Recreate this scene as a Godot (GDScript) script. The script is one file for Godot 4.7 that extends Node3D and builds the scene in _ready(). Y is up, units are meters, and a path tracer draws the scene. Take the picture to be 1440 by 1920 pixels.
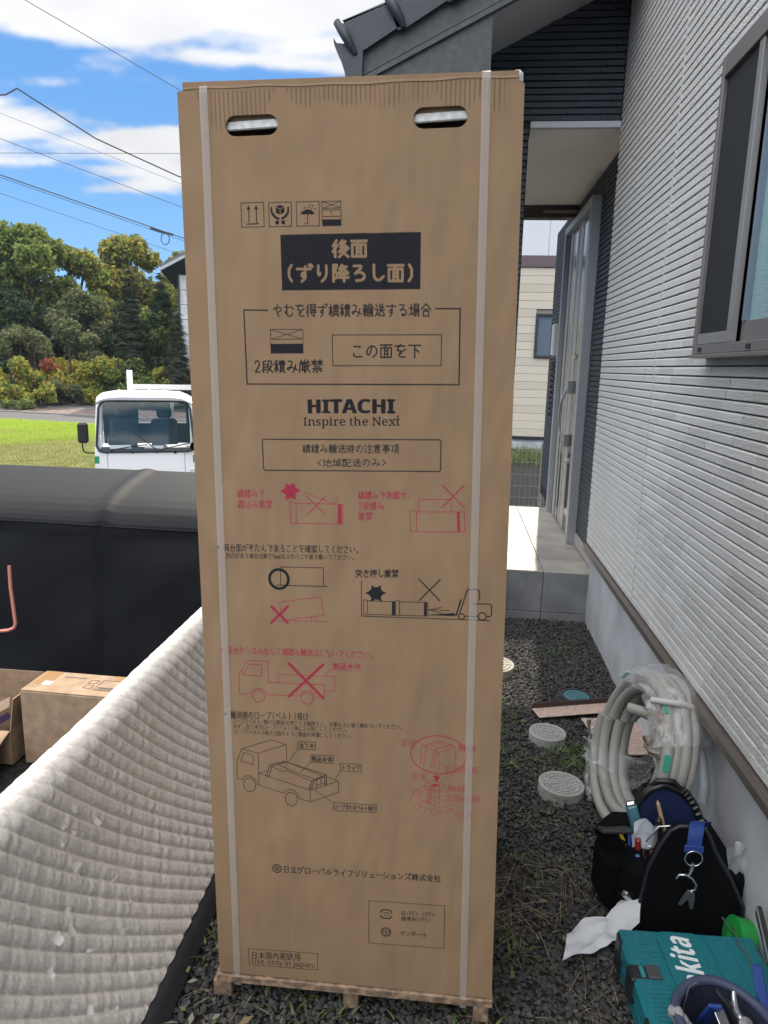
extends Node3D
# A carton on a pallet stands before a Japanese house; everything is built from code, units are metres.

const EYE := Vector3(0, 1.5, 0)
const SUN_AZ := 7.0    # degrees to the right of the house wall's direction
const SUN_EL := 41.0

var rng := RandomNumberGenerator.new()
var noise := FastNoiseLite.new()
var mats := {}
var tex := {}
var box_frame := Transform3D()


# ------------------------------------------------------------------ mesh builder
class Mb:
	var v := PackedVector3Array()
	var n := PackedVector3Array()
	var uv := PackedVector2Array()
	var c := PackedColorArray()
	var ix := PackedInt32Array()
	var col := Color.WHITE

	func vert(p: Vector3, nn: Vector3, t := Vector2.ZERO) -> int:
		v.append(p); n.append(nn); uv.append(t); c.append(col)
		return v.size() - 1

	func tri(a: Vector3, b: Vector3, d: Vector3) -> void:
		var nn := (b - a).cross(d - a).normalized()
		var k := vert(a, nn, Vector2(a.x, a.z)); vert(b, nn, Vector2(b.x, b.z)); vert(d, nn, Vector2(d.x, d.z))
		ix.append_array([k, k + 2, k + 1])

	# a b c d run counter-clockwise when seen from the front
	func quad(a: Vector3, b: Vector3, d: Vector3, e: Vector3, t0 := Vector2(0, 1), t1 := Vector2(1, 0)) -> void:
		var nn := (b - a).cross(e - a)
		if nn.length_squared() < 1e-16:
			nn = (d - b).cross(e - b)
		nn = nn.normalized()
		var k := vert(a, nn, Vector2(t0.x, t0.y))
		vert(b, nn, Vector2(t1.x, t0.y)); vert(d, nn, Vector2(t1.x, t1.y)); vert(e, nn, Vector2(t0.x, t1.y))
		ix.append_array([k, k + 2, k + 1, k, k + 3, k + 2])

	func box(t: Transform3D, s: Vector3, bevel := 0.0) -> void:
		var h := s * 0.5
		var b := minf(bevel, minf(h.x, minf(h.y, h.z)) * 0.9)
		var p := func(x: float, y: float, z: float) -> Vector3: return t * Vector3(x, y, z)
		if b <= 0.0:
			quad(p.call(-h.x, -h.y, h.z), p.call(h.x, -h.y, h.z), p.call(h.x, h.y, h.z), p.call(-h.x, h.y, h.z))
			quad(p.call(h.x, -h.y, -h.z), p.call(-h.x, -h.y, -h.z), p.call(-h.x, h.y, -h.z), p.call(h.x, h.y, -h.z))
			quad(p.call(h.x, -h.y, h.z), p.call(h.x, -h.y, -h.z), p.call(h.x, h.y, -h.z), p.call(h.x, h.y, h.z))
			quad(p.call(-h.x, -h.y, -h.z), p.call(-h.x, -h.y, h.z), p.call(-h.x, h.y, h.z), p.call(-h.x, h.y, -h.z))
			quad(p.call(-h.x, h.y, h.z), p.call(h.x, h.y, h.z), p.call(h.x, h.y, -h.z), p.call(-h.x, h.y, -h.z))
			quad(p.call(-h.x, -h.y, -h.z), p.call(h.x, -h.y, -h.z), p.call(h.x, -h.y, h.z), p.call(-h.x, -h.y, h.z))
			return
		for sx in [-1, 1]:
			for axis in 3:
				var i := h
				var f := func(u: float, w: float, out: float) -> Vector3:
					var q := Vector3.ZERO
					q[axis] = out * sx
					q[(axis + 1) % 3] = u
					q[(axis + 2) % 3] = w
					return t * q
				var hu := h[(axis + 1) % 3]
				var hw := h[(axis + 2) % 3]
				var ho := h[axis]
				var a: Vector3 = f.call(-hu + b, -hw + b, ho)
				var bb: Vector3 = f.call(hu - b, -hw + b, ho)
				var d: Vector3 = f.call(hu - b, hw - b, ho)
				var e: Vector3 = f.call(-hu + b, hw - b, ho)
				if sx > 0:
					quad(a, bb, d, e)
				else:
					quad(e, d, bb, a)
				# one bevel strip on the +w side and one on the -w side of this face
				for sw in [-1, 1]:
					var g1: Vector3 = f.call(-hu + b, (hw - b) * sw, ho)
					var g2: Vector3 = f.call(hu - b, (hw - b) * sw, ho)
					var g3: Vector3 = f.call(hu - b, hw * sw, ho - b)
					var g4: Vector3 = f.call(-hu + b, hw * sw, ho - b)
					if sx * sw > 0:
						quad(g1, g2, g3, g4)
					else:
						quad(g4, g3, g2, g1)
		for x in [-1, 1]:
			for y in [-1, 1]:
				for z in [-1, 1]:
					var q1: Vector3 = t * Vector3(x * h.x, y * (h.y - b), z * (h.z - b))
					var q2: Vector3 = t * Vector3(x * (h.x - b), y * h.y, z * (h.z - b))
					var q3: Vector3 = t * Vector3(x * (h.x - b), y * (h.y - b), z * h.z)
					if x * y * z > 0:
						tri(q1, q2, q3)
					else:
						tri(q1, q3, q2)

	func cube(at: Vector3, s: Vector3, bevel := 0.0) -> void:
		box(Transform3D(Basis(), at), s, bevel)

	# a box from its two opposite corners
	func span(a: Vector3, b: Vector3, bevel := 0.0) -> void:
		box(Transform3D(Basis(), (a + b) * 0.5), (b - a).abs(), bevel)

	# a beam of square section from a to b
	func bar(a: Vector3, b: Vector3, w: float, d: float, up := Vector3.UP, bevel := 0.0) -> void:
		var z := (b - a).normalized()
		var x := up.cross(z)
		if x.length() < 1e-4:
			x = Vector3.RIGHT.cross(z)
		x = x.normalized()
		box(Transform3D(Basis(x, z.cross(x), z), (a + b) * 0.5), Vector3(w, d, a.distance_to(b)), bevel)

	func tube(pts: PackedVector3Array, r: Variant, sides := 8, cap := true, closed := false) -> void:
		var m := pts.size()
		var up := Vector3.UP
		var first := v.size()
		var run := 0.0
		for i in m:
			var d: Vector3
			if closed:
				d = pts[(i + 1) % m] - pts[(i - 1 + m) % m]
			else:
				d = pts[mini(i + 1, m - 1)] - pts[maxi(i - 1, 0)]
			d = d.normalized()
			var x := up.cross(d)
			if x.length() < 1e-3:
				x = Vector3.RIGHT.cross(d)
			x = x.normalized()
			var y := d.cross(x)
			up = y
			if i > 0:
				run += pts[i].distance_to(pts[i - 1])
			var rr: float = r[i] if r is Array or r is PackedFloat32Array else r
			for s in sides + 1:
				var a := TAU * s / sides
				var q := x * cos(a) + y * sin(a)
				vert(pts[i] + q * rr, q, Vector2(float(s) / sides, run))
		for i in m - (0 if closed else 1):
			for s in sides:
				var a := first + i * (sides + 1) + s
				var b := first + ((i + 1) % m) * (sides + 1) + s
				ix.append_array([a, b, b + 1, a, b + 1, a + 1])
		if cap and not closed:
			for end in 2:
				var i := 0 if end == 0 else m - 1
				var d := (pts[0] - pts[1]) if end == 0 else (pts[m - 1] - pts[m - 2])
				var k := vert(pts[i], d.normalized())
				for s in sides:
					var a := v[first + i * (sides + 1) + s]
					var b := v[first + i * (sides + 1) + s + 1]
					var p := vert(a, d.normalized()); vert(b, d.normalized())
					if end == 0:
						ix.append_array([k, p, p + 1])
					else:
						ix.append_array([k, p + 1, p])

	# profile points (radius, height) turned round the frame's y axis, smooth sided
	func lathe(t: Transform3D, prof: Array, seg := 24, flat := true) -> void:
		for i in prof.size() - 1:
			var p: Vector2 = prof[i]
			var q: Vector2 = prof[i + 1]
			var nn2 := Vector2(q.y - p.y, p.x - q.x).normalized()
			var k := v.size()
			for s in seg + 1:
				var a := TAU * s / seg
				var cs := cos(a)
				var sn := sin(a)
				var nn := (t.basis * Vector3(nn2.x * cs, nn2.y, nn2.x * sn)).normalized()
				vert(t * Vector3(p.x * cs, p.y, p.x * sn), nn, Vector2(float(s) / seg, p.y))
				vert(t * Vector3(q.x * cs, q.y, q.x * sn), nn, Vector2(float(s) / seg, q.y))
			for s in seg:
				var a := k + s * 2
				ix.append_array([a, a + 2, a + 3, a, a + 3, a + 1])

	# a flat polygon (counter-clockwise, in the frame's xy plane) made solid along its -z
	func slab(t: Transform3D, poly: PackedVector2Array, depth: float) -> void:
		if Geometry2D.is_polygon_clockwise(poly):
			pass
		var area := 0.0
		for i in poly.size():
			area += poly[i].cross(poly[(i + 1) % poly.size()])
		if area < 0.0:
			poly = poly.duplicate()
			poly.reverse()
		var tr := Geometry2D.triangulate_polygon(poly)
		var nn := t.basis.z.normalized()
		for side in 2:
			var k := v.size()
			for p in poly:
				vert(t * Vector3(p.x, p.y, 0.0 if side == 0 else -depth), nn if side == 0 else -nn, p)
			for i in range(0, tr.size(), 3):
				var a := tr[i]
				var b := tr[i + 1]
				var d := tr[i + 2]
				var ccw := (poly[b] - poly[a]).cross(poly[d] - poly[a]) > 0.0
				if ccw == (side == 0):
					ix.append_array([k + a, k + d, k + b])
				else:
					ix.append_array([k + a, k + b, k + d])
		for i in poly.size():
			var p := poly[i]
			var q := poly[(i + 1) % poly.size()]
			quad(t * Vector3(p.x, p.y, -depth), t * Vector3(q.x, q.y, -depth), t * Vector3(q.x, q.y, 0), t * Vector3(p.x, p.y, 0))

	# rows of points joined into a smooth sheet
	func grid(pts: Array, uvs: Array = []) -> void:
		var rows := pts.size()
		var cols: int = pts[0].size()
		var k := v.size()
		for r in rows:
			for q in cols:
				var du: Vector3 = pts[r][mini(q + 1, cols - 1)] - pts[r][maxi(q - 1, 0)]
				var dv: Vector3 = pts[mini(r + 1, rows - 1)][q] - pts[maxi(r - 1, 0)][q]
				vert(pts[r][q], du.cross(dv).normalized(), uvs[r][q] if uvs else Vector2(float(q) / (cols - 1), float(r) / (rows - 1)))
		for r in rows - 1:
			for q in cols - 1:
				var a := k + r * cols + q
				ix.append_array([a, a + cols + 1, a + 1, a, a + cols, a + cols + 1])

	func ball(t: Transform3D, seg := 12, rings := 8) -> void:
		var k := v.size()
		for r in rings + 1:
			var b := PI * r / rings
			for s in seg + 1:
				var a := TAU * s / seg
				var p := Vector3(sin(b) * cos(a), cos(b), sin(b) * sin(a))
				vert(t * p, (t.basis.inverse().transposed() * p).normalized(), Vector2(float(s) / seg, float(r) / rings))
		for r in rings:
			for s in seg:
				var a := k + r * (seg + 1) + s
				ix.append_array([a, a + seg + 2, a + seg + 1, a, a + 1, a + seg + 2])

	func mesh() -> ArrayMesh:
		var arr := []
		arr.resize(Mesh.ARRAY_MAX)
		arr[Mesh.ARRAY_VERTEX] = v
		arr[Mesh.ARRAY_NORMAL] = n
		arr[Mesh.ARRAY_TEX_UV] = uv
		arr[Mesh.ARRAY_COLOR] = c
		arr[Mesh.ARRAY_INDEX] = ix
		var m := ArrayMesh.new()
		m.add_surface_from_arrays(Mesh.PRIMITIVE_TRIANGLES, arr)
		return m


# ------------------------------------------------------------------ nodes
func put(called: String, m: Variant, material: Material, parent: Node = self) -> MeshInstance3D:
	var o := MeshInstance3D.new()
	o.name = numbered(called, parent)
	o.mesh = m.mesh() if m is Mb else m
	o.material_override = material
	parent.add_child(o, true)
	return o


func numbered(called: String, parent: Node) -> String:
	if not parent.has_node(called):
		return called
	var k: int = parent.get_meta("next_" + called, 1)
	while parent.has_node("%s_%03d" % [called, k]):
		k += 1
	parent.set_meta("next_" + called, k + 1)
	return "%s_%03d" % [called, k]


func thing(called: String, label: String, category: String, at := Vector3.ZERO, group := "", turn := 0.0) -> Node3D:
	var o := Node3D.new()
	o.name = numbered(called, self)
	add_child(o, true)
	o.position = at
	o.rotation.y = turn
	return tag(o, label, category, group)


func tag(o: Node3D, label: String, category: String, group := "") -> Node3D:
	o.set_meta("label", label)
	o.set_meta("category", category)
	if group:
		o.set_meta("group", group)
	return o


func kind(o: Node3D, what: String) -> Node3D:
	o.set_meta("kind", what)
	return o


func scatter(called: String, m: Mesh, material: Material, places: Array, tints: Array = [], parent: Node = self) -> MultiMeshInstance3D:
	var mm := MultiMesh.new()
	mm.transform_format = MultiMesh.TRANSFORM_3D
	mm.use_colors = tints.size() > 0
	mm.mesh = m
	mm.instance_count = places.size()
	for i in places.size():
		mm.set_instance_transform(i, places[i])
		if tints:
			mm.set_instance_color(i, tints[i])
	var o := MultiMeshInstance3D.new()
	o.name = numbered(called, parent)
	o.multimesh = mm
	o.material_override = material
	parent.add_child(o, true)
	return o


# ------------------------------------------------------------------ materials
func lin(r: float, g: float, b: float, a := 1.0) -> Color:
	var k := Color(r, g, b).linear_to_srgb()
	k.a = a
	return k


func noise_image(size: int, freq: float, octaves: int, seed_: int, kind_ := FastNoiseLite.TYPE_SIMPLEX_SMOOTH) -> Image:
	var f := FastNoiseLite.new()
	f.seed = seed_
	f.noise_type = kind_
	f.frequency = freq
	f.fractal_octaves = octaves
	return f.get_seamless_image(size, size)


# a grey texture that only varies a colour a little: lo..1
func mottle(called: String, size: int, freq: float, octaves: int, lo: float, seed_: int) -> Texture2D:
	if not tex.has(called):
		var im := noise_image(size, freq, octaves, seed_)
		im.convert(Image.FORMAT_L8)
		var d := im.get_data()
		for i in d.size():
			d[i] = int(255.0 * (lo + (1.0 - lo) * d[i] / 255.0))
		tex[called] = ImageTexture.create_from_image(Image.create_from_data(size, size, false, Image.FORMAT_L8, d))
	return tex[called]


func relief(called: String, size: int, freq: float, octaves: int, seed_: int, kind_ := FastNoiseLite.TYPE_SIMPLEX_SMOOTH) -> Texture2D:
	if not tex.has(called):
		var im := noise_image(size, freq, octaves, seed_, kind_)
		im.convert(Image.FORMAT_L8)
		tex[called] = ImageTexture.create_from_image(im)
	return tex[called]


# a plain material with colour mottling and relief laid on from three sides; per_metre is how often the texture repeats
func stuff_mat(called: String, color: Color, rough: float, per_metre := 2.0, bump_cm := 0.0, mott := "mild", bump_tex := "grain") -> StandardMaterial3D:
	if mats.has(called):
		return mats[called]
	var m := StandardMaterial3D.new()
	m.resource_name = called
	m.albedo_color = color
	m.roughness = rough
	if mott:
		m.albedo_texture = tex[mott]
	m.uv1_triplanar = true
	m.uv1_world_triplanar = true
	m.uv1_scale = Vector3.ONE * per_metre
	if bump_cm > 0.0:
		m.heightmap_enabled = true
		m.heightmap_texture = tex[bump_tex]
		m.heightmap_scale = bump_cm
	mats[called] = m
	return m


func plain(called: String, color: Color, rough: float, metal := 0.0) -> StandardMaterial3D:
	if not mats.has(called):
		var m := StandardMaterial3D.new()
		m.resource_name = called
		m.albedo_color = color
		m.roughness = rough
		m.metallic = metal
		mats[called] = m
	return mats[called]


func clear(called: String, color: Color, alpha: float, rough := 0.05) -> StandardMaterial3D:
	if not mats.has(called):
		var m := StandardMaterial3D.new()
		m.resource_name = called
		m.albedo_color = Color(color.r, color.g, color.b, alpha)
		m.transparency = BaseMaterial3D.TRANSPARENCY_ALPHA
		m.cull_mode = BaseMaterial3D.CULL_DISABLED
		m.roughness = rough
		mats[called] = m
	return mats[called]


func base_textures() -> void:
	mottle("mild", 512, 0.02, 4, 0.80, 3)
	mottle("strong", 512, 0.012, 5, 0.45, 8)
	mottle("speckle", 512, 0.09, 3, 0.82, 21)
	relief("grain", 512, 0.08, 4, 5)
	relief("lumps", 512, 0.02, 3, 6)
	relief("cells", 512, 0.06, 2, 7, FastNoiseLite.TYPE_CELLULAR)


# ------------------------------------------------------------------ start
func _ready() -> void:
	rng.seed = 20240611
	noise.seed = 4
	noise.noise_type = FastNoiseLite.TYPE_SIMPLEX_SMOOTH
	noise.fractal_octaves = 4
	camera_and_light()
	base_textures()
	ground()
	house()
	carton()
	left_things()
	right_things()
	neighbour_and_fence()
	far_place()
	hedge()


func camera_and_light() -> void:
	var yaw := deg_to_rad(5.6)
	var pitch := deg_to_rad(11.6)
	var roll := deg_to_rad(1.4)
	var fw := Vector3(-sin(yaw) * cos(pitch), -sin(pitch), -cos(yaw) * cos(pitch))
	var rt := Vector3(cos(yaw), 0, -sin(yaw))
	var up := rt.cross(fw)
	var cam := Camera3D.new()
	cam.name = "camera"
	cam.fov = rad_to_deg(2.0 * atan(960.0 / 1331.0))
	cam.near = 0.05
	cam.far = 600.0
	add_child(cam)
	cam.transform = Transform3D(Basis(rt * cos(roll) + up * sin(roll), up * cos(roll) - rt * sin(roll), -fw), EYE)
	cam.current = true

	var env := Environment.new()
	env.background_mode = Environment.BG_SKY
	env.sky = Sky.new()
	var sky := PanoramaSkyMaterial.new()
	sky.panorama = sky_picture()
	env.sky.sky_material = sky
	env.background_energy_multiplier = 1.0
	env.tonemap_mode = Environment.TONE_MAPPER_LINEAR
	env.tonemap_exposure = 1.42
	env.sdfgi_enabled = true
	env.ssao_enabled = true
	env.ssil_enabled = true
	env.fog_enabled = true
	env.fog_density = 0.0003
	env.fog_light_color = Color(0.80, 0.88, 0.97)
	var we := WorldEnvironment.new()
	we.name = "environment"
	we.environment = env
	add_child(we)

	var sun := DirectionalLight3D.new()
	sun.name = "sun"
	sun.light_energy = 1.6
	sun.light_color = Color(1.0, 0.95, 0.87)
	sun.light_angular_distance = 0.5
	sun.shadow_enabled = true
	add_child(sun)
	sun.look_at_from_position(sun_dir() * 50.0, Vector3.ZERO, Vector3.UP)


func sun_dir() -> Vector3:
	var a := deg_to_rad(SUN_AZ)
	var e := deg_to_rad(SUN_EL)
	return Vector3(sin(a) * cos(e), sin(e), -cos(a) * cos(e))


# clear autumn air with bright torn cloud banks; banks out of view are dimmed behind, brightened sunward for their light
func sky_picture() -> Texture2D:
	var w := 2048
	var h := 1024
	var f := FastNoiseLite.new()
	f.seed = 11
	f.noise_type = FastNoiseLite.TYPE_SIMPLEX_SMOOTH
	f.frequency = 1.0
	f.fractal_octaves = 6
	f.fractal_gain = 0.55
	var g := FastNoiseLite.new()
	g.seed = 17
	g.noise_type = FastNoiseLite.TYPE_SIMPLEX_SMOOTH
	g.frequency = 1.0
	g.fractal_octaves = 2
	var data := PackedFloat32Array()
	data.resize(w * h * 3)
	var s := sun_dir()
	for y in h:
		var el := (0.5 - (y + 0.5) / h) * PI
		var up := sin(el)
		var ce := cos(el)
		var deg := rad_to_deg(el)
		for x in w:
			var az := ((x + 0.5) / w - 0.5) * TAU
			var d := Vector3(sin(az) * ce, up, -cos(az) * ce)
			var i := (y * w + x) * 3
			var low := clampf(1.0 - up, 0.0, 1.0)
			var hz := pow(low, 5.0)
			var c := Vector3(0.090, 0.26, 0.60).lerp(Vector3(0.33, 0.60, 0.88), hz)
			var near := maxf(d.dot(s), 0.0)
			c += Vector3(1.0, 0.96, 0.9) * (0.06 * pow(near, 3.0) + 0.30 * pow(near, 10.0))
			if up > 0.0:
				var k := 1.0 / (up + 0.16)
				var p := Vector2(d.x, d.z) * k
				var bend := g.get_noise_2d(p.x * 0.7 + 9.0, p.y * 0.7) * 1.5
				var e := deg + bend
				# banks of cloud: one low, one high that reaches past the zenith, clear strips between
				var cover := -0.36 + 0.90 * smoothstep(10.6, 12.6, e) - 0.78 * smoothstep(14.8, 16.6, e) + 0.95 * smoothstep(18.0, 20.4, e) - 0.25 * smoothstep(45.0, 70.0, e) + 0.22 * (d.dot(s) - 0.25)
				var a := smoothstep(-0.05, 0.42, cover + 0.85 * f.get_noise_2d(p.x * 1.5 + p.y * 0.8, p.y * 4.2))
				var bright := 0.50 + 2.1 * pow(0.5 + 0.5 * d.dot(s), 2.0) + 0.12 * f.get_noise_2d(p.x * 2.3 + 40.0, p.y * 2.3)
				c = c.lerp(Vector3(bright, bright, bright * 1.01), a * 0.96)
			else:
				c = Vector3(0.22, 0.24, 0.22)
			data[i] = c.x
			data[i + 1] = c.y
			data[i + 2] = c.z
	return ImageTexture.create_from_image(Image.create_from_data(w, h, false, Image.FORMAT_RGBF, data.to_byte_array()))


# ------------------------------------------------------------------ ground
# the house stands on a raised lot; the field and the road on the left lie about a metre lower
func level(x: float, z: float) -> float:
	var far := smoothstep(5.5, 11.0, Vector2(x, z).length())
	var side := smoothstep(-0.9, -4.2, x)
	return -0.95 * far * side


func ground() -> void:
	var m := Mb.new()
	var xs := []
	var zs := []
	for i in 61:
		var t := (i - 30) / 30.0
		xs.append(signf(t) * pow(absf(t), 2.6) * 300.0 - 4.0 * (1.0 - absf(t)))
		zs.append(signf(t) * pow(absf(t), 2.6) * 300.0 - 7.0 * (1.0 - absf(t)))
	var pts := []
	for z in zs:
		var row := []
		for x in xs:
			row.append(Vector3(x, level(x, z) - 0.012, z))
		pts.append(row)
	m.grid(pts)
	kind(put("ground", m, stuff_mat("soil", lin(0.045, 0.04, 0.034), 0.95, 3.0, 1.2, "strong", "lumps")), "structure")

	# crushed dark stone along the house
	var shapes := []
	for k in 7:
		var b := Mb.new()
		var dirs := []
		for i in 14:
			var y := 1.0 - 2.0 * (i + 0.5) / 14
			var a := i * 2.399963
			var rr := sqrt(1.0 - y * y)
			dirs.append(Vector3(cos(a) * rr, y, sin(a) * rr) * rng.randf_range(0.72, 1.15))
		# convex-looking stone: a few cut faces from an octahedron with moved corners
		var p := [Vector3(rng.randf_range(0.8, 1.2), rng.randf_range(-0.3, 0.3), 0), Vector3(-rng.randf_range(0.8, 1.2), rng.randf_range(-0.3, 0.3), rng.randf_range(-0.3, 0.3)), Vector3(rng.randf_range(-0.4, 0.4), rng.randf_range(0.4, 0.75), rng.randf_range(-0.4, 0.4)), Vector3(rng.randf_range(-0.4, 0.4), -0.6, rng.randf_range(-0.3, 0.3)), Vector3(rng.randf_range(-0.4, 0.4), rng.randf_range(-0.3, 0.3), rng.randf_range(0.7, 1.0)), Vector3(rng.randf_range(-0.4, 0.4), rng.randf_range(-0.3, 0.3), -rng.randf_range(0.7, 1.0))]
		for s in [[0, 2, 4], [4, 2, 1], [1, 2, 5], [5, 2, 0], [0, 4, 3], [4, 1, 3], [1, 5, 3], [5, 0, 3]]:
			var a: Vector3 = p[s[0]]
			var bb: Vector3 = p[s[1]]
			var d: Vector3 = p[s[2]]
			var mid := (a + bb + d) / 3.0 * rng.randf_range(1.05, 1.3)
			b.tri(a, mid, bb) if (bb - a).cross(d - a).dot(a + bb + d) < 0.0 else b.tri(a, bb, mid)
			b.tri(bb, mid, d) if (bb - a).cross(d - a).dot(a + bb + d) < 0.0 else b.tri(bb, d, mid)
			b.tri(d, mid, a) if (bb - a).cross(d - a).dot(a + bb + d) < 0.0 else b.tri(d, a, mid)
		shapes.append(b.mesh())
	var places := []
	var tints := []
	for k in 7:
		places.append([])
		tints.append([])
	for i in 85000:
		var x := rng.randf_range(-1.25, 0.86)
		var z := rng.randf_range(-4.25, -0.95)
		if x < -0.75 and z > -2.9 and rng.randf() < 0.5:
			continue
		var s := rng.randf_range(0.0042, 0.0100)
		if rng.randf() < 0.06:
			s *= 1.5
		var b := Basis.from_euler(Vector3(rng.randf_range(-0.5, 0.5), rng.randf() * TAU, rng.randf_range(-0.5, 0.5))).scaled(Vector3.ONE * s)
		var h := 0.006 * noise.get_noise_2d(x * 90.0, z * 90.0)
		places[i % 7].append(Transform3D(b, Vector3(x, h + rng.randf_range(-0.008, 0.004), z)))
		var t := rng.randf_range(0.6, 1.35)
		if rng.randf() < 0.05:
			t *= 1.7
		var warm := rng.randf()
		tints[i % 7].append(Color(0.050 * t, 0.052 * t, 0.054 * t).lerp(Color(0.075 * t, 0.062 * t, 0.045 * t), 0.7 * warm * warm))
	var gm := StandardMaterial3D.new()
	gm.resource_name = "crushed_stone"
	gm.vertex_color_use_as_albedo = true
	gm.roughness = 0.9
	var root := Node3D.new()
	root.name = "gravel"
	add_child(root)
	kind(root, "stuff")
	root.set_meta("label", "dark crushed stone spread along the house wall and under the pallet")
	for k in 7:
		kind(scatter("stones", shapes[k], gm, places[k], tints[k], root), "stuff")
	weeds()


func blade(m: Mb, at: Vector3, dir: Vector3, length: float, width: float, droop: float) -> void:
	var side := dir.cross(Vector3.UP).normalized() * width
	if side.length() < 1e-5:
		side = Vector3.RIGHT * width
	var p := at
	var d := dir.normalized()
	var prev := [p - side * 0.5, p + side * 0.5]
	for k in 4:
		p += d * length / 4.0
		d = (d + Vector3.DOWN * droop / 4.0).normalized()
		if p.y < at.y * 0.2 + 0.004:
			p.y = at.y * 0.2 + 0.004
		var w := 0.5 * (1.0 - (k + 1) / 4.4)
		var now := [p - side * w, p + side * w]
		m.quad(prev[0], prev[1], now[1], now[0])
		prev = now


func weeds() -> void:
	# dry stalks lying over the stones
	var m := Mb.new()
	for i in 850:
		var x := rng.randf_range(0.10, 0.50)
		var z := rng.randf_range(-1.95, -1.05)
		var k := noise.get_noise_2d(x * 160.0, z * 160.0)
		if k < -0.12 or x > 0.30 + 0.20 * rng.randf():
			continue
		var a := rng.randf() * TAU
		m.col = Color(0.40, 0.32, 0.19).lerp(Color(0.11, 0.08, 0.05), pow(rng.randf(), 0.6))
		blade(m, Vector3(x, rng.randf_range(0.008, 0.03), z), Vector3(cos(a), rng.randf_range(-0.05, 0.22), sin(a)), rng.randf_range(0.04, 0.17), rng.randf_range(0.0010, 0.0024), rng.randf_range(0.3, 1.6))
	for i in 320:
		var x := rng.randf_range(-0.62, 0.45)
		var z := rng.randf_range(-2.9, -1.0)
		var a := rng.randf() * TAU
		m.col = Color(0.40, 0.33, 0.20).lerp(Color(0.18, 0.14, 0.09), rng.randf())
		blade(m, Vector3(x, 0.012, z), Vector3(cos(a), rng.randf_range(0.0, 0.25), sin(a)), rng.randf_range(0.03, 0.10), 0.0016, 0.8)
	var dry := StandardMaterial3D.new()
	dry.resource_name = "straw"
	dry.vertex_color_use_as_albedo = true
	dry.roughness = 0.8
	dry.backlight_enabled = true
	dry.backlight = Color(0.25, 0.22, 0.15)
	var o := put("dry_grass", m, dry)
	kind(o, "stuff")
	o.set_meta("label", "dry straw-coloured grass stalks lying over the dark gravel")

	# low green weeds in tufts between the stones
	var g := Mb.new()
	var spots := [[0.20, -1.62, 0.10, 60], [0.33, -1.20, 0.09, 40], [0.15, -1.22, 0.12, 60], [0.25, -2.85, 0.13, 90], [0.52, -2.62, 0.10, 170], [0.47, -2.45, 0.10, 80], [0.28, -2.58, 0.09, 60], [0.52, -3.66, 0.06, 30], [0.62, -3.75, 0.05, 20], [0.30, -1.95, 0.10, 40], [-0.30, -1.36, 0.14, 50], [0.02, -1.36, 0.14, 50], [-0.62, -1.52, 0.08, 24], [0.18, -3.05, 0.10, 50], [0.30, -2.2, 0.10, 30], [0.24, -1.0, 0.12, 40]]
	for s in spots:
		for k in s[3]:
			var a := rng.randf() * TAU
			var r: float = s[2] * sqrt(rng.randf())
			var t := rng.randf()
			g.col = Color(0.045, 0.085, 0.025).lerp(Color(0.11, 0.15, 0.04), t)
			blade(g, Vector3(s[0] + cos(a) * r, 0.008, s[1] + sin(a) * r), Vector3(cos(a * 3.0) * 0.8, rng.randf_range(0.25, 1.0), sin(a * 3.0) * 0.8), rng.randf_range(0.015, 0.05), rng.randf_range(0.003, 0.009), rng.randf_range(0.4, 1.8))
	var gm := StandardMaterial3D.new()
	gm.resource_name = "weed_leaf"
	gm.vertex_color_use_as_albedo = true
	gm.roughness = 0.6
	gm.backlight_enabled = true
	gm.backlight = Color(0.3, 0.4, 0.15)
	o = put("weeds", g, gm)
	kind(o, "stuff")
	o.set_meta("label", "low green weeds in tufts between the dark stones")

	# fallen leaves at the foot of the quilt
	var leafm := Mb.new()
	for i in 90:
		var x := rng.randf_range(-0.72, -0.42)
		var z := rng.randf_range(-1.75, -1.12)
		if rng.randf() < 0.25:
			x = rng.randf_range(0.1, 0.5)
			z = rng.randf_range(-2.6, -1.1)
		var t := Transform3D(Basis.from_euler(Vector3(rng.randf_range(-0.6, 0.6), rng.randf() * TAU, rng.randf_range(-0.4, 0.4))).scaled(Vector3.ONE * rng.randf_range(0.008, 0.02)), Vector3(x, rng.randf_range(0.012, 0.03), z))
		leafm.col = [Color(0.20, 0.15, 0.08), Color(0.11, 0.15, 0.05), Color(0.24, 0.22, 0.17), Color(0.13, 0.09, 0.05)][rng.randi() % 4]
		leafm.quad(t * Vector3(-1, 0, 0), t * Vector3(0, 0.1, 0.45), t * Vector3(1, 0, 0), t * Vector3(0, 0.1, -0.45))
	o = put("fallen_leaves", leafm, gm)
	kind(o, "stuff")
	o.set_meta("label", "small fallen leaves on the stones beside the quilt")


# ------------------------------------------------------------------ the house
const COURSE := 0.0325
const WALL_X := 0.79      # face of the grey cladding
const PORCH_X := 0.86     # face of the dark cladding inside the porch
const CORNER_Z := -4.15   # where the grey wall ends and the porch begins
const STEP_Y := 0.31

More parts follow.
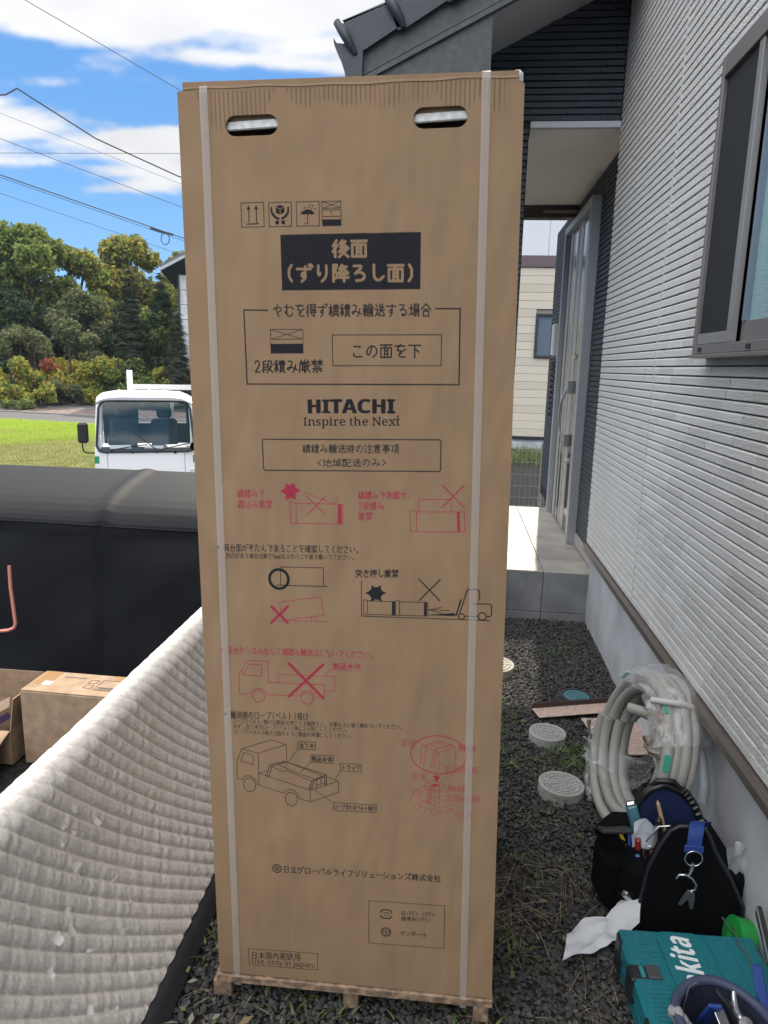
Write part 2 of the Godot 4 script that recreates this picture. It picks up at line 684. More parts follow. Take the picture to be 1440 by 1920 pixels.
# one cladding block, length along z, its face towards +y of its own frame turned later
func block_mesh(length: float) -> ArrayMesh:
	var m := Mb.new()
	var h := COURSE - 0.0052
	var d := 0.013
	# section in (out, up): chamfered upper edge, small chamfer below
	var sec := [Vector2(0, 0), Vector2(d - 0.0012, 0), Vector2(d, 0.0012), Vector2(d, h - 0.0045), Vector2(d - 0.0035, h), Vector2(0, h)]
	var l := length * 0.5
	for i in 5:
		var p: Vector2 = sec[i]
		var q: Vector2 = sec[i + 1]
		m.quad(Vector3(-l, p.y, p.x), Vector3(l, p.y, p.x), Vector3(l, q.y, q.x), Vector3(-l, q.y, q.x))
	for s in [-1, 1]:
		for i in range(1, 5):
			var a := Vector3(l * s, sec[0].y, sec[0].x)
			var b := Vector3(l * s, sec[i].y, sec[i].x)
			var c := Vector3(l * s, sec[i + 1].y, sec[i + 1].x)
			if s > 0:
				m.tri(a, c, b)
			else:
				m.tri(a, b, c)
	return m.mesh()


# blocks of one cladded wall; frame: x along the wall, y up, z out. Those that show largest are pieces of their own.
func clad(parent: Node3D, frame: Transform3D, length: float, y0: float, y1: float, holes: Array, materials: Array, called: String, near_point: Vector3, most: int, unit := 0.2, limit := 1.0e9) -> void:
	var bars := []
	var row := 0
	var y := y0
	while y < y1 - 0.01:
		var x := -unit * fmod(row * 0.37 + (0.5 if row % 2 else 0.0), 1.0)
		while x < length:
			var a := maxf(x, 0.0)
			var b := minf(x + unit, length)
			var pieces := [[a, b]]
			for hole in holes:
				if y + COURSE * 0.6 > hole[2] and y + COURSE * 0.4 < hole[3]:
					var next := []
					for p in pieces:
						if p[1] <= hole[0] or p[0] >= hole[1]:
							next.append(p)
						else:
							if p[0] < hole[0] - 0.012:
								next.append([p[0], hole[0]])
							if p[1] > hole[1] + 0.012:
								next.append([hole[1], p[1]])
					pieces = next
			for p in pieces:
				if p[1] - p[0] > 0.012:
					bars.append([(frame * Vector3((p[0] + p[1]) * 0.5, y, 0)).distance_to(near_point), p[0], p[1], y])
			x += unit
		y += COURSE
		row += 1
	bars.sort_custom(func(p, q): return p[0] < q[0])
	var meshes := {}
	var rest := Mb.new()
	var r2 := RandomNumberGenerator.new()
	r2.seed = 77
	for i in bars.size():
		var b = bars[i]
		var l: float = b[2] - b[1] - 0.0024
		var key := roundi(l * 500.0)
		if not meshes.has(key):
			meshes[key] = block_mesh(key / 500.0)
		var t := frame * Transform3D(Basis(), Vector3((b[1] + b[2]) * 0.5, b[3], r2.randf_range(-0.0006, 0.0006)))
		if i < most:
			var o := put(called, meshes[key], materials[r2.randi() % materials.size()], parent)
			o.transform = t
		elif b[0] < limit:
			var arr: Array = meshes[key].surface_get_arrays(0)
			var base := rest.v.size()
			var vs: PackedVector3Array = arr[Mesh.ARRAY_VERTEX]
			var ns: PackedVector3Array = arr[Mesh.ARRAY_NORMAL]
			var cs: PackedColorArray = arr[Mesh.ARRAY_COLOR]
			for k in vs.size():
				rest.v.append(t * vs[k])
				rest.n.append(t.basis * ns[k])
				rest.uv.append(Vector2.ZERO)
				rest.c.append(cs[k])
			for k in arr[Mesh.ARRAY_INDEX]:
				rest.ix.append(base + k)
	if rest.v.size():
		kind(put(called + "_field", rest, materials[0], parent), "stuff")


func house() -> void:
	var h := thing("house", "grey and dark clad house with tiled gable porch beside the gravel strip", "house")
	var grey := []
	for k in 3:
		var m: StandardMaterial3D = stuff_mat("grey_cladding_%d" % k, lin(0.80, 0.79, 0.765) * [1.0, 0.965, 1.03][k], 0.75, 3.5, 0.65, "speckle", "grain")
		m.albedo_color.a = 1.0
		grey.append(m)
	var dark := []
	for k in 2:
		dark.append(stuff_mat("dark_cladding_%d" % k, lin(0.027, 0.035, 0.050) if k == 0 else lin(0.031, 0.040, 0.056), 0.6, 4.0, 0.12, "speckle", "grain"))
	var joint := stuff_mat("cladding_joint", lin(0.16, 0.16, 0.16), 0.9, 4.0)
	var dark_joint := plain("dark_joint", lin(0.014, 0.016, 0.02), 0.9)
	var plaster := stuff_mat("foundation_plaster", lin(0.54, 0.555, 0.58), 0.9, 0.25, 0.06, "mild", "grain")
	var bronze := plain("bronze_metal", lin(0.20, 0.185, 0.18), 0.45, 0.35)
	var flash := plain("flashing", lin(0.16, 0.135, 0.115), 0.4, 0.4)
	var silver := plain("satin_aluminium", lin(0.34, 0.36, 0.385), 0.45, 0.25)
	var black := plain("black_gap", lin(0.006, 0.007, 0.009), 0.5)

	# grey wall: backing with a window opening, cladding blocks, drip flashing, foundation
	var wz0 := -2.425
	var wz1 := -0.75
	var wy0 := 1.56
	var wy1 := 2.42
	var back := Mb.new()
	var bx := WALL_X - 0.0
	var f0 := bx + 0.013
	var f1 := bx + 0.16
	back.span(Vector3(f0, 0.515, CORNER_Z), Vector3(f1, wy0, 1.6))
	back.span(Vector3(f0, wy1, CORNER_Z), Vector3(f1, 5.6, 1.6))
	back.span(Vector3(f0, wy0, CORNER_Z), Vector3(f1, wy1, wz0))
	back.span(Vector3(f0, wy0, wz1), Vector3(f1, wy1, 1.6))
	var wall := put("grey_wall", back, joint, h)
	# along the wall from the porch corner towards the eye
	var fr := Transform3D(Basis(Vector3(0, 0, 1), Vector3.UP, Vector3(-1, 0, 0)), Vector3(f0, 0, CORNER_Z))
	clad(wall, fr, -1.35 - CORNER_Z, 0.52, 3.75, [[wz0 - CORNER_Z, wz1 - CORNER_Z, wy0, wy1]], grey, "cladding_block", Vector3(0.79, 1.0, -1.7), 300)
	var seam := Mb.new()
	for y in 62:
		seam.span(Vector3(WALL_X - 0.0008, 0.522 + 0.0525 * y, -3.045), Vector3(WALL_X + 0.012, 0.5745 + 0.0525 * y, -3.036))
	put("sealant_joint", seam, plain("sealant", lin(0.50, 0.495, 0.48), 0.7), h)
	var fnd := Mb.new()
	fnd.span(Vector3(0.832, -0.15, CORNER_Z - 0.06), Vector3(0.96, 0.50, 1.6))
	put("foundation", fnd, plaster, h)
	var drip := Mb.new()
	for seg in [[-1.92, CORNER_Z], [1.6, -1.925]]:
		drip.slab(Transform3D(Basis(Vector3(1, 0, 0), Vector3.UP, Vector3(0, 0, 1)), Vector3(0, 0, seg[0])), PackedVector2Array([Vector2(0.775, 0.470), Vector2(0.800, 0.462), Vector2(0.84, 0.462), Vector2(0.84, 0.513), Vector2(0.782, 0.513), Vector2(0.7735, 0.497)]), absf(seg[0] - seg[1]))
	put("drip_flashing", drip, flash, h)

	# window set proud of the wall
	var win := Node3D.new()
	win.name = "window"
	h.add_child(win)
	var fm := Mb.new()
	var fx0 := 0.742
	var fx1 := 0.90
	fm.span(Vector3(fx0, wy0, wz0), Vector3(fx1, wy1, wz0 + 0.022), 0.002)
	fm.span(Vector3(fx0, wy1 - 0.06, wz0 + 0.022), Vector3(fx1, wy1, wz1), 0.002)
	fm.span(Vector3(fx0, wy0, wz0 + 0.022), Vector3(fx1, wy0 + 0.028, wz1), 0.002)
	fm.span(Vector3(0.735, wy0 - 0.012, wz0 - 0.004), Vector3(0.80, wy0 - 0.0005, wz1), 0.002)
	put("frame", fm, bronze, win)
	for z in [wz0 + 0.06, wz0 + 0.44]:
		var slot := Mb.new()
		slot.span(Vector3(fx0 - 0.0015, wy0 + 0.006, z), Vector3(fx0 + 0.004, wy0 + 0.020, z + 0.03))
		put("drain_slot", slot, black, win)
		var lip := Mb.new()
		lip.span(Vector3(fx0 - 0.004, wy0 + 0.003, z - 0.003), Vector3(fx0 + 0.002, wy0 + 0.0062, z + 0.033))
		put("slot_lip", lip, bronze, win)
	# insect screen in the outer track
	var scr := Mb.new()
	var sz1 := -2.125
	scr.span(Vector3(fx0 + 0.006, wy0 + 0.030, wz0 + 0.024), Vector3(fx0 + 0.024, wy0 + 0.062, sz1), 0.001)
	scr.span(Vector3(fx0 + 0.006, wy0 + 0.062, sz1 - 0.032), Vector3(fx0 + 0.024, wy1 - 0.062, sz1), 0.001)
	put("screen_frame", scr, plain("screen_frame_metal", lin(0.30, 0.29, 0.285), 0.4, 0.4), win)
	var net := Mb.new()
	net.span(Vector3(fx0 + 0.013, wy0 + 0.062, wz0 + 0.022), Vector3(fx0 + 0.015, wy1 - 0.06, sz1 - 0.032))
	put("screen_mesh", net, stuff_mat("insect_net", lin(0.005, 0.007, 0.011), 0.7, 40.0, 0.05), win)
	# two sliding sashes behind it
	var sash := Mb.new()
	sash.span(Vector3(fx0 + 0.03, wy0 + 0.03, sz1 + 0.010), Vector3(fx0 + 0.055, wy1 - 0.062, sz1 + 0.025), 0.001)
	sash.span(Vector3(fx0 + 0.03, wy0 + 0.03, sz1 + 0.025), Vector3(fx0 + 0.055, wy0 + 0.085, wz1 - 0.02), 0.001)
	sash.span(Vector3(fx0 + 0.03, wy1 - 0.10, sz1 + 0.025), Vector3(fx0 + 0.055, wy1 - 0.062, wz1 - 0.02), 0.001)
	put("sash", sash, bronze, win)
	var edge := Mb.new()
	edge.span(Vector3(fx0 + 0.024, wy0 + 0.086, sz1 + 0.022), Vector3(fx0 + 0.05, wy1 - 0.101, sz1 + 0.034))
	put("sash_edge", edge, plain("pale_blue_metal", lin(0.22, 0.27, 0.34), 0.3, 0.5), win)
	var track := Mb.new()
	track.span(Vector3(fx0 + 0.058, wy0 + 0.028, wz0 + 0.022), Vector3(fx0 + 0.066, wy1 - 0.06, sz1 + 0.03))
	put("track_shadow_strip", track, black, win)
	var glass := Mb.new()
	glass.span(Vector3(fx0 + 0.040, wy0 + 0.085, sz1 + 0.025), Vector3(fx0 + 0.046, wy1 - 0.10, wz1 - 0.02))
	var frost := StandardMaterial3D.new()
	frost.resource_name = "frosted_glass"
	frost.albedo_color = lin(0.28, 0.45, 0.47)
	frost.roughness = 0.22
	frost.metallic_specular = 0.5
	frost.uv1_triplanar = true
	frost.uv1_world_triplanar = true
	frost.uv1_scale = Vector3.ONE * 9.0
	frost.heightmap_enabled = true
	frost.heightmap_texture = tex["cells"]
	frost.heightmap_scale = 0.35
	put("frosted_pane", glass, frost, win)

	# dark walls: porch side wall with the door opening, gable front, wing pillar
	var dz0 := -4.93
	var dz1 := -6.12
	var dy1 := 2.60
	var side := Mb.new()
	var s0 := PORCH_X + 0.013
	side.span(Vector3(s0, STEP_Y - 0.02, dz0), Vector3(s0 + 0.15, 2.76, CORNER_Z + 0.001))
	side.span(Vector3(s0, dy1, dz1), Vector3(s0 + 0.15, 2.76, dz0))
	side.span(Vector3(s0, STEP_Y - 0.02, -7.2), Vector3(s0 + 0.15, 2.76, dz1))
	var porch_wall := put("porch_wall", side, dark_joint, h)
	var pf := Transform3D(Basis(Vector3(0, 0, 1), Vector3.UP, Vector3(-1, 0, 0)), Vector3(s0, 0, -7.05))
	clad(porch_wall, pf, 2.898, STEP_Y + 0.09, 2.74, [[dz1 + 7.05, dz0 + 7.05, 0.0, dy1]], dark, "dark_cladding_block", Vector3(0.86, 1.4, -4.15), 290)
	var skirt := Mb.new()
	skirt.span(Vector3(PORCH_X - 0.006, STEP_Y + 0.004, dz0 + 0.002), Vector3(PORCH_X + 0.03, STEP_Y + 0.088, CORNER_Z - 0.004), 0.003)
	put("porch_skirting", skirt, plain("pale_skirting", lin(0.34, 0.31, 0.28), 0.6), h)
	var ret := Mb.new()
	ret.span(Vector3(WALL_X + 0.013, 0.515, CORNER_Z - 0.0005), Vector3(PORCH_X + 0.02, 2.76, CORNER_Z + 0.02))
	ret.span(Vector3(WALL_X + 0.011, 2.7525, CORNER_Z - 0.22), Vector3(WALL_X + 0.2, 5.5, CORNER_Z - 0.001))
	put("corner_return", ret, dark_joint, h)

	var front := Mb.new()
	var gz := CORNER_Z - 0.013
	# gable above the porch and the wing to the left of it
	front.slab(Transform3D(Basis(), Vector3(0, 0, gz)), PackedVector2Array([Vector2(0.322, 2.785), Vector2(WALL_X + 0.005, 2.785), Vector2(WALL_X + 0.005, 3.60), Vector2(-0.45, 2.90), Vector2(-0.45, 2.72), Vector2(0.322, 2.72)]), 0.16)
	front.span(Vector3(-0.12, 0.0, gz - 0.16), Vector3(0.318, 2.72, gz))
	var gable := put("gable_wall", front, dark_joint, h)
	var gf := Transform3D(Basis(), Vector3(-0.12, 0, gz))
	clad(gable, gf, 0.435, 0.03, 2.74, [], dark, "dark_cladding_block", Vector3(0.3, 2.0, -4.15), 200)
	gf = Transform3D(Basis(), Vector3(-0.12, 0, gz))
	clad(gable, gf, WALL_X + 0.115, 2.79, 3.5, [], dark, "dark_cladding_block", Vector3(0.7, 2.9, -4.15), 100)
	var lintel := Mb.new()
	lintel.span(Vector3(0.322, 2.752, CORNER_Z + 0.012), Vector3(WALL_X - 0.002, 2.784, CORNER_Z - 0.02), 0.002)
	put("porch_edge_trim", lintel, plain("pale_edge_trim", lin(0.42, 0.44, 0.47), 0.5), h)
	var ceil := Mb.new()
	ceil.span(Vector3(-0.1, 2.7505, -5.95), Vector3(0.868, 2.78, CORNER_Z - 0.02))
	put("porch_ceiling", ceil, plain("soffit_board", lin(0.80, 0.77, 0.74), 0.8), h)
	var fbeam := Mb.new()
	fbeam.span(Vector3(-0.4, 2.66, -6.06), Vector3(0.868, 2.79, -5.952), 0.004)
	put("porch_back_beam", fbeam, plain("beam_brown", lin(0.075, 0.055, 0.055), 0.6), h)
	var gut := Mb.new()
	gut.tube(PackedVector3Array([Vector3(0.60, 2.70, -5.93), Vector3(0.868, 2.70, -5.93)]), 0.012, 10)
	put("beam_pipe", gut, plain("pipe_grey", lin(0.2, 0.19, 0.2), 0.5), h)

	# roof: sheet, rake board with its moulding, soffit, eave box and overlapping rake tiles
	var slope := 0.48
	var rz := -3.65
	var ry := func(x: float) -> float: return 3.062 + slope * x
	var roof_mat := stuff_mat("roof_tile_clay", lin(0.035, 0.042, 0.058), 0.42, 3.0, 0.1)
	var shade_grey := stuff_mat("painted_board", lin(0.085, 0.09, 0.10), 0.6, 2.0)
	var sheet := Mb.new()
	sheet.slab(Transform3D(Basis(), Vector3(0, 0, rz - 0.03)), PackedVector2Array([Vector2(-0.55, ry.call(-0.55)+0.15), Vector2(1.4, ry.call(1.4)+0.15), Vector2(1.4, ry.call(1.4) + 0.21), Vector2(-0.55, ry.call(-0.55) + 0.21)]), 2.95)
	var roof := put("roof", sheet, roof_mat, h)
	# field tiles in courses, seen along the eave only
	for k in 9:
		var x0 := -0.58 + 0.235 * k
		for j in 10:
			var z0 := rz - 0.30 - 0.27 * j
			var tm := Mb.new()
			var rows := []
			for e in 2:
				var row := []
				for q in 7:
					var t := q / 6.0
					row.append(Vector3(x0 + 0.26 * (1 - e), ry.call(x0 + 0.26 * (1 - e)) + 0.225 - (0.02 if e == 0 else 0.0) + 0.028 * sin(t * TAU), z0 - 0.27 * t))
				rows.append(row)
			tm.grid(rows)
			put("field_tile", tm, roof_mat, roof)
	# rake tiles: an L of clay lapping over the barge board, each with a raised nose
	for k in 8:
		var x0 := -0.59 + 0.225 * k
		var ang := atan(slope)
		var fr2 := Transform3D(Basis(Vector3(0, 0, 1), ang), Vector3(x0, ry.call(x0) + 0.235, rz + 0.03))
		var tm := Mb.new()
		var drop := PackedVector2Array([Vector2(0, -0.115), Vector2(0.25, -0.095), Vector2(0.25, 0.012), Vector2(0.0, 0.045), Vector2(-0.022, 0.03), Vector2(-0.03, -0.105)])
		tm.slab(fr2, drop, 0.022)
		tm.box(fr2 * Transform3D(Basis(Vector3(0, 0, 1), -0.1), Vector3(0.14, 0.025, -0.14)), Vector3(0.29, 0.02, 0.28), 0.006)
		var nose := PackedVector3Array()
		for q in 7:
			var t := q / 6.0
			nose.append(fr2 * Vector3(-0.018 + 0.02 * t, 0.045 - 0.155 * t, 0.006 + 0.02 * sin(t * PI)))
		tm.tube(nose, [0.020, 0.022, 0.024, 0.024, 0.022, 0.019, 0.012], 8)
		put("rake_tile", tm, roof_mat, roof)
	# the upturned end tile at the eave
	var endt := Mb.new()
	endt.slab(Transform3D(Basis(), Vector3(0, 0, rz + 0.036)), PackedVector2Array([Vector2(-0.645, 2.985), Vector2(-0.628, 2.962), Vector2(-0.590, 2.958), Vector2(-0.520, 2.965), Vector2(-0.505, 2.94), Vector2(-0.512, 2.64), Vector2(-0.552, 2.64), Vector2(-0.566, 2.74), Vector2(-0.590, 2.84), Vector2(-0.615, 2.91), Vector2(-0.640, 2.955)]), 0.12)
	put("eave_end_tile", endt, roof_mat, roof)
	var barge := Mb.new()
	barge.slab(Transform3D(Basis(), Vector3(0, 0, rz)), PackedVector2Array([Vector2(-0.51, ry.call(-0.51) - 0.01), Vector2(1.4, ry.call(1.4) - 0.01), Vector2(1.4, ry.call(1.4) + 0.16), Vector2(-0.51, ry.call(-0.51) + 0.16)]), 0.03)
	put("barge_board", barge, shade_grey, roof)
	for k in 2:
		var mold := Mb.new()
		mold.slab(Transform3D(Basis(), Vector3(0, 0, rz + 0.012 - 0.006 * k)), PackedVector2Array([Vector2(-0.51, ry.call(-0.51) - 0.014 + 0.030 * k), Vector2(1.4, ry.call(1.4) - 0.014 + 0.030 * k), Vector2(1.4, ry.call(1.4) + 0.010 + 0.026 * k), Vector2(-0.51, ry.call(-0.51) + 0.010 + 0.026 * k)]), 0.012)
		put("rake_moulding", mold, shade_grey, roof)
	var ebox := Mb.new()
	ebox.slab(Transform3D(Basis(), Vector3(0, 0, rz - 0.004)), PackedVector2Array([Vector2(-0.51, 2.60), Vector2(0.086, 2.60), Vector2(0.086, ry.call(0.086) - 0.0), Vector2(-0.51, ry.call(-0.51) - 0.0)]), 2.6)
	put("eave_box", ebox, shade_grey, roof)
	var soff := Mb.new()
	soff.slab(Transform3D(Basis(), Vector3(0, 0, rz - 0.03)), PackedVector2Array([Vector2(0.087, ry.call(0.087) - 0.0), Vector2(WALL_X + 0.0, ry.call(WALL_X) - 0.0), Vector2(WALL_X + 0.0, ry.call(WALL_X) + 0.02), Vector2(0.087, ry.call(0.087) + 0.02)]), 0.50)
	put("rake_soffit", soff, plain("soffit_paint", lin(0.34, 0.35, 0.36), 0.7), roof)

	# porch floor: two rows of large tiles over the step, risers, a plinth course
	var tile_m := []
	for k in 2:
		tile_m.append(stuff_mat("porch_tile_%d" % k, lin(0.47, 0.44, 0.39) if k == 0 else lin(0.45, 0.42, 0.375), 0.5, 0.35, 0.03, "mild", "lumps"))
	var riser_m := stuff_mat("riser_tile_shade_tone", lin(0.235, 0.245, 0.255), 0.55, 0.5, 0.03, "mild", "lumps")  # the step's own tile, with the front's shade put into a greyer colour
	var grout := plain("grout", lin(0.16, 0.15, 0.14), 0.9)
	var core := Mb.new()
	core.span(Vector3(-0.5, -0.1, -6.38), Vector3(0.866, STEP_Y - 0.008, -4.226))
	core.span(Vector3(-0.5, -0.1, -4.2265), Vector3(0.852, STEP_Y - 0.012, -4.222))
	var step := put("porch_step", core, grout, h)
	for i in 4:
		for j in 4:
			var x0: float = [-0.5, -0.032, 0.568, 0.568][i]
			var x1: float = [-0.036, 0.564, 0.858, 0.858][i]
			if i == 3:
				continue
			var z0: float = [-4.212, -4.472, -5.076, -5.68][j]
			var z1: float = [-4.468, -5.072, -5.676, -6.28][j]
			var tm := Mb.new()
			tm.span(Vector3(x0, STEP_Y - 0.012, z1), Vector3(x1, STEP_Y, z0), 0.003)
			put("floor_tile", tm, tile_m[(i + j) % 2], step)
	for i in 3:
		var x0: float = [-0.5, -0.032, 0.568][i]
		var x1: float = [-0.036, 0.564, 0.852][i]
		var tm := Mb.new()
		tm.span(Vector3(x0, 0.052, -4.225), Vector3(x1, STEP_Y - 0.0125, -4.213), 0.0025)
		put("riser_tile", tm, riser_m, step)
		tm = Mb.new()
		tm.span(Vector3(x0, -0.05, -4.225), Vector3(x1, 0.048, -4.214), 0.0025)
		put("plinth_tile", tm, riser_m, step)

	# entrance door on the porch side
	var door := Node3D.new()
	door.name = "entrance_door"
	h.add_child(door)
	var jam := Mb.new()
	jam.span(Vector3(0.800, STEP_Y, dz0 - 0.045), Vector3(0.93, dy1, dz0), 0.003)
	jam.span(Vector3(0.800, dy1 - 0.05, dz1 + 0.045), Vector3(0.93, dy1, dz0 - 0.045), 0.003)
	jam.span(Vector3(0.800, STEP_Y, dz1), Vector3(0.93, dy1, dz1 + 0.045), 0.003)
	put("frame", jam, silver, door)
	var panel := plain("door_panel_paint", lin(0.36, 0.345, 0.325), 0.45, 0.2)
	var dglass := plain("door_dark_glass", lin(0.012, 0.016, 0.022), 0.12)
	var x := dz0 - 0.045
	var strips := [[0.20, 0, 0.838], [0.025, 1, 0.841], [0.05, 0, 0.838], [0.13, 2, 0.8385], [0.02, 1, 0.841], [0.17, 0, 0.836], [0.03, 1, 0.839], [0.06, 0, 0.836], [0.10, 2, 0.8365], [0.05, 0, 0.836], [0.08, 2, 0.8365], [0.12, 0, 0.836], [0.06, 1, 0.84]]
	for s in strips:
		var pm := Mb.new()
		pm.span(Vector3(s[2], STEP_Y + 0.012, x - s[0] + 0.001), Vector3(0.92, dy1 - 0.052, x), 0.0015)
		put(["door_strip", "door_gap", "door_glass_slit"][s[1]], pm, [panel, black, dglass][s[1]], door)
		x -= s[0]
	var hd := Mb.new()
	hd.tube(PackedVector3Array([Vector3(0.80, 1.38, -5.40), Vector3(0.765, 1.27, -5.42), Vector3(0.758, 1.17, -5.43), Vector3(0.77, 1.06, -5.42), Vector3(0.80, 0.98, -5.40)]), 0.010, 8)
	hd.cube(Vector3(0.82, 1.38, -5.40), Vector3(0.05, 0.09, 0.03), 0.004)
	hd.cube(Vector3(0.82, 0.99, -5.40), Vector3(0.05, 0.09, 0.03), 0.004)
	put("door_handle", hd, plain("handle_metal", lin(0.5, 0.48, 0.46), 0.3, 0.8), door)
	for y in [1.60, 0.84]:
		var key := Mb.new()
		key.lathe(Transform3D(Basis(Vector3(0, 0, 1), PI / 2), Vector3(0.838, y, -5.40)), [Vector2(0, 0.016), Vector2(0.018, 0.016), Vector2(0.022, 0.0)], 14)
		put("lock", key, plain("lock_metal", lin(0.55, 0.54, 0.52), 0.3, 0.7), door)
	var lampbox := Mb.new()
	lampbox.span(Vector3(0.77, 1.62, -6.30), Vector3(0.858, 1.88, -6.19), 0.01)
	put("doorbell_box", lampbox, plain("bell_white", lin(0.6, 0.6, 0.57), 0.5), h)
	var spring := PackedVector3Array()
	for i in 90:
		var a := i * 0.7
		spring.append(Vector3(0.80 + 0.02 * cos(a), 1.58 - i * 0.0052, -6.24 + 0.02 * sin(a)))
	var cm := Mb.new()
	cm.tube(spring, 0.006, 5)
	put("coiled_cord", cm, plain("cord_dark", lin(0.02, 0.02, 0.025), 0.5), h)


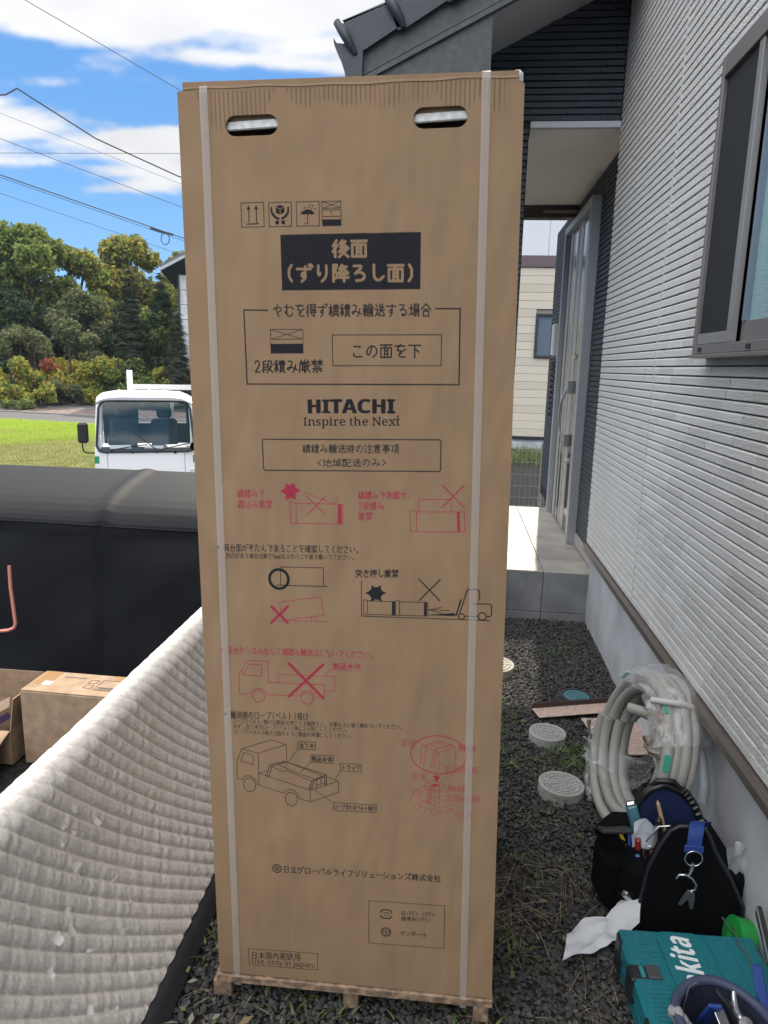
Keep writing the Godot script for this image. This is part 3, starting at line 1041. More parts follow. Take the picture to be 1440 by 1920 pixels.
# ------------------------------------------------------------------ lettering: each character is written stroke by stroke on a 100 x 100 field
const GLYPH := {
	"木": "0530-9530 5005-5095 4832-0880 5232-9282", "禾": "7505-1518 0535-9535 5012-5095 4837-0882 5237-9282", "貝": "2005-8005-8074-2074-2005 2028-8028 2050-8050 3578-0897 6578-9597",
	"車": "1015-9015 1832-8232-8266-1866-1832 1849-8249 5004-5097 0582-9582", "辶": "1510-2822 0540-2640-2672-0892 2672-4088-9892", "阝": "1805-7505-4538-8055-8072-5080 1805-1897",
	"彳": "7005-1035 8030-0868 4550-4597", "扌": "0528-9528 5505-5590-3588 0568-9550", "氵": "2008-7022 0838-6050 1595-8062", "艹": "0550-9550 3020-3080 7020-7080",
	"頁": "0805-9205 5005-4220 2020-8020-8078-2078-2020 2040-8040 2058-8058 3580-0897 6580-9597", "言": "4005-5812 0522-9522 2038-8038 2053-8053 2068-8068-8095-2095-2068",
	"亻": "8005-2050 5535-5597", "攵": "4005-1540 2527-9527 7827-5560-1595 3040-5568-9595",
	"後": "=彳:0000-3599 6005-4522-7024 7810-4840-9045 8036-9548 6045-4070 5555-8855-4097 5562-9597",
	"面": "0508-9508 4808-4228 1028-9028-9095-1095-1028 3828-3893 6228-6293 3848-6248 3870-6270",
	"降": "=阝:0000-3599 5805-4228 5514-8514-4048 5020-9548 4555-9055 3875-9775 7048-7097 5255-5075",
	"得": "=彳:0000-3599 4505-9005-9040-4540-4505 4522-9022 4250-9550 3864-9864 8052-8095-6892 5072-6083",
	"横": "=木:0000-4099 4815-9515 6005-6028 8005-8028 4228-9828 7028-7078 5040-9040-9078-5078-5040 5058-9058 6080-4297 7880-9697",
	"積": "=禾:0000-4099 4812-9512 4822-9222 4032-9832 7003-7032 =貝:4538-9599",
	"輸": "=車:0000-4299 7002-4225 7002-9825 5825-8025 4897-4835-6835-6895-6293 4852-6852 4868-6868 8035-8080 9230-9295-8592",
	"送": "=辶:0000-9999 5205-5822 8005-7422 4528-9228 3848-9748 6828-6848-4080 6850-9580",
	"場": "0535-3835 2008-2080 0285-4075 5005-8805-8838-5038-5005 5021-8821 4048-9848 5550-3875 5558-9258-9095-8092 6660-4590 8060-6092",
	"合": "5003-0545 5003-9545 3045-7045 2558-7558-7594-2594-2558",
	"段": "4008-1018 1518-1597 1535-4035 1555-4055 0378-4572 6008-5835-4842 6008-8508-8535-9735 5050-8850-4597 5258-9797",
	"厳": "2005-2618 5003-5018 8003-7418 0822-9522 1222-0297 2235-5530 3032-3085 4832-4897 3048-4848 3062-4862 2280-5576 7032-5855 6542-9642 8842-5297 6555-9697",
	"禁": "=木:0000-5048 =木:5000-9948 2855-7255 1070-9070 5070-5096-4093 3078-1295 7078-8892",
	"下": "0510-9510 5010-5097 5538-8258", "時": "0815-3815-3885-0885-0815 0850-3850 4818-9518 7003-7035 4235-9835 4255-9855 8040-8095-6892 5265-6280",
	"注": "=氵:0000-3099 6003-7515 4025-9625 4558-9258 6825-6892 3592-9892",
	"意": "5002-5010 1512-8512 3515-4025 6515-6025 0528-9528 2535-7535-7562-2562-2535 2548-7548 1070-0590 3070-3292-6892-7080 4868-5880 7868-9288",
	"事": "0510-9510 2520-7520-7534-2534-2520 1545-8545-8572 0558-9558 1572-8572 5003-5096-3592", "項": "0518-3818 2018-2075 0278-4070 =頁:4500-9999",
	"地": "0535-3535 1808-1878 0282-3872 4540-9528-9255-8055 6805-6868 5022-5088-5594-9594-9775",
	"域": "0535-3535 1808-1878 0282-3872 3828-9828 4542-6442-6466-4566-4542 3882-6876 7003-7860-9592-9778 9050-6092 8508-9315",
	"配": "0310-5010 0825-4525-4592-0892-0825 2010-2025-1552 3410-3425-3452-4252 0872-4572 5812-9212-9248-6048 6048-6088-6594-9794-9775",
	"踏": "0808-3808-3835-0835-0808 2335-2388 2358-4058 0855-0892 0292-4285 7003-7048-6245 4818-6018-4545 9510-7828 7222-9848 5055-9055-9096-5096-5055 5075-9075",
	"込": "=辶:0000-9999 6010-7010 6810-6535-4278 6725-7555-9778", "物": "2005-1030 1222-4522 2805-2897 0360-4550 6005-4540 5525-9525-9095-7892 6828-4872 8028-5590",
	"載": "0515-6015 3203-3228 0228-9828 6803-7560-9593-9778 9240-6292 8208-9216 =車:0232-5899", "荷": "=艹:0000-9930 3030-0860 2048-2097 3842-9842 8242-8295-7092 4255-6855-6880-4280-4255",
	"台": "4805-1842-8236 6525-8845 2055-8055-8095-2095-2055", "平": "1010-9010 2520-3545 7520-6545 0552-9552 5010-5097",
	"確": "0312-4512 2012-0358 1245-3845-3888-1288-1245 5025-5012-9712-9425 6222-4855 5845-5897 7503-6835 5840-9540 5855-9255 5872-9272 5892-9792 7640-7692",
	"認": "=言:0000-4599 5210-9210-8548-7842 6812-4850 5025-6238 4870-4590 5865-6092-8092-8578 6860-7572 8862-9780",
	"凹": "1010-1090-9090-9010-6510-6555-3555-3510-1010", "凸": "3510-6510-6545-9045-9090-1090-1045-3545-3510",
	"厚": "1508-9508 1508-0397 3520-8020-8048-3048-3020 3034-8034 3056-8056-5568 5568-5596-4293 2075-9775", "以": "1512-2075-4062 4020-5238 8508-7850-4295 6560-9595",
	"上": "5005-5090 5042-8542 0590-9590", "板": "=木:0000-4099 5010-9510 5010-5045-3897 5032-9032-4597 5538-9797",
	"敷": "0515-5515 3003-3055 4303-5010 1025-4825-4855-1055-1025 1040-4840 0562-5562 2858-0297 2072-4872-4595-3592 =攵:5200-9999",
	"突": "5002-5012 0830-0815-9215-9230 3518-1540 6218-6238-8838 0558-9558 5042-4568-0597 5258-9597", "押": "=扌:0000-3599 4512-9512-9558-4558-4512 4535-9535 7012-7097",
	"出": "5005-5092 1520-1545-8545 8520-8545 0855-0892-9292 9255-9297",
	"製": "1503-0820 1012-5012 0324-5524 3003-3055 1052-1032-5032-5052-4550 6808-6840 9003-9052-8250 5052-5060 0562-9562 4562-0582 3075-3097-5090 8570-6582 5268-9797",
	"品": "2808-7208-7244-2844-2808 0855-4255-4294-0894-0855 5855-9255-9294-5894-5855", "本": "0530-9530 5005-5095 4832-0880 5232-9282 3075-7075",
	"体": "=亻:0000-3899 3828-9828 6805-6897 6630-3880 7030-9880 5275-8575", "掛": "=扌:0000-3599 4018-7018 5503-5545 3845-7245 4065-7065 5545-5590 3890-7285 8303-8397 8440-9855",
	"程": "=禾:0000-4099 5008-9208-9238-5038-5008 4852-9552 5070-9270 4292-9892 7052-7092", "度": "5002-5014 1214-9514 1214-0397 2030-9530 4020-4050-7050 7020-7050 2862-8062-3597 4065-9097",
	"必": "4505-5515 8010-3580 1535-0865 4025-4085-4892-7592-8075 9038-9862", "要": "0508-9508 1522-8522-8545-1545-1522 3808-3845 6208-6245 0560-9560 4248-2580-8597 6862-5582-1597",
	"強": "0808-3808-3830-0830-0855-3855-3595-2292 6803-5025-9022 8212-9525 5035-9035-9062-5062-5035 7022-7090 4490-9485 8875-9795",
	"締": "2203-0822-3040 3520-0552-4048 2450-2497 1062-0282 3460-4278 7002-7012 4814-9614 6016-6526 8416-7826 4442-4430-9830-9842 5085-5052-9252-9285-8582 7042-7097",
	"当": "5003-5035 2010-3030 8010-6830 1540-8540-8595-1595 2067-8567", "毎": "2503-0828 1518-9518 2835-8235-7892-6890 2835-2075-9575 0555-9755 5035-4575",
	"所": "0510-4510 1025-4525-4550-1050 1025-0897 9005-5818-5060-4297 5845-9845 8045-8097", "図": "1008-9008-9095-1095-1008 3020-3835 5016-5530 7820-2878 2540-7580",
	"両": "0508-9508 5008-5070 1297-1230-8830-8896-7893 2845-2870-7270-7245", "端": "2203-2215 0320-4520 1232-1770 3830-3065 0285-4578 7003-7025 5005-5025-9225-9205 4838-9838 7038-6550 5097-5052-9252-9295-8593 6452-6495 7852-7895",
	"日": "2010-8010-8092-2092-2010 2050-8050", "立": "5004-5018 1022-9022 2838-3880 7235-6080 0588-9588",
	"株": "=木:0000-4099 5505-4530 5018-9518 4042-9842 7003-7097 6845-4080 7245-9880", "式": "0525-9525 1050-5550 3250-3282 0588-6080 6005-6860-9093-9775 7808-8816",
	"会": "5003-0540 5003-9540 3042-7042 1560-8560 4560-2590-7886 6872-8896", "社": "2003-3015 0525-4225-0560 2550-2597 2850-4065 5040-9540 7208-7292 4492-9892",
	"袋": "2803-0530 1822-1848 4020-9516 5503-6238-9048-9538 7804-8810 5052-5060 0562-9562 4562-0582 3075-3097-5090 8570-6582 5268-9797",
	"緩": "2203-0822-3040 3520-0552-4048 2450-2497 1062-0282 3460-4278 9003-4810 5015-5525 6814-7024 9012-8025 4532-9532 4248-9848 6232-5568-4097 5860-8860-5097 6065-9797",
	"衝": "=彳:0000-2899 6003-3510 3020-6520 3830-6230-6258-3858-3830 3844-6244 3070-6570 2886-6686 5008-5086 7215-9815 6835-9935 8535-8596-7893",
	"材": "=木:0000-4599 4828-9828 8005-8095-6590 7832-4575", "国": "1008-9008-9095-1095-1008 2825-7225 3045-7045 2570-7570 5025-5070 6055-6865",
	"内": "1297-1222-8822-8896-7692 5003-5030-2870 5035-7562", "家": "5002-5012 0828-0812-9212-9228 2528-7828 5028-1555 4038-5560-5097-3892 4548-1070 5062-1088 8540-6055 5850-9592",
	"庭": "5002-5012 1212-9512 1212-0397 9020-6026 5540-9540 7226-7262 5062-9562 2535-4035-2862-4062-2097 2572-4592-9795", "用": "0597-1860-1808-8808-8896-7292 1835-8835 1862-8862 5208-5295",
	"す": "0520-9520 6005-6058-4572-3258-4540-6055-6078-3597", "ず": "=す:0008-9099 7802-8512 9002-9812", "り": "2508-2248-2865-3550 7208-7550-6580-4597", "ろ": "2010-7810-1860-5042-8255-8478-6592-3592",
	"し": "3005-3072-4590-6590-8870", "や": "0540-6525-8835-8052-6060 4505-5220 3025-6097", "む": "0525-6025 3005-3070-2075-1560-3052-3080-4592-7892-8570 7522-9540",
	"を": "1015-8515 5003-2050-5045-5870 9038-4065-4085-5592-8892", "み": "1512-5512-3070-1080-0565-2555-6062-9578 8038-7570-5595", "る": "2010-7510-1860-5040-8252-8478-6592-4588-4278-5576-6090",
	"こ": "2018-7518-6524 2065-1882-3592-8290", "の": "5215-4060-2582-1065-1540-3518-6012-8530-9058-8078-5892", "で": "0815-9012-5540-4865-6088-7890 7038-7852 8832-9645", "て": "0815-9212-5540-4865-6088-8090",
	"が": "=か:0006-9099 8003-8714 9200-9910", "か": "0532-6030-6865-5592-4085 3805-3040-0892 7520-9550", "た": "0820-5520 3503-0895 5240-8540 5062-5085-6090-9288", "だ": "=た:0008-9099 7525-8236 8820-9532",
	"ん": "5005-0592-3055-4550-5280-6590-8085-9565", "あ": "1022-8520 4205-4050-4888 6835-5075-2592-1075-2555-6045-8860-8582-6095", "と": "3005-4045 8520-4545-2065-2585-4592-8592", "く": "7505-2548-7595",
	"さ": "0825-9020 4203-7555 2062-2080-4593-7890", "い": "1518-1565-2585-3570 7525-8545-8865", "は": "1508-1050-1595 4030-9528 7005-7080-5592-4080-5570-7578-9592", "ら": "3805-6015 2525-2060-5045-8258-8278-6592-4094",
	"な": "0820-5520 3503-1050 7018-9232 6842-6880-5092-4080-5072-7080-9095", "ま": "1018-9018 1040-9040 5003-5080-3592-2080-3570-6078-8892", "に": "1508-1050-1595 4522-9022 4275-5090-9288", "え": "4003-6010 2028-7528-2092-5060-6092-9092",
	"せ": "0535-9532 7008-7060-5855 3015-3075-4590-8590", "め": "2018-3078 6008-5060-2590-1070-2545-6030-8850-8575-6592", "け": "1508-1050-1595 4030-9530 7205-7260-5595", "よ": "5005-5075-3590-2078-3568-6078-8595 5032-8530",
	"う": "3008-6515 2038-6030-8048-7575-4595", "き": "2065-2080-4592-7890 2522-8518 1542-9038 4205-7060",
	"ロ": "1518-8518-8588-1588-1518", "ー": "0550-9550", "プ": "0818-8018-7050-5075-2592 8804-9610-9018-8212-8804", "ベ": "0555-3530-5045-9580 6815-7528 8210-9022", "ル": "2818-2850-0890 5512-5588-9055", "ト": "3505-3595 3540-8560",
	"ニ": "2025-8025 0880-9280", "ヤ": "0538-9025-7050 2808-5095", "ラ": "2010-8010 1035-9035-8060-4095", "ッ": "2045-2860 4540-5255 8042-7070-4095", "ク": "4005-0850 3520-8520-7060-3095", "グ": "=ク:0008-8899 8004-8715 9200-9911",
	"バ": "3020-0585 6020-9585 7508-8220 8804-9516", "イ": "8508-5045-0865 5540-5597", "フ": "1018-8518-7055-3595", "ソ": "1515-2845 8512-7055-3095", "リ": "2510-2560 7508-7555-4095", "ュ": "2545-7045-6285 1088-9088",
	"シ": "2010-4022 0838-2850 1090-5578-9035", "ョ": "2042-7542-7590-2090 2065-7565", "ン": "1015-3832 1090-5578-9030", "ズ": "1015-7515-6050-1092 5060-9092 7803-8514 9000-9711", "ダ": "=ク:0008-8899 2543-7066 8002-8813 9200-9910",
	"ボ": "1030-8530 4810-4895 2550-1085 7050-8882 7505-8217 8802-9514", "ヶ": "4035-1570 3550-8550 6550-4597", "、": "1570-3590", "。": "1572-3072-3088-1588-1572",
	"(": "6505-4030-4070-6595", ")": "3505-6030-6070-3595", "<": "8020-2050-8080", ">": "2020-8050-2080", "2": "2025-3010-6508-8020-7545-2092-8592", "5": "8008-3008-2545-6040-8255-8078-6092-2585", "1": "3525-5505-5595",
	"m": "1040-1095 1050-3040-4550-4595 4550-6540-8050-8095", "P": "2095-2005-7005-8518-8535-7050-2050", "E": "8005-2005-2095-8095 2050-7050", "S": "8015-6505-3005-2020-3045-7055-8075-6595-3595-1885", ":": "5035-5040 5070-5075", " ": "",
}
const NARROW := "()<>25m1:PES "


# prints ink on a face measured in half millimetres, x to the right and y up
class Ink:
	var w := 1024
	var h := 2048
	var wide := 1340.0      # the face in half millimetres
	var tall := 4000.0
	var low := 110.0
	var left := 0.0
	var ink := [PackedByteArray(), PackedByteArray()]
	var glyph := {}
	var narrow := ""

	func _init(glyphs: Dictionary, slim: String) -> void:
		glyph = glyphs
		narrow = slim
		for k in 2:
			ink[k].resize(w * h)

	func dab(col: int, i: int, a: int) -> void:
		if col == 2:
			var b: PackedByteArray = ink[0]
			b[i] = mini(b[i], 255 - a)
			ink[0] = b
		else:
			pass

	func sweep(col: int, p: Vector2, q: Vector2, width: float) -> void:
		var sx := w / wide
		var sy := h / tall
		var r := width
		var x0 := maxi(0, int((minf(p.x, q.x) - r - left) * sx) - 1)
		var x1 := mini(w - 1, int((maxf(p.x, q.x) + r - left) * sx) + 1)
		var y0 := maxi(0, int((minf(p.y, q.y) - r - low) * sy) - 1)
		var y1 := mini(h - 1, int((maxf(p.y, q.y) + r - low) * sy) + 1)
		var d := q - p
		var dd := maxf(d.length_squared(), 1e-6)
		var b: PackedByteArray = ink[mini(col, 1)] if col < 2 else ink[0]
		if col < 2:
			ink[col] = PackedByteArray()
		else:
			ink[0] = PackedByteArray()
		for y in range(y0, y1 + 1):
			var fy := (y + 0.5) / sy + low
			for x in range(x0, x1 + 1):
				var f := Vector2((x + 0.5) / sx + left, fy) - p
				var t := clampf(f.dot(d) / dd, 0.0, 1.0)
				var e := (f - d * t).length()
				var a := clampf((r - e) / 1.6 + 0.5, 0.0, 1.0)
				if a > 0.0:
					var i := y * w + x
					if col == 2:
						b[i] = mini(b[i], int(255.0 * (1.0 - a)))
					else:
						b[i] = maxi(b[i], int(255.0 * a))
		if col < 2:
			ink[col] = b
		else:
			ink[0] = b

	func points(s: String) -> PackedVector2Array:
		var out := PackedVector2Array()
		for t in s.split(" ", false):
			var k := t.split(",")
			out.append(Vector2(k[0].to_float(), k[1].to_float()))
		return out

	func line(col: int, mm: float, s: String) -> void:
		var p := points(s)
		for i in p.size() - 1:
			sweep(col, p[i], p[i + 1], mm)

	func ring(col: int, mm: float, cx: int, cy: int, rx: int, ry: int) -> void:
		for i in 40:
			var a := TAU * i / 40
			var b := TAU * (i + 1) / 40
			sweep(col, Vector2(cx + rx * cos(a), cy + ry * sin(a)), Vector2(cx + rx * cos(b), cy + ry * sin(b)), mm)

	func poly(col: int, p: PackedVector2Array) -> void:
		var sx := w / wide
		var sy := h / tall
		var lo := p[0]
		var hi := p[0]
		for q in p:
			lo = lo.min(q)
			hi = hi.max(q)
		var b: PackedByteArray = ink[col]
		ink[col] = PackedByteArray()
		for y in range(maxi(0, int((lo.y - low) * sy) - 1), mini(h - 1, int((hi.y - low) * sy) + 1) + 1):
			for sub in 3:
				var fy := (y + (sub + 0.5) / 3.0) / sy + low
				var cuts := []
				for i in p.size():
					var a := p[i]
					var c := p[(i + 1) % p.size()]
					if (a.y > fy) != (c.y > fy):
						cuts.append(a.x + (fy - a.y) / (c.y - a.y) * (c.x - a.x))
				cuts.sort()
				for i in range(0, cuts.size() - 1, 2):
					var xa: float = (cuts[i] - left) * sx
					var xb: float = (cuts[i + 1] - left) * sx
					for x in range(maxi(0, int(xa)), mini(w - 1, int(xb)) + 1):
						var part := clampf(minf(xb, x + 1.0) - maxf(xa, x), 0.0, 1.0)
						var k := y * w + x
						b[k] = mini(255, b[k] + int(85.0 * part))
		ink[col] = b

	func fill(col: int, s: String) -> void:
		poly(col, points(s))

	# strokes of one character in its own 0..1 field
	func strokes(ch: String) -> Array:
		var out := []
		for t in String(glyph.get(ch, "")).split(" ", false):
			if t.begins_with("="):
				var k := t.substr(1).split(":")
				var a := xy(k[1].get_slice("-", 0))
				var b := xy(k[1].get_slice("-", 1))
				for s in strokes(k[0]):
					var moved := PackedVector2Array()
					for p in s:
						moved.append(a + p * (b - a))
					out.append(moved)
			else:
				var s := PackedVector2Array()
				for k in t.split("-"):
					s.append(xy(k))
				out.append(s)
		var code := ch.unicode_at(0)
		if code >= 0x3040 and code < 0x30a0:   # the round script: corners are rounded off
			for n in out.size():
				var s: PackedVector2Array = out[n]
				if s.size() > 2:
					for turn in 2:
						var r := PackedVector2Array([s[0]])
						for i in s.size() - 1:
							r.append(s[i].lerp(s[i + 1], 0.25))
							r.append(s[i].lerp(s[i + 1], 0.75))
						r.append(s[s.size() - 1])
						s = r
					out[n] = s
		return out

	func xy(k: String) -> Vector2:
		return Vector2(k.substr(0, 2).to_float(), k.substr(2, 2).to_float()) / 99.0

	func write(col: int, text: String, x0: int, y0: int, x1: int, y1: int, high: int, mm: float) -> void:
		var total := 0.0
		for ch in text:
			total += 0.62 if narrow.contains(ch) else 1.0
		var step := (x1 - x0) / total
		var x := float(x0)
		for ch in text:
			var adv := step * (0.62 if narrow.contains(ch) else 1.0)
			var mid := Vector2(x + adv * 0.5, lerpf(y0, y1, (x + adv * 0.5 - x0) / (x1 - x0)))
			var tilt := float(y1 - y0) / (x1 - x0)
			for s in strokes(ch):
				for i in s.size() - 1:
					var a: Vector2 = (s[i] - Vector2(0.5, 0.5)) * Vector2(adv * 0.90, -high)
					var b: Vector2 = (s[i + 1] - Vector2(0.5, 0.5)) * Vector2(adv * 0.90, -high)
					a.y += a.x * tilt
					b.y += b.x * tilt
					sweep(col, mid + a, mid + b, mm)
			x += adv

	func latin(col: int, text: String, face: String, x0: int, y0: int, x1: int, y1: int, cap: int) -> void:
		var tm := TextMesh.new()
		var f := SystemFont.new()
		f.font_names = PackedStringArray(["Droid Serif"] if face == "serif" else ["Droid Sans"])
		f.font_weight = 700 if face == "bold" else 400
		tm.font = f
		tm.font_size = 64
		tm.pixel_size = 1.0
		tm.depth = 1.0
		tm.text = "H"
		var lo := Vector2(1e9, 1e9)
		var hi := -lo
		for q in tm.get_faces():
			lo = lo.min(Vector2(q.x, q.y))
			hi = hi.max(Vector2(q.x, q.y))
		var base := lo.y
		var height := hi.y - lo.y
		tm.text = text
		var faces := tm.get_faces()
		lo.x = 1e9
		hi.x = -1e9
		var front := -1e9
		for q in faces:
			lo.x = minf(lo.x, q.x)
			hi.x = maxf(hi.x, q.x)
			front = maxf(front, q.z)
		for i in range(0, faces.size(), 3):
			if faces[i].z > front - 0.01 and faces[i + 1].z > front - 0.01 and faces[i + 2].z > front - 0.01:
				var p := PackedVector2Array()
				for k in 3:
					var q := faces[i + k]
					var u := (q.x - lo.x) / (hi.x - lo.x)
					p.append(Vector2(lerpf(x0, x1, u), lerpf(y0, y1, u) + (q.y - base) / height * cap))
				poly(col, p)
				if face != "sans":
					for k in 3:
						p[k].x += 2.5 if face == "bold" else 1.2
					poly(col, p)
					if face == "bold":
						for k in 3:
							p[k].x -= 5.0
						poly(col, p)


func print_carton(ink: Ink) -> void:
	var K := 0
	var R := 1
	var X := 2
	ink.line(K, 1.4, "246,3602 336,3602 336,3513 246,3513 246,3602")
	ink.line(K, 1.4, "356,3601 445,3600 445,3512 356,3512 356,3601")
	ink.line(K, 1.4, "465,3600 554,3600 555,3511 465,3512 465,3600")
	ink.line(K, 2.0, "276,3582 276,3531")
	ink.line(K, 2.0, "306,3582 306,3530")
	ink.fill(K, "275,3593 283,3578 267,3577")
	ink.fill(K, "306,3593 314,3578 297,3578")
	ink.line(K, 2.2, "267,3524 314,3525")
	ink.fill(K, "401,3592 418,3585 418,3563 401,3555 384,3563 384,3585")
	ink.line(X, 1.2, "385,3584 401,3576 417,3584")
	ink.line(X, 1.2, "401,3576 401,3556")
	ink.line(K, 3.6, "366,3581 367,3565 377,3552")
	ink.line(K, 4.5, "370,3559 382,3546 393,3541")
	ink.fill(K, "381,3534 395,3535 395,3520 381,3520")
	ink.line(K, 3.6, "433,3581 432,3563 424,3552")
	ink.line(K, 4.5, "430,3559 418,3546 408,3542")
	ink.fill(K, "404,3534 419,3535 419,3520 405,3520")
	ink.fill(K, "479,3553 485,3563 496,3569 509,3573 523,3569 533,3561 539,3553 532,3555 523,3552 516,3555 509,3552 502,3556 495,3553 487,3556")
	ink.line(K, 1.6, "509,3572 509,3525 507,3519 501,3519 498,3523")
	ink.line(K, 1.6, "497,3576 501,3580")
	ink.line(K, 1.6, "512,3578 515,3582")
	ink.line(K, 1.6, "518,3585 521,3590")
	ink.line(K, 1.6, "529,3583 532,3587")
	ink.line(K, 1.6, "524,3573 527,3578")
	ink.line(K, 1.6, "537,3571 540,3575")
	ink.line(K, 1.4, "565,3599 639,3599 639,3574 566,3574 565,3599")
	ink.line(K, 1.2, "565,3599 639,3574")
	ink.line(K, 1.2, "639,3599 566,3574")
	ink.line(K, 1.4, "565,3568 639,3567 640,3544 566,3544 565,3568")
	ink.write(K, "1", 592, 3556, 609, 3556, 13, 1.2)
	ink.fill(K, "565,3534 640,3533 640,3509 566,3509")
	ink.line(K, 1.2, "565,3539 565,3532")
	ink.line(K, 1.2, "640,3539 640,3531")
	ink.fill(K, "399,3482 946,3480 946,3271 401,3274")
	ink.write(X, "後面", 601, 3427, 743, 3425, 64, 5.4)
	ink.write(X, "(ずり降ろし面)", 412, 3339, 930, 3332, 65, 5.2)
	ink.line(K, 2.6, "340,3199 243,3201 246,2911 1101,2909 1100,3197 1006,3198")
	ink.write(K, "やむを得ず横積み輸送する場合", 358, 3198, 991, 3193, 50, 2.4)
	ink.line(K, 1.4, "349,3125 481,3124 481,3087 350,3087 349,3125")
	ink.line(K, 1.2, "349,3125 481,3087")
	ink.line(K, 1.2, "481,3124 350,3087")
	ink.fill(K, "348,3069 481,3069 482,3031 348,3031")
	ink.line(K, 1.2, "348,3080 348,3066")
	ink.line(K, 1.2, "480,3080 481,3067")
	ink.write(K, "2段積み厳禁", 275, 2981, 562, 2982, 51, 2.8)
	ink.line(K, 1.6, "599,3102 1030,3100 1030,2982 600,2983 599,3102")
	ink.write(K, "この面を下", 672, 3040, 954, 3039, 54, 2.8)
	ink.latin(K, "HITACHI", "bold", 497, 2795, 848, 2797, 55)
	ink.latin(K, "Inspire the Next", "serif", 475, 2745, 869, 2748, 33)
	ink.line(K, 2.2, "856,2781 864,2787")
	ink.line(K, 2.2, "302,2683 307,2688 1028,2693 1034,2688 1034,2571 1028,2566 310,2560 304,2566 302,2683")
	ink.write(K, "横積み輸送時の注意事項", 468, 2651, 868, 2655, 37, 1.7)
	ink.write(K, "<地域配送のみ>", 526, 2594, 818, 2599, 35, 1.6)
	ink.write(R, "横積みで", 187, 2460, 307, 2463, 38, 1.6)
	ink.write(R, "踏込み厳禁", 187, 2415, 338, 2418, 36, 1.6)
	ink.fill(R, "371,2474 394,2489 394,2508 413,2500 431,2510 437,2489 459,2479 436,2463 437,2440 414,2446 394,2436 394,2460")
	ink.line(R, 1.4, "411,2428 437,2427 438,2337 413,2339 411,2428")
	ink.line(R, 1.4, "436,2424 634,2424 633,2342 438,2339")
	ink.fill(R, "613,2424 629,2424 629,2343 614,2343")
	ink.line(R, 1.4, "474,2470 600,2424 614,2453")
	ink.line(R, 2.2, "483,2454 562,2378")
	ink.line(R, 2.2, "561,2455 484,2376")
	ink.write(R, "横積みで物載せ、", 697, 2462, 929, 2468, 35, 1.6)
	ink.write(R, "2段積み", 697, 2418, 807, 2421, 36, 1.6)
	ink.write(R, "厳禁", 697, 2375, 758, 2377, 36, 1.6)
	ink.line(R, 1.4, "912,2403 938,2404 940,2316 915,2316 912,2403")
	ink.line(R, 1.4, "938,2399 1133,2403 1135,2320 940,2316")
	ink.fill(R, "1102,2402 1114,2403 1118,2320 1106,2320")
	ink.line(R, 1.4, "948,2401 948,2451 1078,2453 1080,2404")
	ink.line(R, 2.6, "1041,2511 1131,2421")
	ink.line(R, 2.6, "1130,2512 1041,2419")
	ink.ring(K, 2.5, 95, 2228, 4, 4)
	ink.ring(K, 2.5, 95, 2228, 2, 2)
	ink.write(K, "荷台面が平たんであることを確認してください。", 117, 2227, 714, 2234, 33, 1.5)
	ink.write(K, "凹凸がある場合は厚さ5mm以上のベニヤ板を敷いてください。", 127, 2192, 690, 2200, 23, 1.1)
	ink.line(K, 1.6, "362,2070 364,2149 549,2151 548,2071")
	ink.line(K, 1.8, "345,2069 566,2070")
	ink.ring(K, 6.2, 356, 2096, 41, 42)
	ink.line(R, 1.4, "361,1951 355,1993 537,2024 549,1943 393,1917")
	ink.line(R, 1.4, "347,1912 568,1915")
	ink.line(R, 1.4, "493,1932 492,1915")
	ink.line(R, 1.4, "513,1935 512,1915")
	ink.line(R, 6.0, "319,1973 389,1903")
	ink.line(R, 6.0, "391,1975 317,1900")
	ink.write(K, "突き押し厳禁", 684, 2131, 867, 2137, 35, 2.0)
	ink.line(K, 1.8, "710,2099 710,1946 1247,1948")
	ink.fill(K, "726,2047 743,2057 752,2069 752,2084 766,2075 780,2076 795,2085 792,2070 799,2059 816,2051 799,2042 792,2031 797,2008 784,2020 767,2021 750,2008 751,2029 742,2040")
	ink.line(K, 1.4, "719,2018 735,2017 735,1954 719,1954 719,2018")
	ink.line(K, 1.6, "735,2014 850,2015 851,1955 735,1955")
	ink.fill(K, "839,2015 850,2015 851,1955 839,1956")
	ink.line(K, 1.4, "854,2019 871,2019 871,1955 854,1955 854,2019")
	ink.line(K, 1.6, "871,2015 990,2016 990,1957 871,1956")
	ink.fill(K, "974,2016 986,2016 986,1957 973,1958")
	ink.line(K, 2.6, "952,2115 1039,2026")
	ink.line(K, 2.6, "1039,2116 953,2024")
	ink.line(K, 1.4, "1048,1997 993,1985 1048,1972")
	ink.line(K, 1.4, "993,1985 1080,1985")
	ink.fill(K, "991,1963 1102,1975 1103,1962 991,1961")
	ink.line(K, 3.2, "1126,2033 1107,1963")
	ink.line(K, 2.4, "1122,1973 1149,2070 1155,2079 1193,2080 1202,2070 1202,2034")
	ink.line(K, 2.4, "1174,2018 1244,2019 1253,2012 1253,1974 1247,1965 1232,1965")
	ink.line(K, 2.4, "1142,1963 1200,1964")
	ink.ring(K, 2.4, 1130, 1961, 12, 12)
	ink.ring(K, 2.4, 1215, 1965, 16, 16)
	ink.ring(R, 2.2, 89, 1768, 4, 4)
	ink.ring(R, 2.2, 89, 1768, 2, 2)
	ink.write(R, "荷台からはみ出して横積み輸送はしないでください。", 112, 1768, 771, 1774, 35, 1.5)
	ink.line(R, 1.6, "165,1655 203,1723 297,1723 296,1626 544,1627 544,1568 504,1568")
	ink.line(R, 1.6, "165,1655 163,1566 213,1566 218,1579 231,1590 250,1595 269,1592 282,1580 287,1568 435,1569")
	ink.line(R, 1.6, "435,1569 440,1581 452,1592 468,1596 486,1593 498,1582 503,1568")
	ink.line(R, 1.6, "211,1706 268,1706 266,1654 182,1654 211,1706")
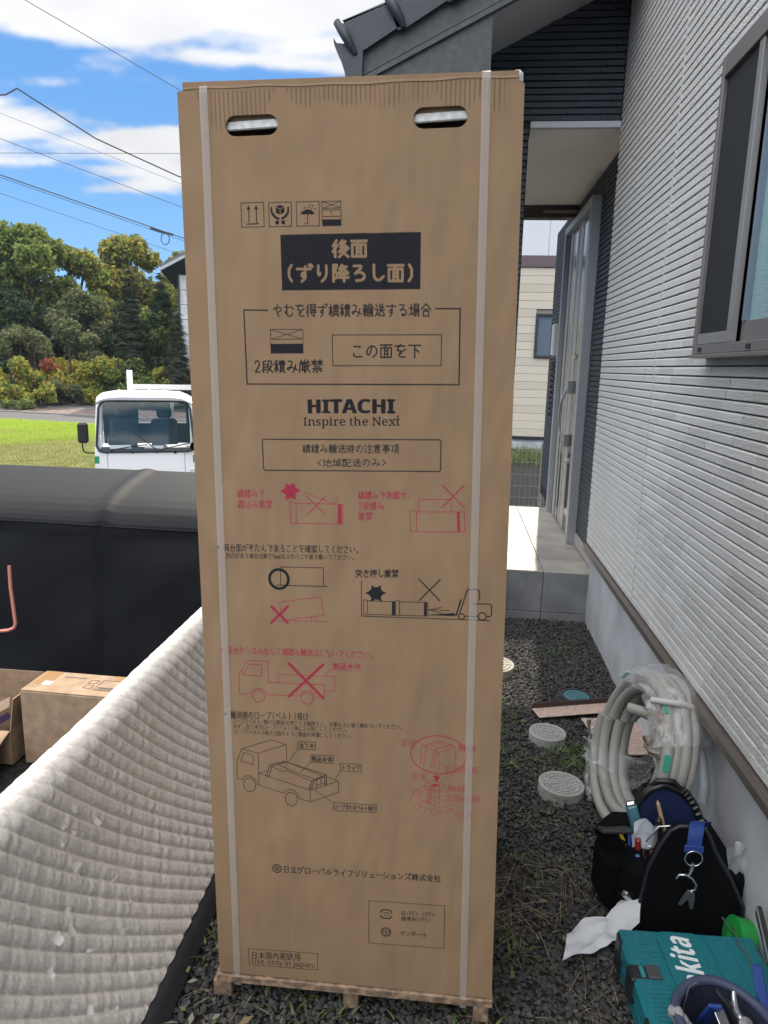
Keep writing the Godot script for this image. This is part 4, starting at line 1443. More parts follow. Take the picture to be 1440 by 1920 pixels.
	ink.ring(R, 1.8, 249, 1558, 27, 27)
	ink.ring(R, 1.8, 468, 1560, 27, 27)
	ink.line(R, 1.4, "340,1627 341,1666 592,1668 591,1602 546,1601")
	ink.line(R, 6.5, "390,1718 538,1566")
	ink.line(R, 6.5, "540,1719 388,1566")
	ink.write(R, "製品本体", 583, 1715, 707, 1721, 28, 1.8)
	ink.line(R, 1.2, "717,1699 572,1698 545,1671")
	ink.ring(K, 2.2, 95, 1466, 5, 5)
	ink.ring(K, 2.2, 95, 1466, 2, 2)
	ink.write(K, "輸送時のロープ(ベルト)掛け", 117, 1463, 474, 1475, 37, 1.5)
	ink.write(K, "ロープ(ベルト)掛けは製品を押さえる程度とし、必要以上に強く締めないでください。", 127, 1435, 894, 1451, 22, 1.0)
	ink.write(K, "必ず、当て木をロープ(ベルト)毎に2ヶ所にしてください。", 126, 1409, 656, 1422, 23, 1.0)
	ink.write(K, "ロープ(ベルト)掛けは図のように製品の両端にしてください。", 130, 1383, 675, 1394, 23, 1.0)
	ink.line(K, 1.4, "137,1157 138,1237 163,1302 238,1285 238,1129")
	ink.line(K, 1.4, "163,1302 301,1354 368,1335 238,1285")
	ink.line(K, 1.4, "368,1335 369,1252")
	ink.line(K, 1.4, "172,1284 215,1274 214,1228 158,1242 172,1284")
	ink.line(K, 1.4, "137,1157 161,1150 167,1162 182,1171 200,1171 217,1161 228,1145 230,1129 238,1129")
	ink.ring(K, 1.6, 194, 1127, 28, 34)
	ink.ring(K, 1.6, 385, 1071, 28, 33)
	ink.line(K, 1.4, "238,1129 352,1097 359,1109 373,1117 391,1117 406,1108 416,1095 423,1077 472,1063 473,1120 240,1187 278,1203")
	ink.line(K, 1.4, "472,1063 602,1120 601,1175 473,1120")
	ink.line(K, 1.4, "601,1175 552,1192")
	ink.line(K, 1.8, "274,1175 291,1232 359,1254 371,1250 550,1200")
	ink.line(K, 1.8, "285,1173 300,1226 361,1249")
	ink.line(K, 1.4, "300,1223 358,1202 366,1211 426,1186 476,1168")
	ink.line(K, 1.4, "326,1236 371,1219")
	ink.line(K, 1.4, "366,1220 431,1195 487,1181")
	ink.line(K, 1.4, "407,1238 477,1213 530,1193")
	ink.line(K, 1.8, "465,1122 484,1171 547,1200 549,1151")
	ink.line(K, 1.8, "475,1123 492,1169 540,1191 541,1148")
	ink.line(K, 1.4, "502,1170 503,1132")
	ink.line(K, 1.4, "506,1148 541,1161")
	ink.line(K, 1.4, "522,1177 523,1155")
	ink.line(K, 1.4, "422,1353 501,1355 500,1319 420,1318 422,1353")
	ink.write(K, "当て木", 425, 1335, 496, 1337, 23, 1.5)
	ink.line(K, 1.1, "420,1318 358,1225")
	ink.line(K, 1.4, "479,1293 580,1295 579,1259 477,1258 479,1293")
	ink.write(K, "製品本体", 482, 1275, 575, 1277, 25, 1.5)
	ink.line(K, 1.1, "478,1258 434,1208")
	ink.line(K, 1.4, "611,1261 706,1262 704,1226 610,1226 611,1261")
	ink.write(K, "トラック", 615, 1243, 701, 1245, 24, 1.5)
	ink.line(K, 1.1, "612,1223 587,1181")
	ink.line(K, 1.4, "577,1068 771,1070 770,1034 576,1029 577,1068")
	ink.write(K, "ロープまたはベルト掛け", 580, 1049, 768, 1052, 23, 1.4)
	ink.line(K, 1.1, "576,1067 476,1136")
	ink.ring(R, 2.4, 1044, 1331, 121, 89)
	ink.line(R, 1.0, "883,1393 943,1394 942,1364 883,1363 883,1393")
	ink.write(R, "当て木", 887, 1378, 939, 1379, 21, 1.1)
	ink.line(R, 1.0, "943,1391 980,1374")
	ink.line(R, 1.3, "965,1283 968,1365 1038,1397 1114,1374 1119,1293")
	ink.line(R, 1.3, "968,1365 989,1366 1044,1341 1114,1374")
	ink.line(R, 1.0, "989,1366 1055,1394")
	ink.line(R, 1.3, "979,1277 992,1365")
	ink.line(R, 1.3, "1011,1270 1027,1353 1098,1384")
	ink.line(R, 1.3, "1022,1268 1037,1347")
	ink.line(R, 1.0, "1044,1341 1047,1260")
	ink.line(R, 1.0, "1006,1375 1038,1363")
	ink.line(R, 1.0, "1041,1385 1078,1372")
	ink.line(R, 1.0, "1129,1384 1202,1386 1202,1357 1129,1354 1129,1384")
	ink.write(R, "製品本体", 1132, 1370, 1199, 1371, 20, 1.1)
	ink.line(R, 1.0, "1129,1354 1112,1336")
	ink.line(R, 1.0, "1076,1282 1212,1283 1212,1252 1076,1252 1076,1282")
	ink.write(R, "ロープまたはベルト掛け", 1078, 1266, 1210, 1268, 19, 1.0)
	ink.line(R, 1.0, "1075,1282 1031,1291")
	ink.line(R, 1.0, "930,1239 990,1239 990,1209 930,1208 930,1239")
	ink.write(R, "当て木", 934, 1224, 987, 1224, 21, 1.1)
	ink.line(R, 1.0, "990,1209 1012,1189")
	ink.fill(R, "1036,1235 1055,1222 1045,1221 1045,1209 1029,1208 1029,1221 1018,1226")
	ink.ring(R, 1.3, 1027, 1183, 44, 23)
	ink.line(R, 1.0, "926,1091 928,1130 941,1158 1006,1182")
	ink.line(R, 1.0, "941,1158 969,1150 968,1081")
	ink.line(R, 1.0, "969,1150 1006,1161")
	ink.line(R, 1.0, "941,1148 960,1144 961,1123 936,1130 941,1148")
	ink.ring(R, 1.2, 951, 1078, 12, 14)
	ink.ring(R, 1.2, 1028, 1059, 12, 16)
	ink.line(R, 1.0, "968,1081 1016,1066")
	ink.line(R, 1.0, "1043,1059 1054,1056 1111,1079 1111,1100 1052,1120")
	ink.line(R, 1.0, "975,1104 1053,1081 1054,1056")
	ink.line(R, 1.0, "1053,1081 1111,1100")
	ink.line(R, 1.0, "975,1104 998,1116")
	ink.line(R, 1.3, "995,1099 1008,1181 1029,1192 1050,1187 1051,1102")
	ink.line(R, 1.3, "1002,1097 1015,1180")
	ink.line(R, 1.3, "1009,1096 1023,1179")
	ink.fill(R, "1007,1181 1029,1192 1050,1188 1031,1178")
	ink.line(R, 1.0, "1031,1178 1031,1094 1051,1102")
	ink.line(R, 1.0, "1089,1190 1159,1190 1159,1162 1089,1160 1089,1190")
	ink.write(R, "製品本体", 1092, 1175, 1158, 1176, 20, 1.1)
	ink.line(R, 1.0, "1089,1160 1070,1159 1044,1153")
	ink.line(R, 1.0, "1087,1146 1224,1148 1224,1118 1087,1116 1087,1146")
	ink.write(R, "ロープまたはベルト掛け", 1089, 1131, 1222, 1133, 20, 1.0)
	ink.line(R, 1.0, "1086,1144 1015,1124")
	ink.line(R, 1.0, "1123,1067 1194,1067 1194,1036 1123,1036 1123,1067")
	ink.write(R, "トラック", 1126, 1051, 1191, 1051, 21, 1.1)
	ink.line(R, 1.0, "1122,1067 1093,1077")
	ink.ring(K, 2.6, 309, 713, 20, 20)
	ink.ring(K, 2.0, 309, 713, 10, 10)
	ink.ring(K, 1.4, 309, 713, 4, 3)
	ink.fill(K, "309,737 315,732 304,731")
	ink.fill(K, "308,689 314,695 303,694")
	ink.write(K, "日立グローバルライフソリューションズ株式会社", 337, 712, 1063, 729, 35, 1.9)
	ink.line(K, 1.3, "736,587 1082,593 1082,372 735,365 736,587")
	ink.line(K, 3.0, "791,530 795,541 804,546 833,546 839,540 839,532")
	ink.line(K, 3.0, "839,515 837,506 829,503 801,502 794,507 792,515")
	ink.write(K, "プラ", 802, 523, 831, 524, 24, 1.3)
	ink.ring(K, 2.8, 815, 431, 21, 21)
	ink.line(K, 1.4, "801,436 829,437 824,426 805,425 801,436")
	ink.line(K, 1.4, "815,446 815,416")
	ink.write(K, ":袋>PE< >PP<", 867, 536, 1038, 543, 23, 1.1)
	ink.write(K, ":緩衝材>PS<", 867, 508, 1022, 514, 23, 1.1)
	ink.write(K, ":ダンボール", 864, 431, 1003, 435, 24, 1.3)
	ink.line(K, 1.3, "157,273 493,282 491,193 159,185 157,273")
	ink.write(K, "日本国内家庭用", 169, 240, 411, 254, 38, 1.6)
	ink.latin(K, "Use only in Japan.", "sans", 173, 195, 480, 203, 28)


func carton_print() -> Texture2D:
	var ink := Ink.new(GLYPH, NARROW)
	print_carton(ink)
	var w := ink.w
	var h := ink.h
	var big := noise_image(512, 0.012, 4, 31)
	big.convert(Image.FORMAT_L8)
	var bigd := big.get_data()
	var fine := noise_image(512, 0.22, 2, 33)
	fine.convert(Image.FORMAT_L8)
	var fined := fine.get_data()
	var board := Vector3(0.300, 0.200, 0.121)
	var black := Vector3(0.009, 0.014, 0.022)
	var red := Vector3(0.34, 0.028, 0.065)
	var out := PackedByteArray()
	out.resize(w * h * 3)
	var black_ink: PackedByteArray = ink.ink[0]
	var red_ink: PackedByteArray = ink.ink[1]
	# linear to sRGB by table
	var table := PackedByteArray()
	table.resize(1025)
	for i in 1025:
		table[i] = int(Color(i / 1024.0, 0, 0).linear_to_srgb().r * 255.0 + 0.5)
	# how far the scuffs of the fluting reach down below the top fold, in column steps
	var reach := PackedFloat32Array()
	reach.resize(w)
	for x in w:
		var t := float(x) / w
		var e := 0.0
		e = maxf(e, 78.0 * smoothstep(0.05, 0.10, t) * (1.0 - smoothstep(0.25, 0.30, t)))
		e = maxf(e, 52.0 * smoothstep(0.31, 0.36, t) * (1.0 - smoothstep(0.70, 0.76, t)))
		e = maxf(e, 76.0 * smoothstep(0.72, 0.78, t) * (1.0 - smoothstep(0.93, 0.97, t)))
		reach[x] = e * (0.75 + 0.5 * noise.get_noise_2d(t * 900.0, 3.0))
	for y in h:
		var from_top := (h - 1 - y) * ink.tall / h * 0.5 - 43.0      # millimetres below the top fold
		for x in w:
			var i := y * w + x
			var n := bigd[(y * 512 / h * 2 % 512) * 512 + (x * 512 / w) % 512] / 255.0
			var g := fined[(y % 512) * 512 + x % 512] / 255.0
			var k := 0.90 + 0.13 * n + 0.08 * (g - 0.5)
			# fluting under the liner, hardly visible
			k *= 1.0 + 0.012 * sin(x * 0.95)
			if from_top > 10.0 and from_top < 140.0 and reach[x] > 4.0:
				var edge := 1.0 - smoothstep(reach[x] * 0.7, reach[x], from_top - 10.0)
				var flute := 0.5 + 0.5 * sin(x * 0.47 + 2.0 * n)
				var patchy := clampf((noise.get_noise_2d(x * 0.9, y * 0.35) + 0.55) * 1.7, 0.0, 1.0)
				k *= 1.0 - 0.42 * edge * pow(flute, 3.0) * patchy
			var c := board * k
			var a := black_ink[i] / 255.0 * (0.90 + 0.10 * g)
			if a > 0.0:
				c = c.lerp(black, a)
			a = red_ink[i] / 255.0 * (0.86 + 0.14 * g)
			if a > 0.0:
				c = c.lerp(red, a)
			# picture rows run downwards
			var o := ((h - 1 - y) * w + x) * 3
			out[o] = table[int(clampf(c.x, 0.0, 1.0) * 1024.0)]
			out[o + 1] = table[int(clampf(c.y, 0.0, 1.0) * 1024.0)]
			out[o + 2] = table[int(clampf(c.z, 0.0, 1.0) * 1024.0)]
	return ImageTexture.create_from_image(Image.create_from_data(w, h, false, Image.FORMAT_RGB8, out))


# ------------------------------------------------------------------ the tall carton on its pallet
func carton() -> void:
	box_frame = Transform3D(Basis(Vector3(0.99954, 0.02572, 0.01594), Vector3(-0.02545, 0.99953, -0.01691), Vector3(-0.01636, 0.01650, 0.99973)).orthonormalized(), Vector3(-0.511, 0.0, -1.404))
	var root := thing("carton", "tall brown appliance carton strapped to a low wooden pallet", "carton")
	root.transform = box_frame
	var W0 := 0.005
	var W1 := 0.652
	var Y0 := 0.066
	var Y1 := 2.012
	var D := 0.70
	var printed := StandardMaterial3D.new()
	printed.resource_name = "printed_board"
	printed.albedo_texture = carton_print()
	printed.roughness = 0.9
	printed.metallic_specular = 0.22
	printed.heightmap_enabled = true
	printed.heightmap_texture = dent_map()
	printed.heightmap_scale = 0.55
	var board := stuff_mat("plain_board", lin(0.300, 0.199, 0.121), 0.85, 1.5, 0.05, "mild", "lumps")
	# the front with two hand holes cut through it
	var m := Mb.new()
	var t := 0.006
	var sheet := func(poly: PackedVector2Array) -> void:
		var k := m.v.size()
		m.slab(Transform3D(), poly, t)
		for i in range(k, m.v.size()):
			m.uv[i] = Vector2((m.v[i].x * 2000.0 - 0.0) / 1340.0, 1.0 - (m.v[i].y * 2000.0 - 110.0) / 4000.0)
	var hy := 1.9395
	var hr := 0.0185
	var holes := [[0.098, 0.200], [0.457, 0.557]]
	sheet.call(PackedVector2Array([Vector2(W0, Y0), Vector2(W1, Y0), Vector2(W1, 0.6), Vector2(W0, 0.6)]))
	sheet.call(PackedVector2Array([Vector2(W0, 0.6), Vector2(W1, 0.6), Vector2(W1 + 0.004, 1.3), Vector2(W0 - 0.001, 1.3)]))
	sheet.call(PackedVector2Array([Vector2(W0 - 0.001, 1.3), Vector2(W1 + 0.004, 1.3), Vector2(W1 + 0.006, hy - 0.03), Vector2(W0, hy - 0.03)]))
	sheet.call(PackedVector2Array([Vector2(W0, hy + 0.03), Vector2(W1 + 0.006, hy + 0.03), Vector2(W1 + 0.006, 1.990), Vector2(W1 - 0.004, 1.992), Vector2(W1 - 0.004, Y1), Vector2(0.30, Y1 + 0.004), Vector2(0.016, Y1 + 0.008), Vector2(0.016, 2.004), Vector2(W0, 2.004)]))
	var xs := [W0, holes[0][0], holes[0][1], holes[1][0], holes[1][1], W1 + 0.006]
	for i in [0, 2, 4]:
		sheet.call(PackedVector2Array([Vector2(xs[i], hy - 0.03), Vector2(xs[i + 1], hy - 0.03), Vector2(xs[i + 1], hy + 0.03), Vector2(xs[i], hy + 0.03)]))
	for hole in holes:
		for s in [-1, 1]:
			var p := PackedVector2Array([Vector2(hole[0], hy + 0.03 * s), Vector2(hole[0], hy)])
			for q in 7:
				var a := PI - q * PI / 12.0
				p.append(Vector2(hole[0] + hr + cos(a) * hr, hy + s * sin(a) * hr))
			for q in 7:
				var a := PI / 2 - q * PI / 12.0
				p.append(Vector2(hole[1] - hr + cos(a) * hr, hy + s * sin(a) * hr))
			p.append(Vector2(hole[1], hy + 0.03 * s))
			sheet.call(p)
	put("front_panel", m, printed, root)
	var sides := Mb.new()
	sides.slab(Transform3D(Basis(Vector3(0, 0, 1), Vector3.UP, Vector3(-1, 0, 0)), Vector3(W0 + 0.0005, 0, 0)), PackedVector2Array([Vector2(-D, Y0), Vector2(-t, Y0), Vector2(-t, 2.0), Vector2(-D, 2.0)]), 0.006)
	sides.slab(Transform3D(Basis(Vector3(0, 0, -1), Vector3.UP, Vector3(1, 0, 0)), Vector3(W1 - 0.0005, 0, 0)), PackedVector2Array([Vector2(t, Y0), Vector2(D, Y0), Vector2(D, 1.985), Vector2(t, 1.985)]), 0.006)
	sides.span(Vector3(W0, Y0, -D - 0.006), Vector3(W1, 2.0, -D))
	put("side_panels", sides, board, root)
	# folded lid flap: a soft rolled edge along the top
	var lid := Mb.new()
	var rows := []
	for k in 9:
		var a := k / 8.0
		var row := []
		for i in 41:
			var u := i / 40.0
			var x := lerpf(0.016, W1 - 0.006, u)
			var y := Y1 + 0.006 * (1.0 - u) + 0.0012 * sin(u * 9.0) + 0.0010 * sin(u * 31.0)
			var pinch := 0.004 * exp(-pow((x - 0.056) / 0.022, 2.0)) + 0.004 * exp(-pow((x - 0.588) / 0.022, 2.0))
			var ang := a * PI * 0.5
			row.append(Vector3(x, y - 0.012 + 0.020 * sin(ang) - pinch * a, 0.0012 - 0.045 * (1.0 - cos(ang))))
		rows.append(row)
	var rev := []
	for i in range(rows.size() - 1, -1, -1):
		rev.append(rows[i])
	lid.grid(rows)
	lid.span(Vector3(0.012, 1.99, -D), Vector3(W1 - 0.004, 2.012, -0.044))
	put("lid_flap", lid, board, root)
	var chip := Mb.new()
	chip.cube(Vector3(W1 - 0.006, Y1 - 0.006, -0.025), Vector3(0.020, 0.026, 0.03), 0.006)
	put("foam_corner", chip, stuff_mat("white_foam", lin(0.85, 0.85, 0.83), 0.8, 6.0, 0.02), root)
	# what shows through the hand holes
	for hole in holes:
		var inner := Mb.new()
		inner.box(Transform3D(Basis(Vector3(0, 0, 1), 0.03), Vector3((hole[0] + hole[1]) * 0.5, hy + 0.004, -0.012)), Vector3(0.12, 0.016, 0.008), 0.002)
		put("foam_edge", inner, mats["white_foam"], root)
		var flap := Mb.new()
		flap.box(Transform3D(Basis(Vector3(0, 0, 1), 0.05) * Basis(Vector3.RIGHT, 0.35), Vector3((hole[0] + hole[1]) * 0.5, hy + 0.021, -0.0095)), Vector3(0.115, 0.018, 0.003))
		put("hole_flap", flap, board, root)
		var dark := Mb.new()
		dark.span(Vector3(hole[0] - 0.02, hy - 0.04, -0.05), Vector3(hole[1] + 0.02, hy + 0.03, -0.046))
		put("hole_shade_sheet", dark, plain("deep_shadow_board", lin(0.03, 0.032, 0.03), 0.9), root)  # near-black sheet whose colour stands in for the shade inside the hole
	# two woven straps round the carton
	var strap_mat := StandardMaterial3D.new()
	strap_mat.resource_name = "woven_strap"
	strap_mat.albedo_color = Color(0.84, 0.84, 0.83, 0.28)
	strap_mat.transparency = BaseMaterial3D.TRANSPARENCY_ALPHA
	strap_mat.roughness = 0.42
	strap_mat.uv1_triplanar = true
	strap_mat.uv1_scale = Vector3.ONE * 40.0
	strap_mat.heightmap_enabled = true
	strap_mat.heightmap_texture = weave_map()
	strap_mat.heightmap_scale = 0.03
	for s in [[0.0585, 0.050], [0.5895, 0.5865]]:
		var sm := Mb.new()
		var path := [Vector3(0, Y0 - 0.028, 0.004), Vector3(0, Y0 + 0.10, 0.0035), Vector3(0, 0.6, 0.0025), Vector3(0, 1.2, 0.0025), Vector3(0, 1.9, 0.003), Vector3(0, Y1 - 0.02, 0.006), Vector3(0, Y1 - 0.002, 0.004), Vector3(0, Y1 + 0.006, -0.012), Vector3(0, Y1 + 0.008, -0.05), Vector3(0, Y1 + 0.004, -D)]
		var ra := []
		for p in path:
			var k := clampf((p.y - 0.05) / 1.96, 0.0, 1.0)
			var x := lerpf(s[1], s[0], k)
			ra.append([Vector3(x - 0.0078, p.y, p.z), Vector3(x, p.y, p.z + 0.0006), Vector3(x + 0.0078, p.y, p.z)])
		sm.grid(ra)
		put("strap", sm, strap_mat, root)

	pallet(root)


func dent_map() -> Texture2D:
	var im := noise_image(512, 0.010, 3, 52)
	im.convert(Image.FORMAT_L8)
	return ImageTexture.create_from_image(im)


func weave_map() -> Texture2D:
	var im := Image.create(64, 64, false, Image.FORMAT_L8)
	for y in 64:
		for x in 64:
			var k := 0.5 + 0.5 * sin(x * TAU / 8.0) * sin(y * TAU / 8.0)
			im.set_pixel(x, y, Color(k, k, k))
	return ImageTexture.create_from_image(im)


func pallet(carton_root: Node3D) -> void:
	var root := thing("pallet", "low pale wooden pallet of boards and blocks under the tall carton", "pallet")
	root.transform = box_frame
	var wood := []
	for k in 3:
		wood.append(stuff_mat("pallet_pine_%d" % k, lin(0.54, 0.37, 0.25) * [1.0, 0.86, 0.94][k], 0.8, 5.0, 0.12, "strong", "grain"))
	var grey := stuff_mat("weathered_board", lin(0.20, 0.18, 0.16), 0.9, 5.0, 0.1, "strong")
	var top := Mb.new()
	top.box(Transform3D(Basis(Vector3(0, 0, 1), 0.002), Vector3(0.327, 0.0525, -0.045)), Vector3(0.655, 0.020, 0.10), 0.002)
	put("deck_board", top, wood[0], root)
	for z in [-0.33, -0.62]:
		var b := Mb.new()
		b.cube(Vector3(0.327, 0.0525, z), Vector3(0.655, 0.020, 0.10), 0.002)
		put("deck_board", b, wood[1], root)
	for x in [0.015, 0.335, 0.640]:
		var b := Mb.new()
		b.box(Transform3D(Basis(Vector3.UP, rng.randf_range(-0.05, 0.05)), Vector3(x, 0.0205, -0.34)), Vector3(0.036 if x > 0.1 else 0.044, 0.043, 0.68), 0.002)
		put("runner", b, wood[2] if x > 0.1 else wood[0], root)
	var low := Mb.new()
	low.box(Transform3D(Basis(Vector3.RIGHT, 0.1), Vector3(0.327, 0.030, -0.13)), Vector3(0.62, 0.026, 0.014), 0.002)
	put("cross_board", low, grey, root)


# ------------------------------------------------------------------ left of the carton
func left_things() -> void:
	quilt()
	cover()
	boxes_left()


func quilt() -> void:
	var root := thing("quilted_pad", "white quilted moving pad draped in a long ridge beside the tall carton", "moving pad")
	# the section runs up the front, over a round ridge and down the back
	var sec := []
	var ridge := Vector2(-0.885, 0.526)
	var foot := Vector2(-0.648, 0.045)
	var len_f := foot.distance_to(ridge)
	var steps := 300
	var total := len_f + 0.08 + 0.52
	var rows := []
	var cols := 440
	var dir_f := (ridge - foot) / len_f
	var rr := 0.05
	for i in steps + 1:
		var s := total * i / steps
		var row := []
		var p: Vector2
		var nn: Vector2
		if s < len_f:
			p = foot + dir_f * s
			nn = Vector2(-dir_f.y, dir_f.x) * -1.0
			# the front sags a little between foot and ridge
			p += nn * (-0.022 * sin(s / len_f * PI))
		elif s < len_f + 0.08:
			var t := (s - len_f) / 0.08
			var a0 := Vector2(dir_f.y, -dir_f.x).angle()
			var c := ridge - Vector2(dir_f.y, -dir_f.x) * rr
			var a := a0 + t * 1.9
			p = c + Vector2(cos(a), sin(a)) * rr
			nn = Vector2(cos(a), sin(a))
		else:
			var a0 := Vector2(dir_f.y, -dir_f.x).angle() + 1.9
			var c := ridge - Vector2(dir_f.y, -dir_f.x) * rr
			nn = Vector2(cos(a0), sin(a0))
			var q := c + nn * rr
			p = q + Vector2(-nn.y, nn.x) * (s - len_f - 0.08)
			p.x = maxf(p.x, -1.035)
		for j in cols + 1:
			var zn := lerpf(0.62, 2.66, float(j) / cols)
			var d := 0.631 - s
			var sag := (0.75 * d + 0.25 * d * d) if d > 0.0 else 0.75 * d
			var wob := 0.006 * noise.get_noise_2d(zn * 60.0, s * 60.0) + 0.006 * noise.get_noise_2d(zn * 14.0, s * 14.0 + 50.0)
			var r := (zn - sag + wob) / 0.053
			var f: float = r - floorf(r)
			var pillow := 1.0 - pow(absf(2.0 * f - 1.0), 3.4)
			var along := (zn * 0.65 - s * 0.76) / 0.0150 + 3.2 * noise.get_noise_2d(zn * 40.0, s * 40.0 + 9.0)
			var crimp := noise.get_noise_2d(along * 42.0, r * 22.0) * 0.0026 * (0.35 + 0.65 * pillow)
			var h := 0.0095 * pillow + crimp + 0.004 * noise.get_noise_2d(zn * 90.0, s * 90.0 + 33.0)
			# the ridge is not straight: it dips and swells
			var lift := 0.016 * noise.get_noise_2d(zn * 26.0, 5.0) * smoothstep(0.1, 0.6, s)
			row.append(Vector3(p.x + nn.x * h, p.y + nn.y * h + lift, -zn))
		rows.append(row)
	var m := Mb.new()
	m.grid(rows)
	var cloth := stuff_mat("quilt_fleece", lin(0.76, 0.71, 0.65), 0.95, 9.0, 0.10, "mild", "grain")
	cloth.rim_enabled = true
	cloth.rim = 0.5
	put("quilt", m, cloth, root)
	# edge binding that turns under at the foot
	var hem := Mb.new()
	var pts := PackedVector3Array()
	for j in 60:
		var zn := lerpf(0.62, 2.66, j / 59.0)
		pts.append(Vector3(foot.x - 0.012, foot.y - 0.004 + 0.004 * noise.get_noise_1d(zn * 90.0), -zn))
	hem.tube(pts, 0.016, 8)
	put("hem", hem, cloth, root)
	# torn flakes of the outer fleece
	var fl := Mb.new()
	for i in 34:
		var s := rng.randf_range(0.05, len_f - 0.05)
		var zn := rng.randf_range(0.95, 2.1)
		if rng.randf() < 0.5:
			zn = 1.0 + 0.8 * (0.2 + 0.5 * s) + rng.randf_range(-0.15, 0.15)
		var p := foot + dir_f * s
		var nn := Vector2(dir_f.y, -dir_f.x)
		var c := Vector3(p.x + nn.x * 0.012, p.y + nn.y * 0.012, -zn)
		var out := Vector3(nn.x, nn.y, 0)
		var e1 := Vector3(dir_f.x, dir_f.y, 0).rotated(out, rng.randf() * TAU)
		var e2 := out.cross(e1)
		var w := rng.randf_range(0.003, 0.013)
		var l := rng.randf_range(0.008, 0.026)
		var curl := rng.randf_range(0.0, 0.5)
		var ra := []
		for a in 5:
			var t := a / 4.0
			var ww := w * (1.0 - 0.5 * t * rng.randf())
			var rise := out * (0.002 + l * curl * t * t * 0.6)
			ra.append([c + e1 * l * t - e2 * ww + rise + out * rng.randf_range(0, 0.002), c + e1 * l * t * 1.05 + rise * 1.1, c + e1 * l * t * 0.97 + e2 * ww + rise + out * rng.randf_range(0, 0.003)])
		fl.grid(ra)
	var flm := StandardMaterial3D.new()
	flm.resource_name = "torn_fleece"
	flm.albedo_color = lin(0.70, 0.67, 0.63)
	flm.roughness = 0.9
	flm.cull_mode = BaseMaterial3D.CULL_DISABLED
	flm.backlight_enabled = true
	flm.backlight = Color(0.5, 0.5, 0.5)
	kind(put("torn_flakes", fl, flm, root), "stuff")

	# dark sheet under the pad
	var tm := Mb.new()
	var ra := []
	for i in 25:
		var row := []
		for j in 50:
			var x := lerpf(-1.03, -0.598, i / 24.0)
			var z := lerpf(-0.6, -2.2, j / 49.0)
			var up := 0.010 + 0.030 * smoothstep(-0.72, -0.66, x) * (1.0 - smoothstep(-0.63, -0.60, x)) + 0.012 * noise.get_noise_2d(x * 90.0, z * 60.0)
			row.append(Vector3(x + 0.012 * noise.get_noise_2d(z * 50.0, 4.0), maxf(up, 0.004), z))
		ra.append(row)
	tm.grid(ra)
	tag(put("ground_sheet", tm, plain("black_sheet", lin(0.010, 0.011, 0.014), 0.6)), "black plastic sheet on the ground under the edge of the quilted pad", "plastic sheet")


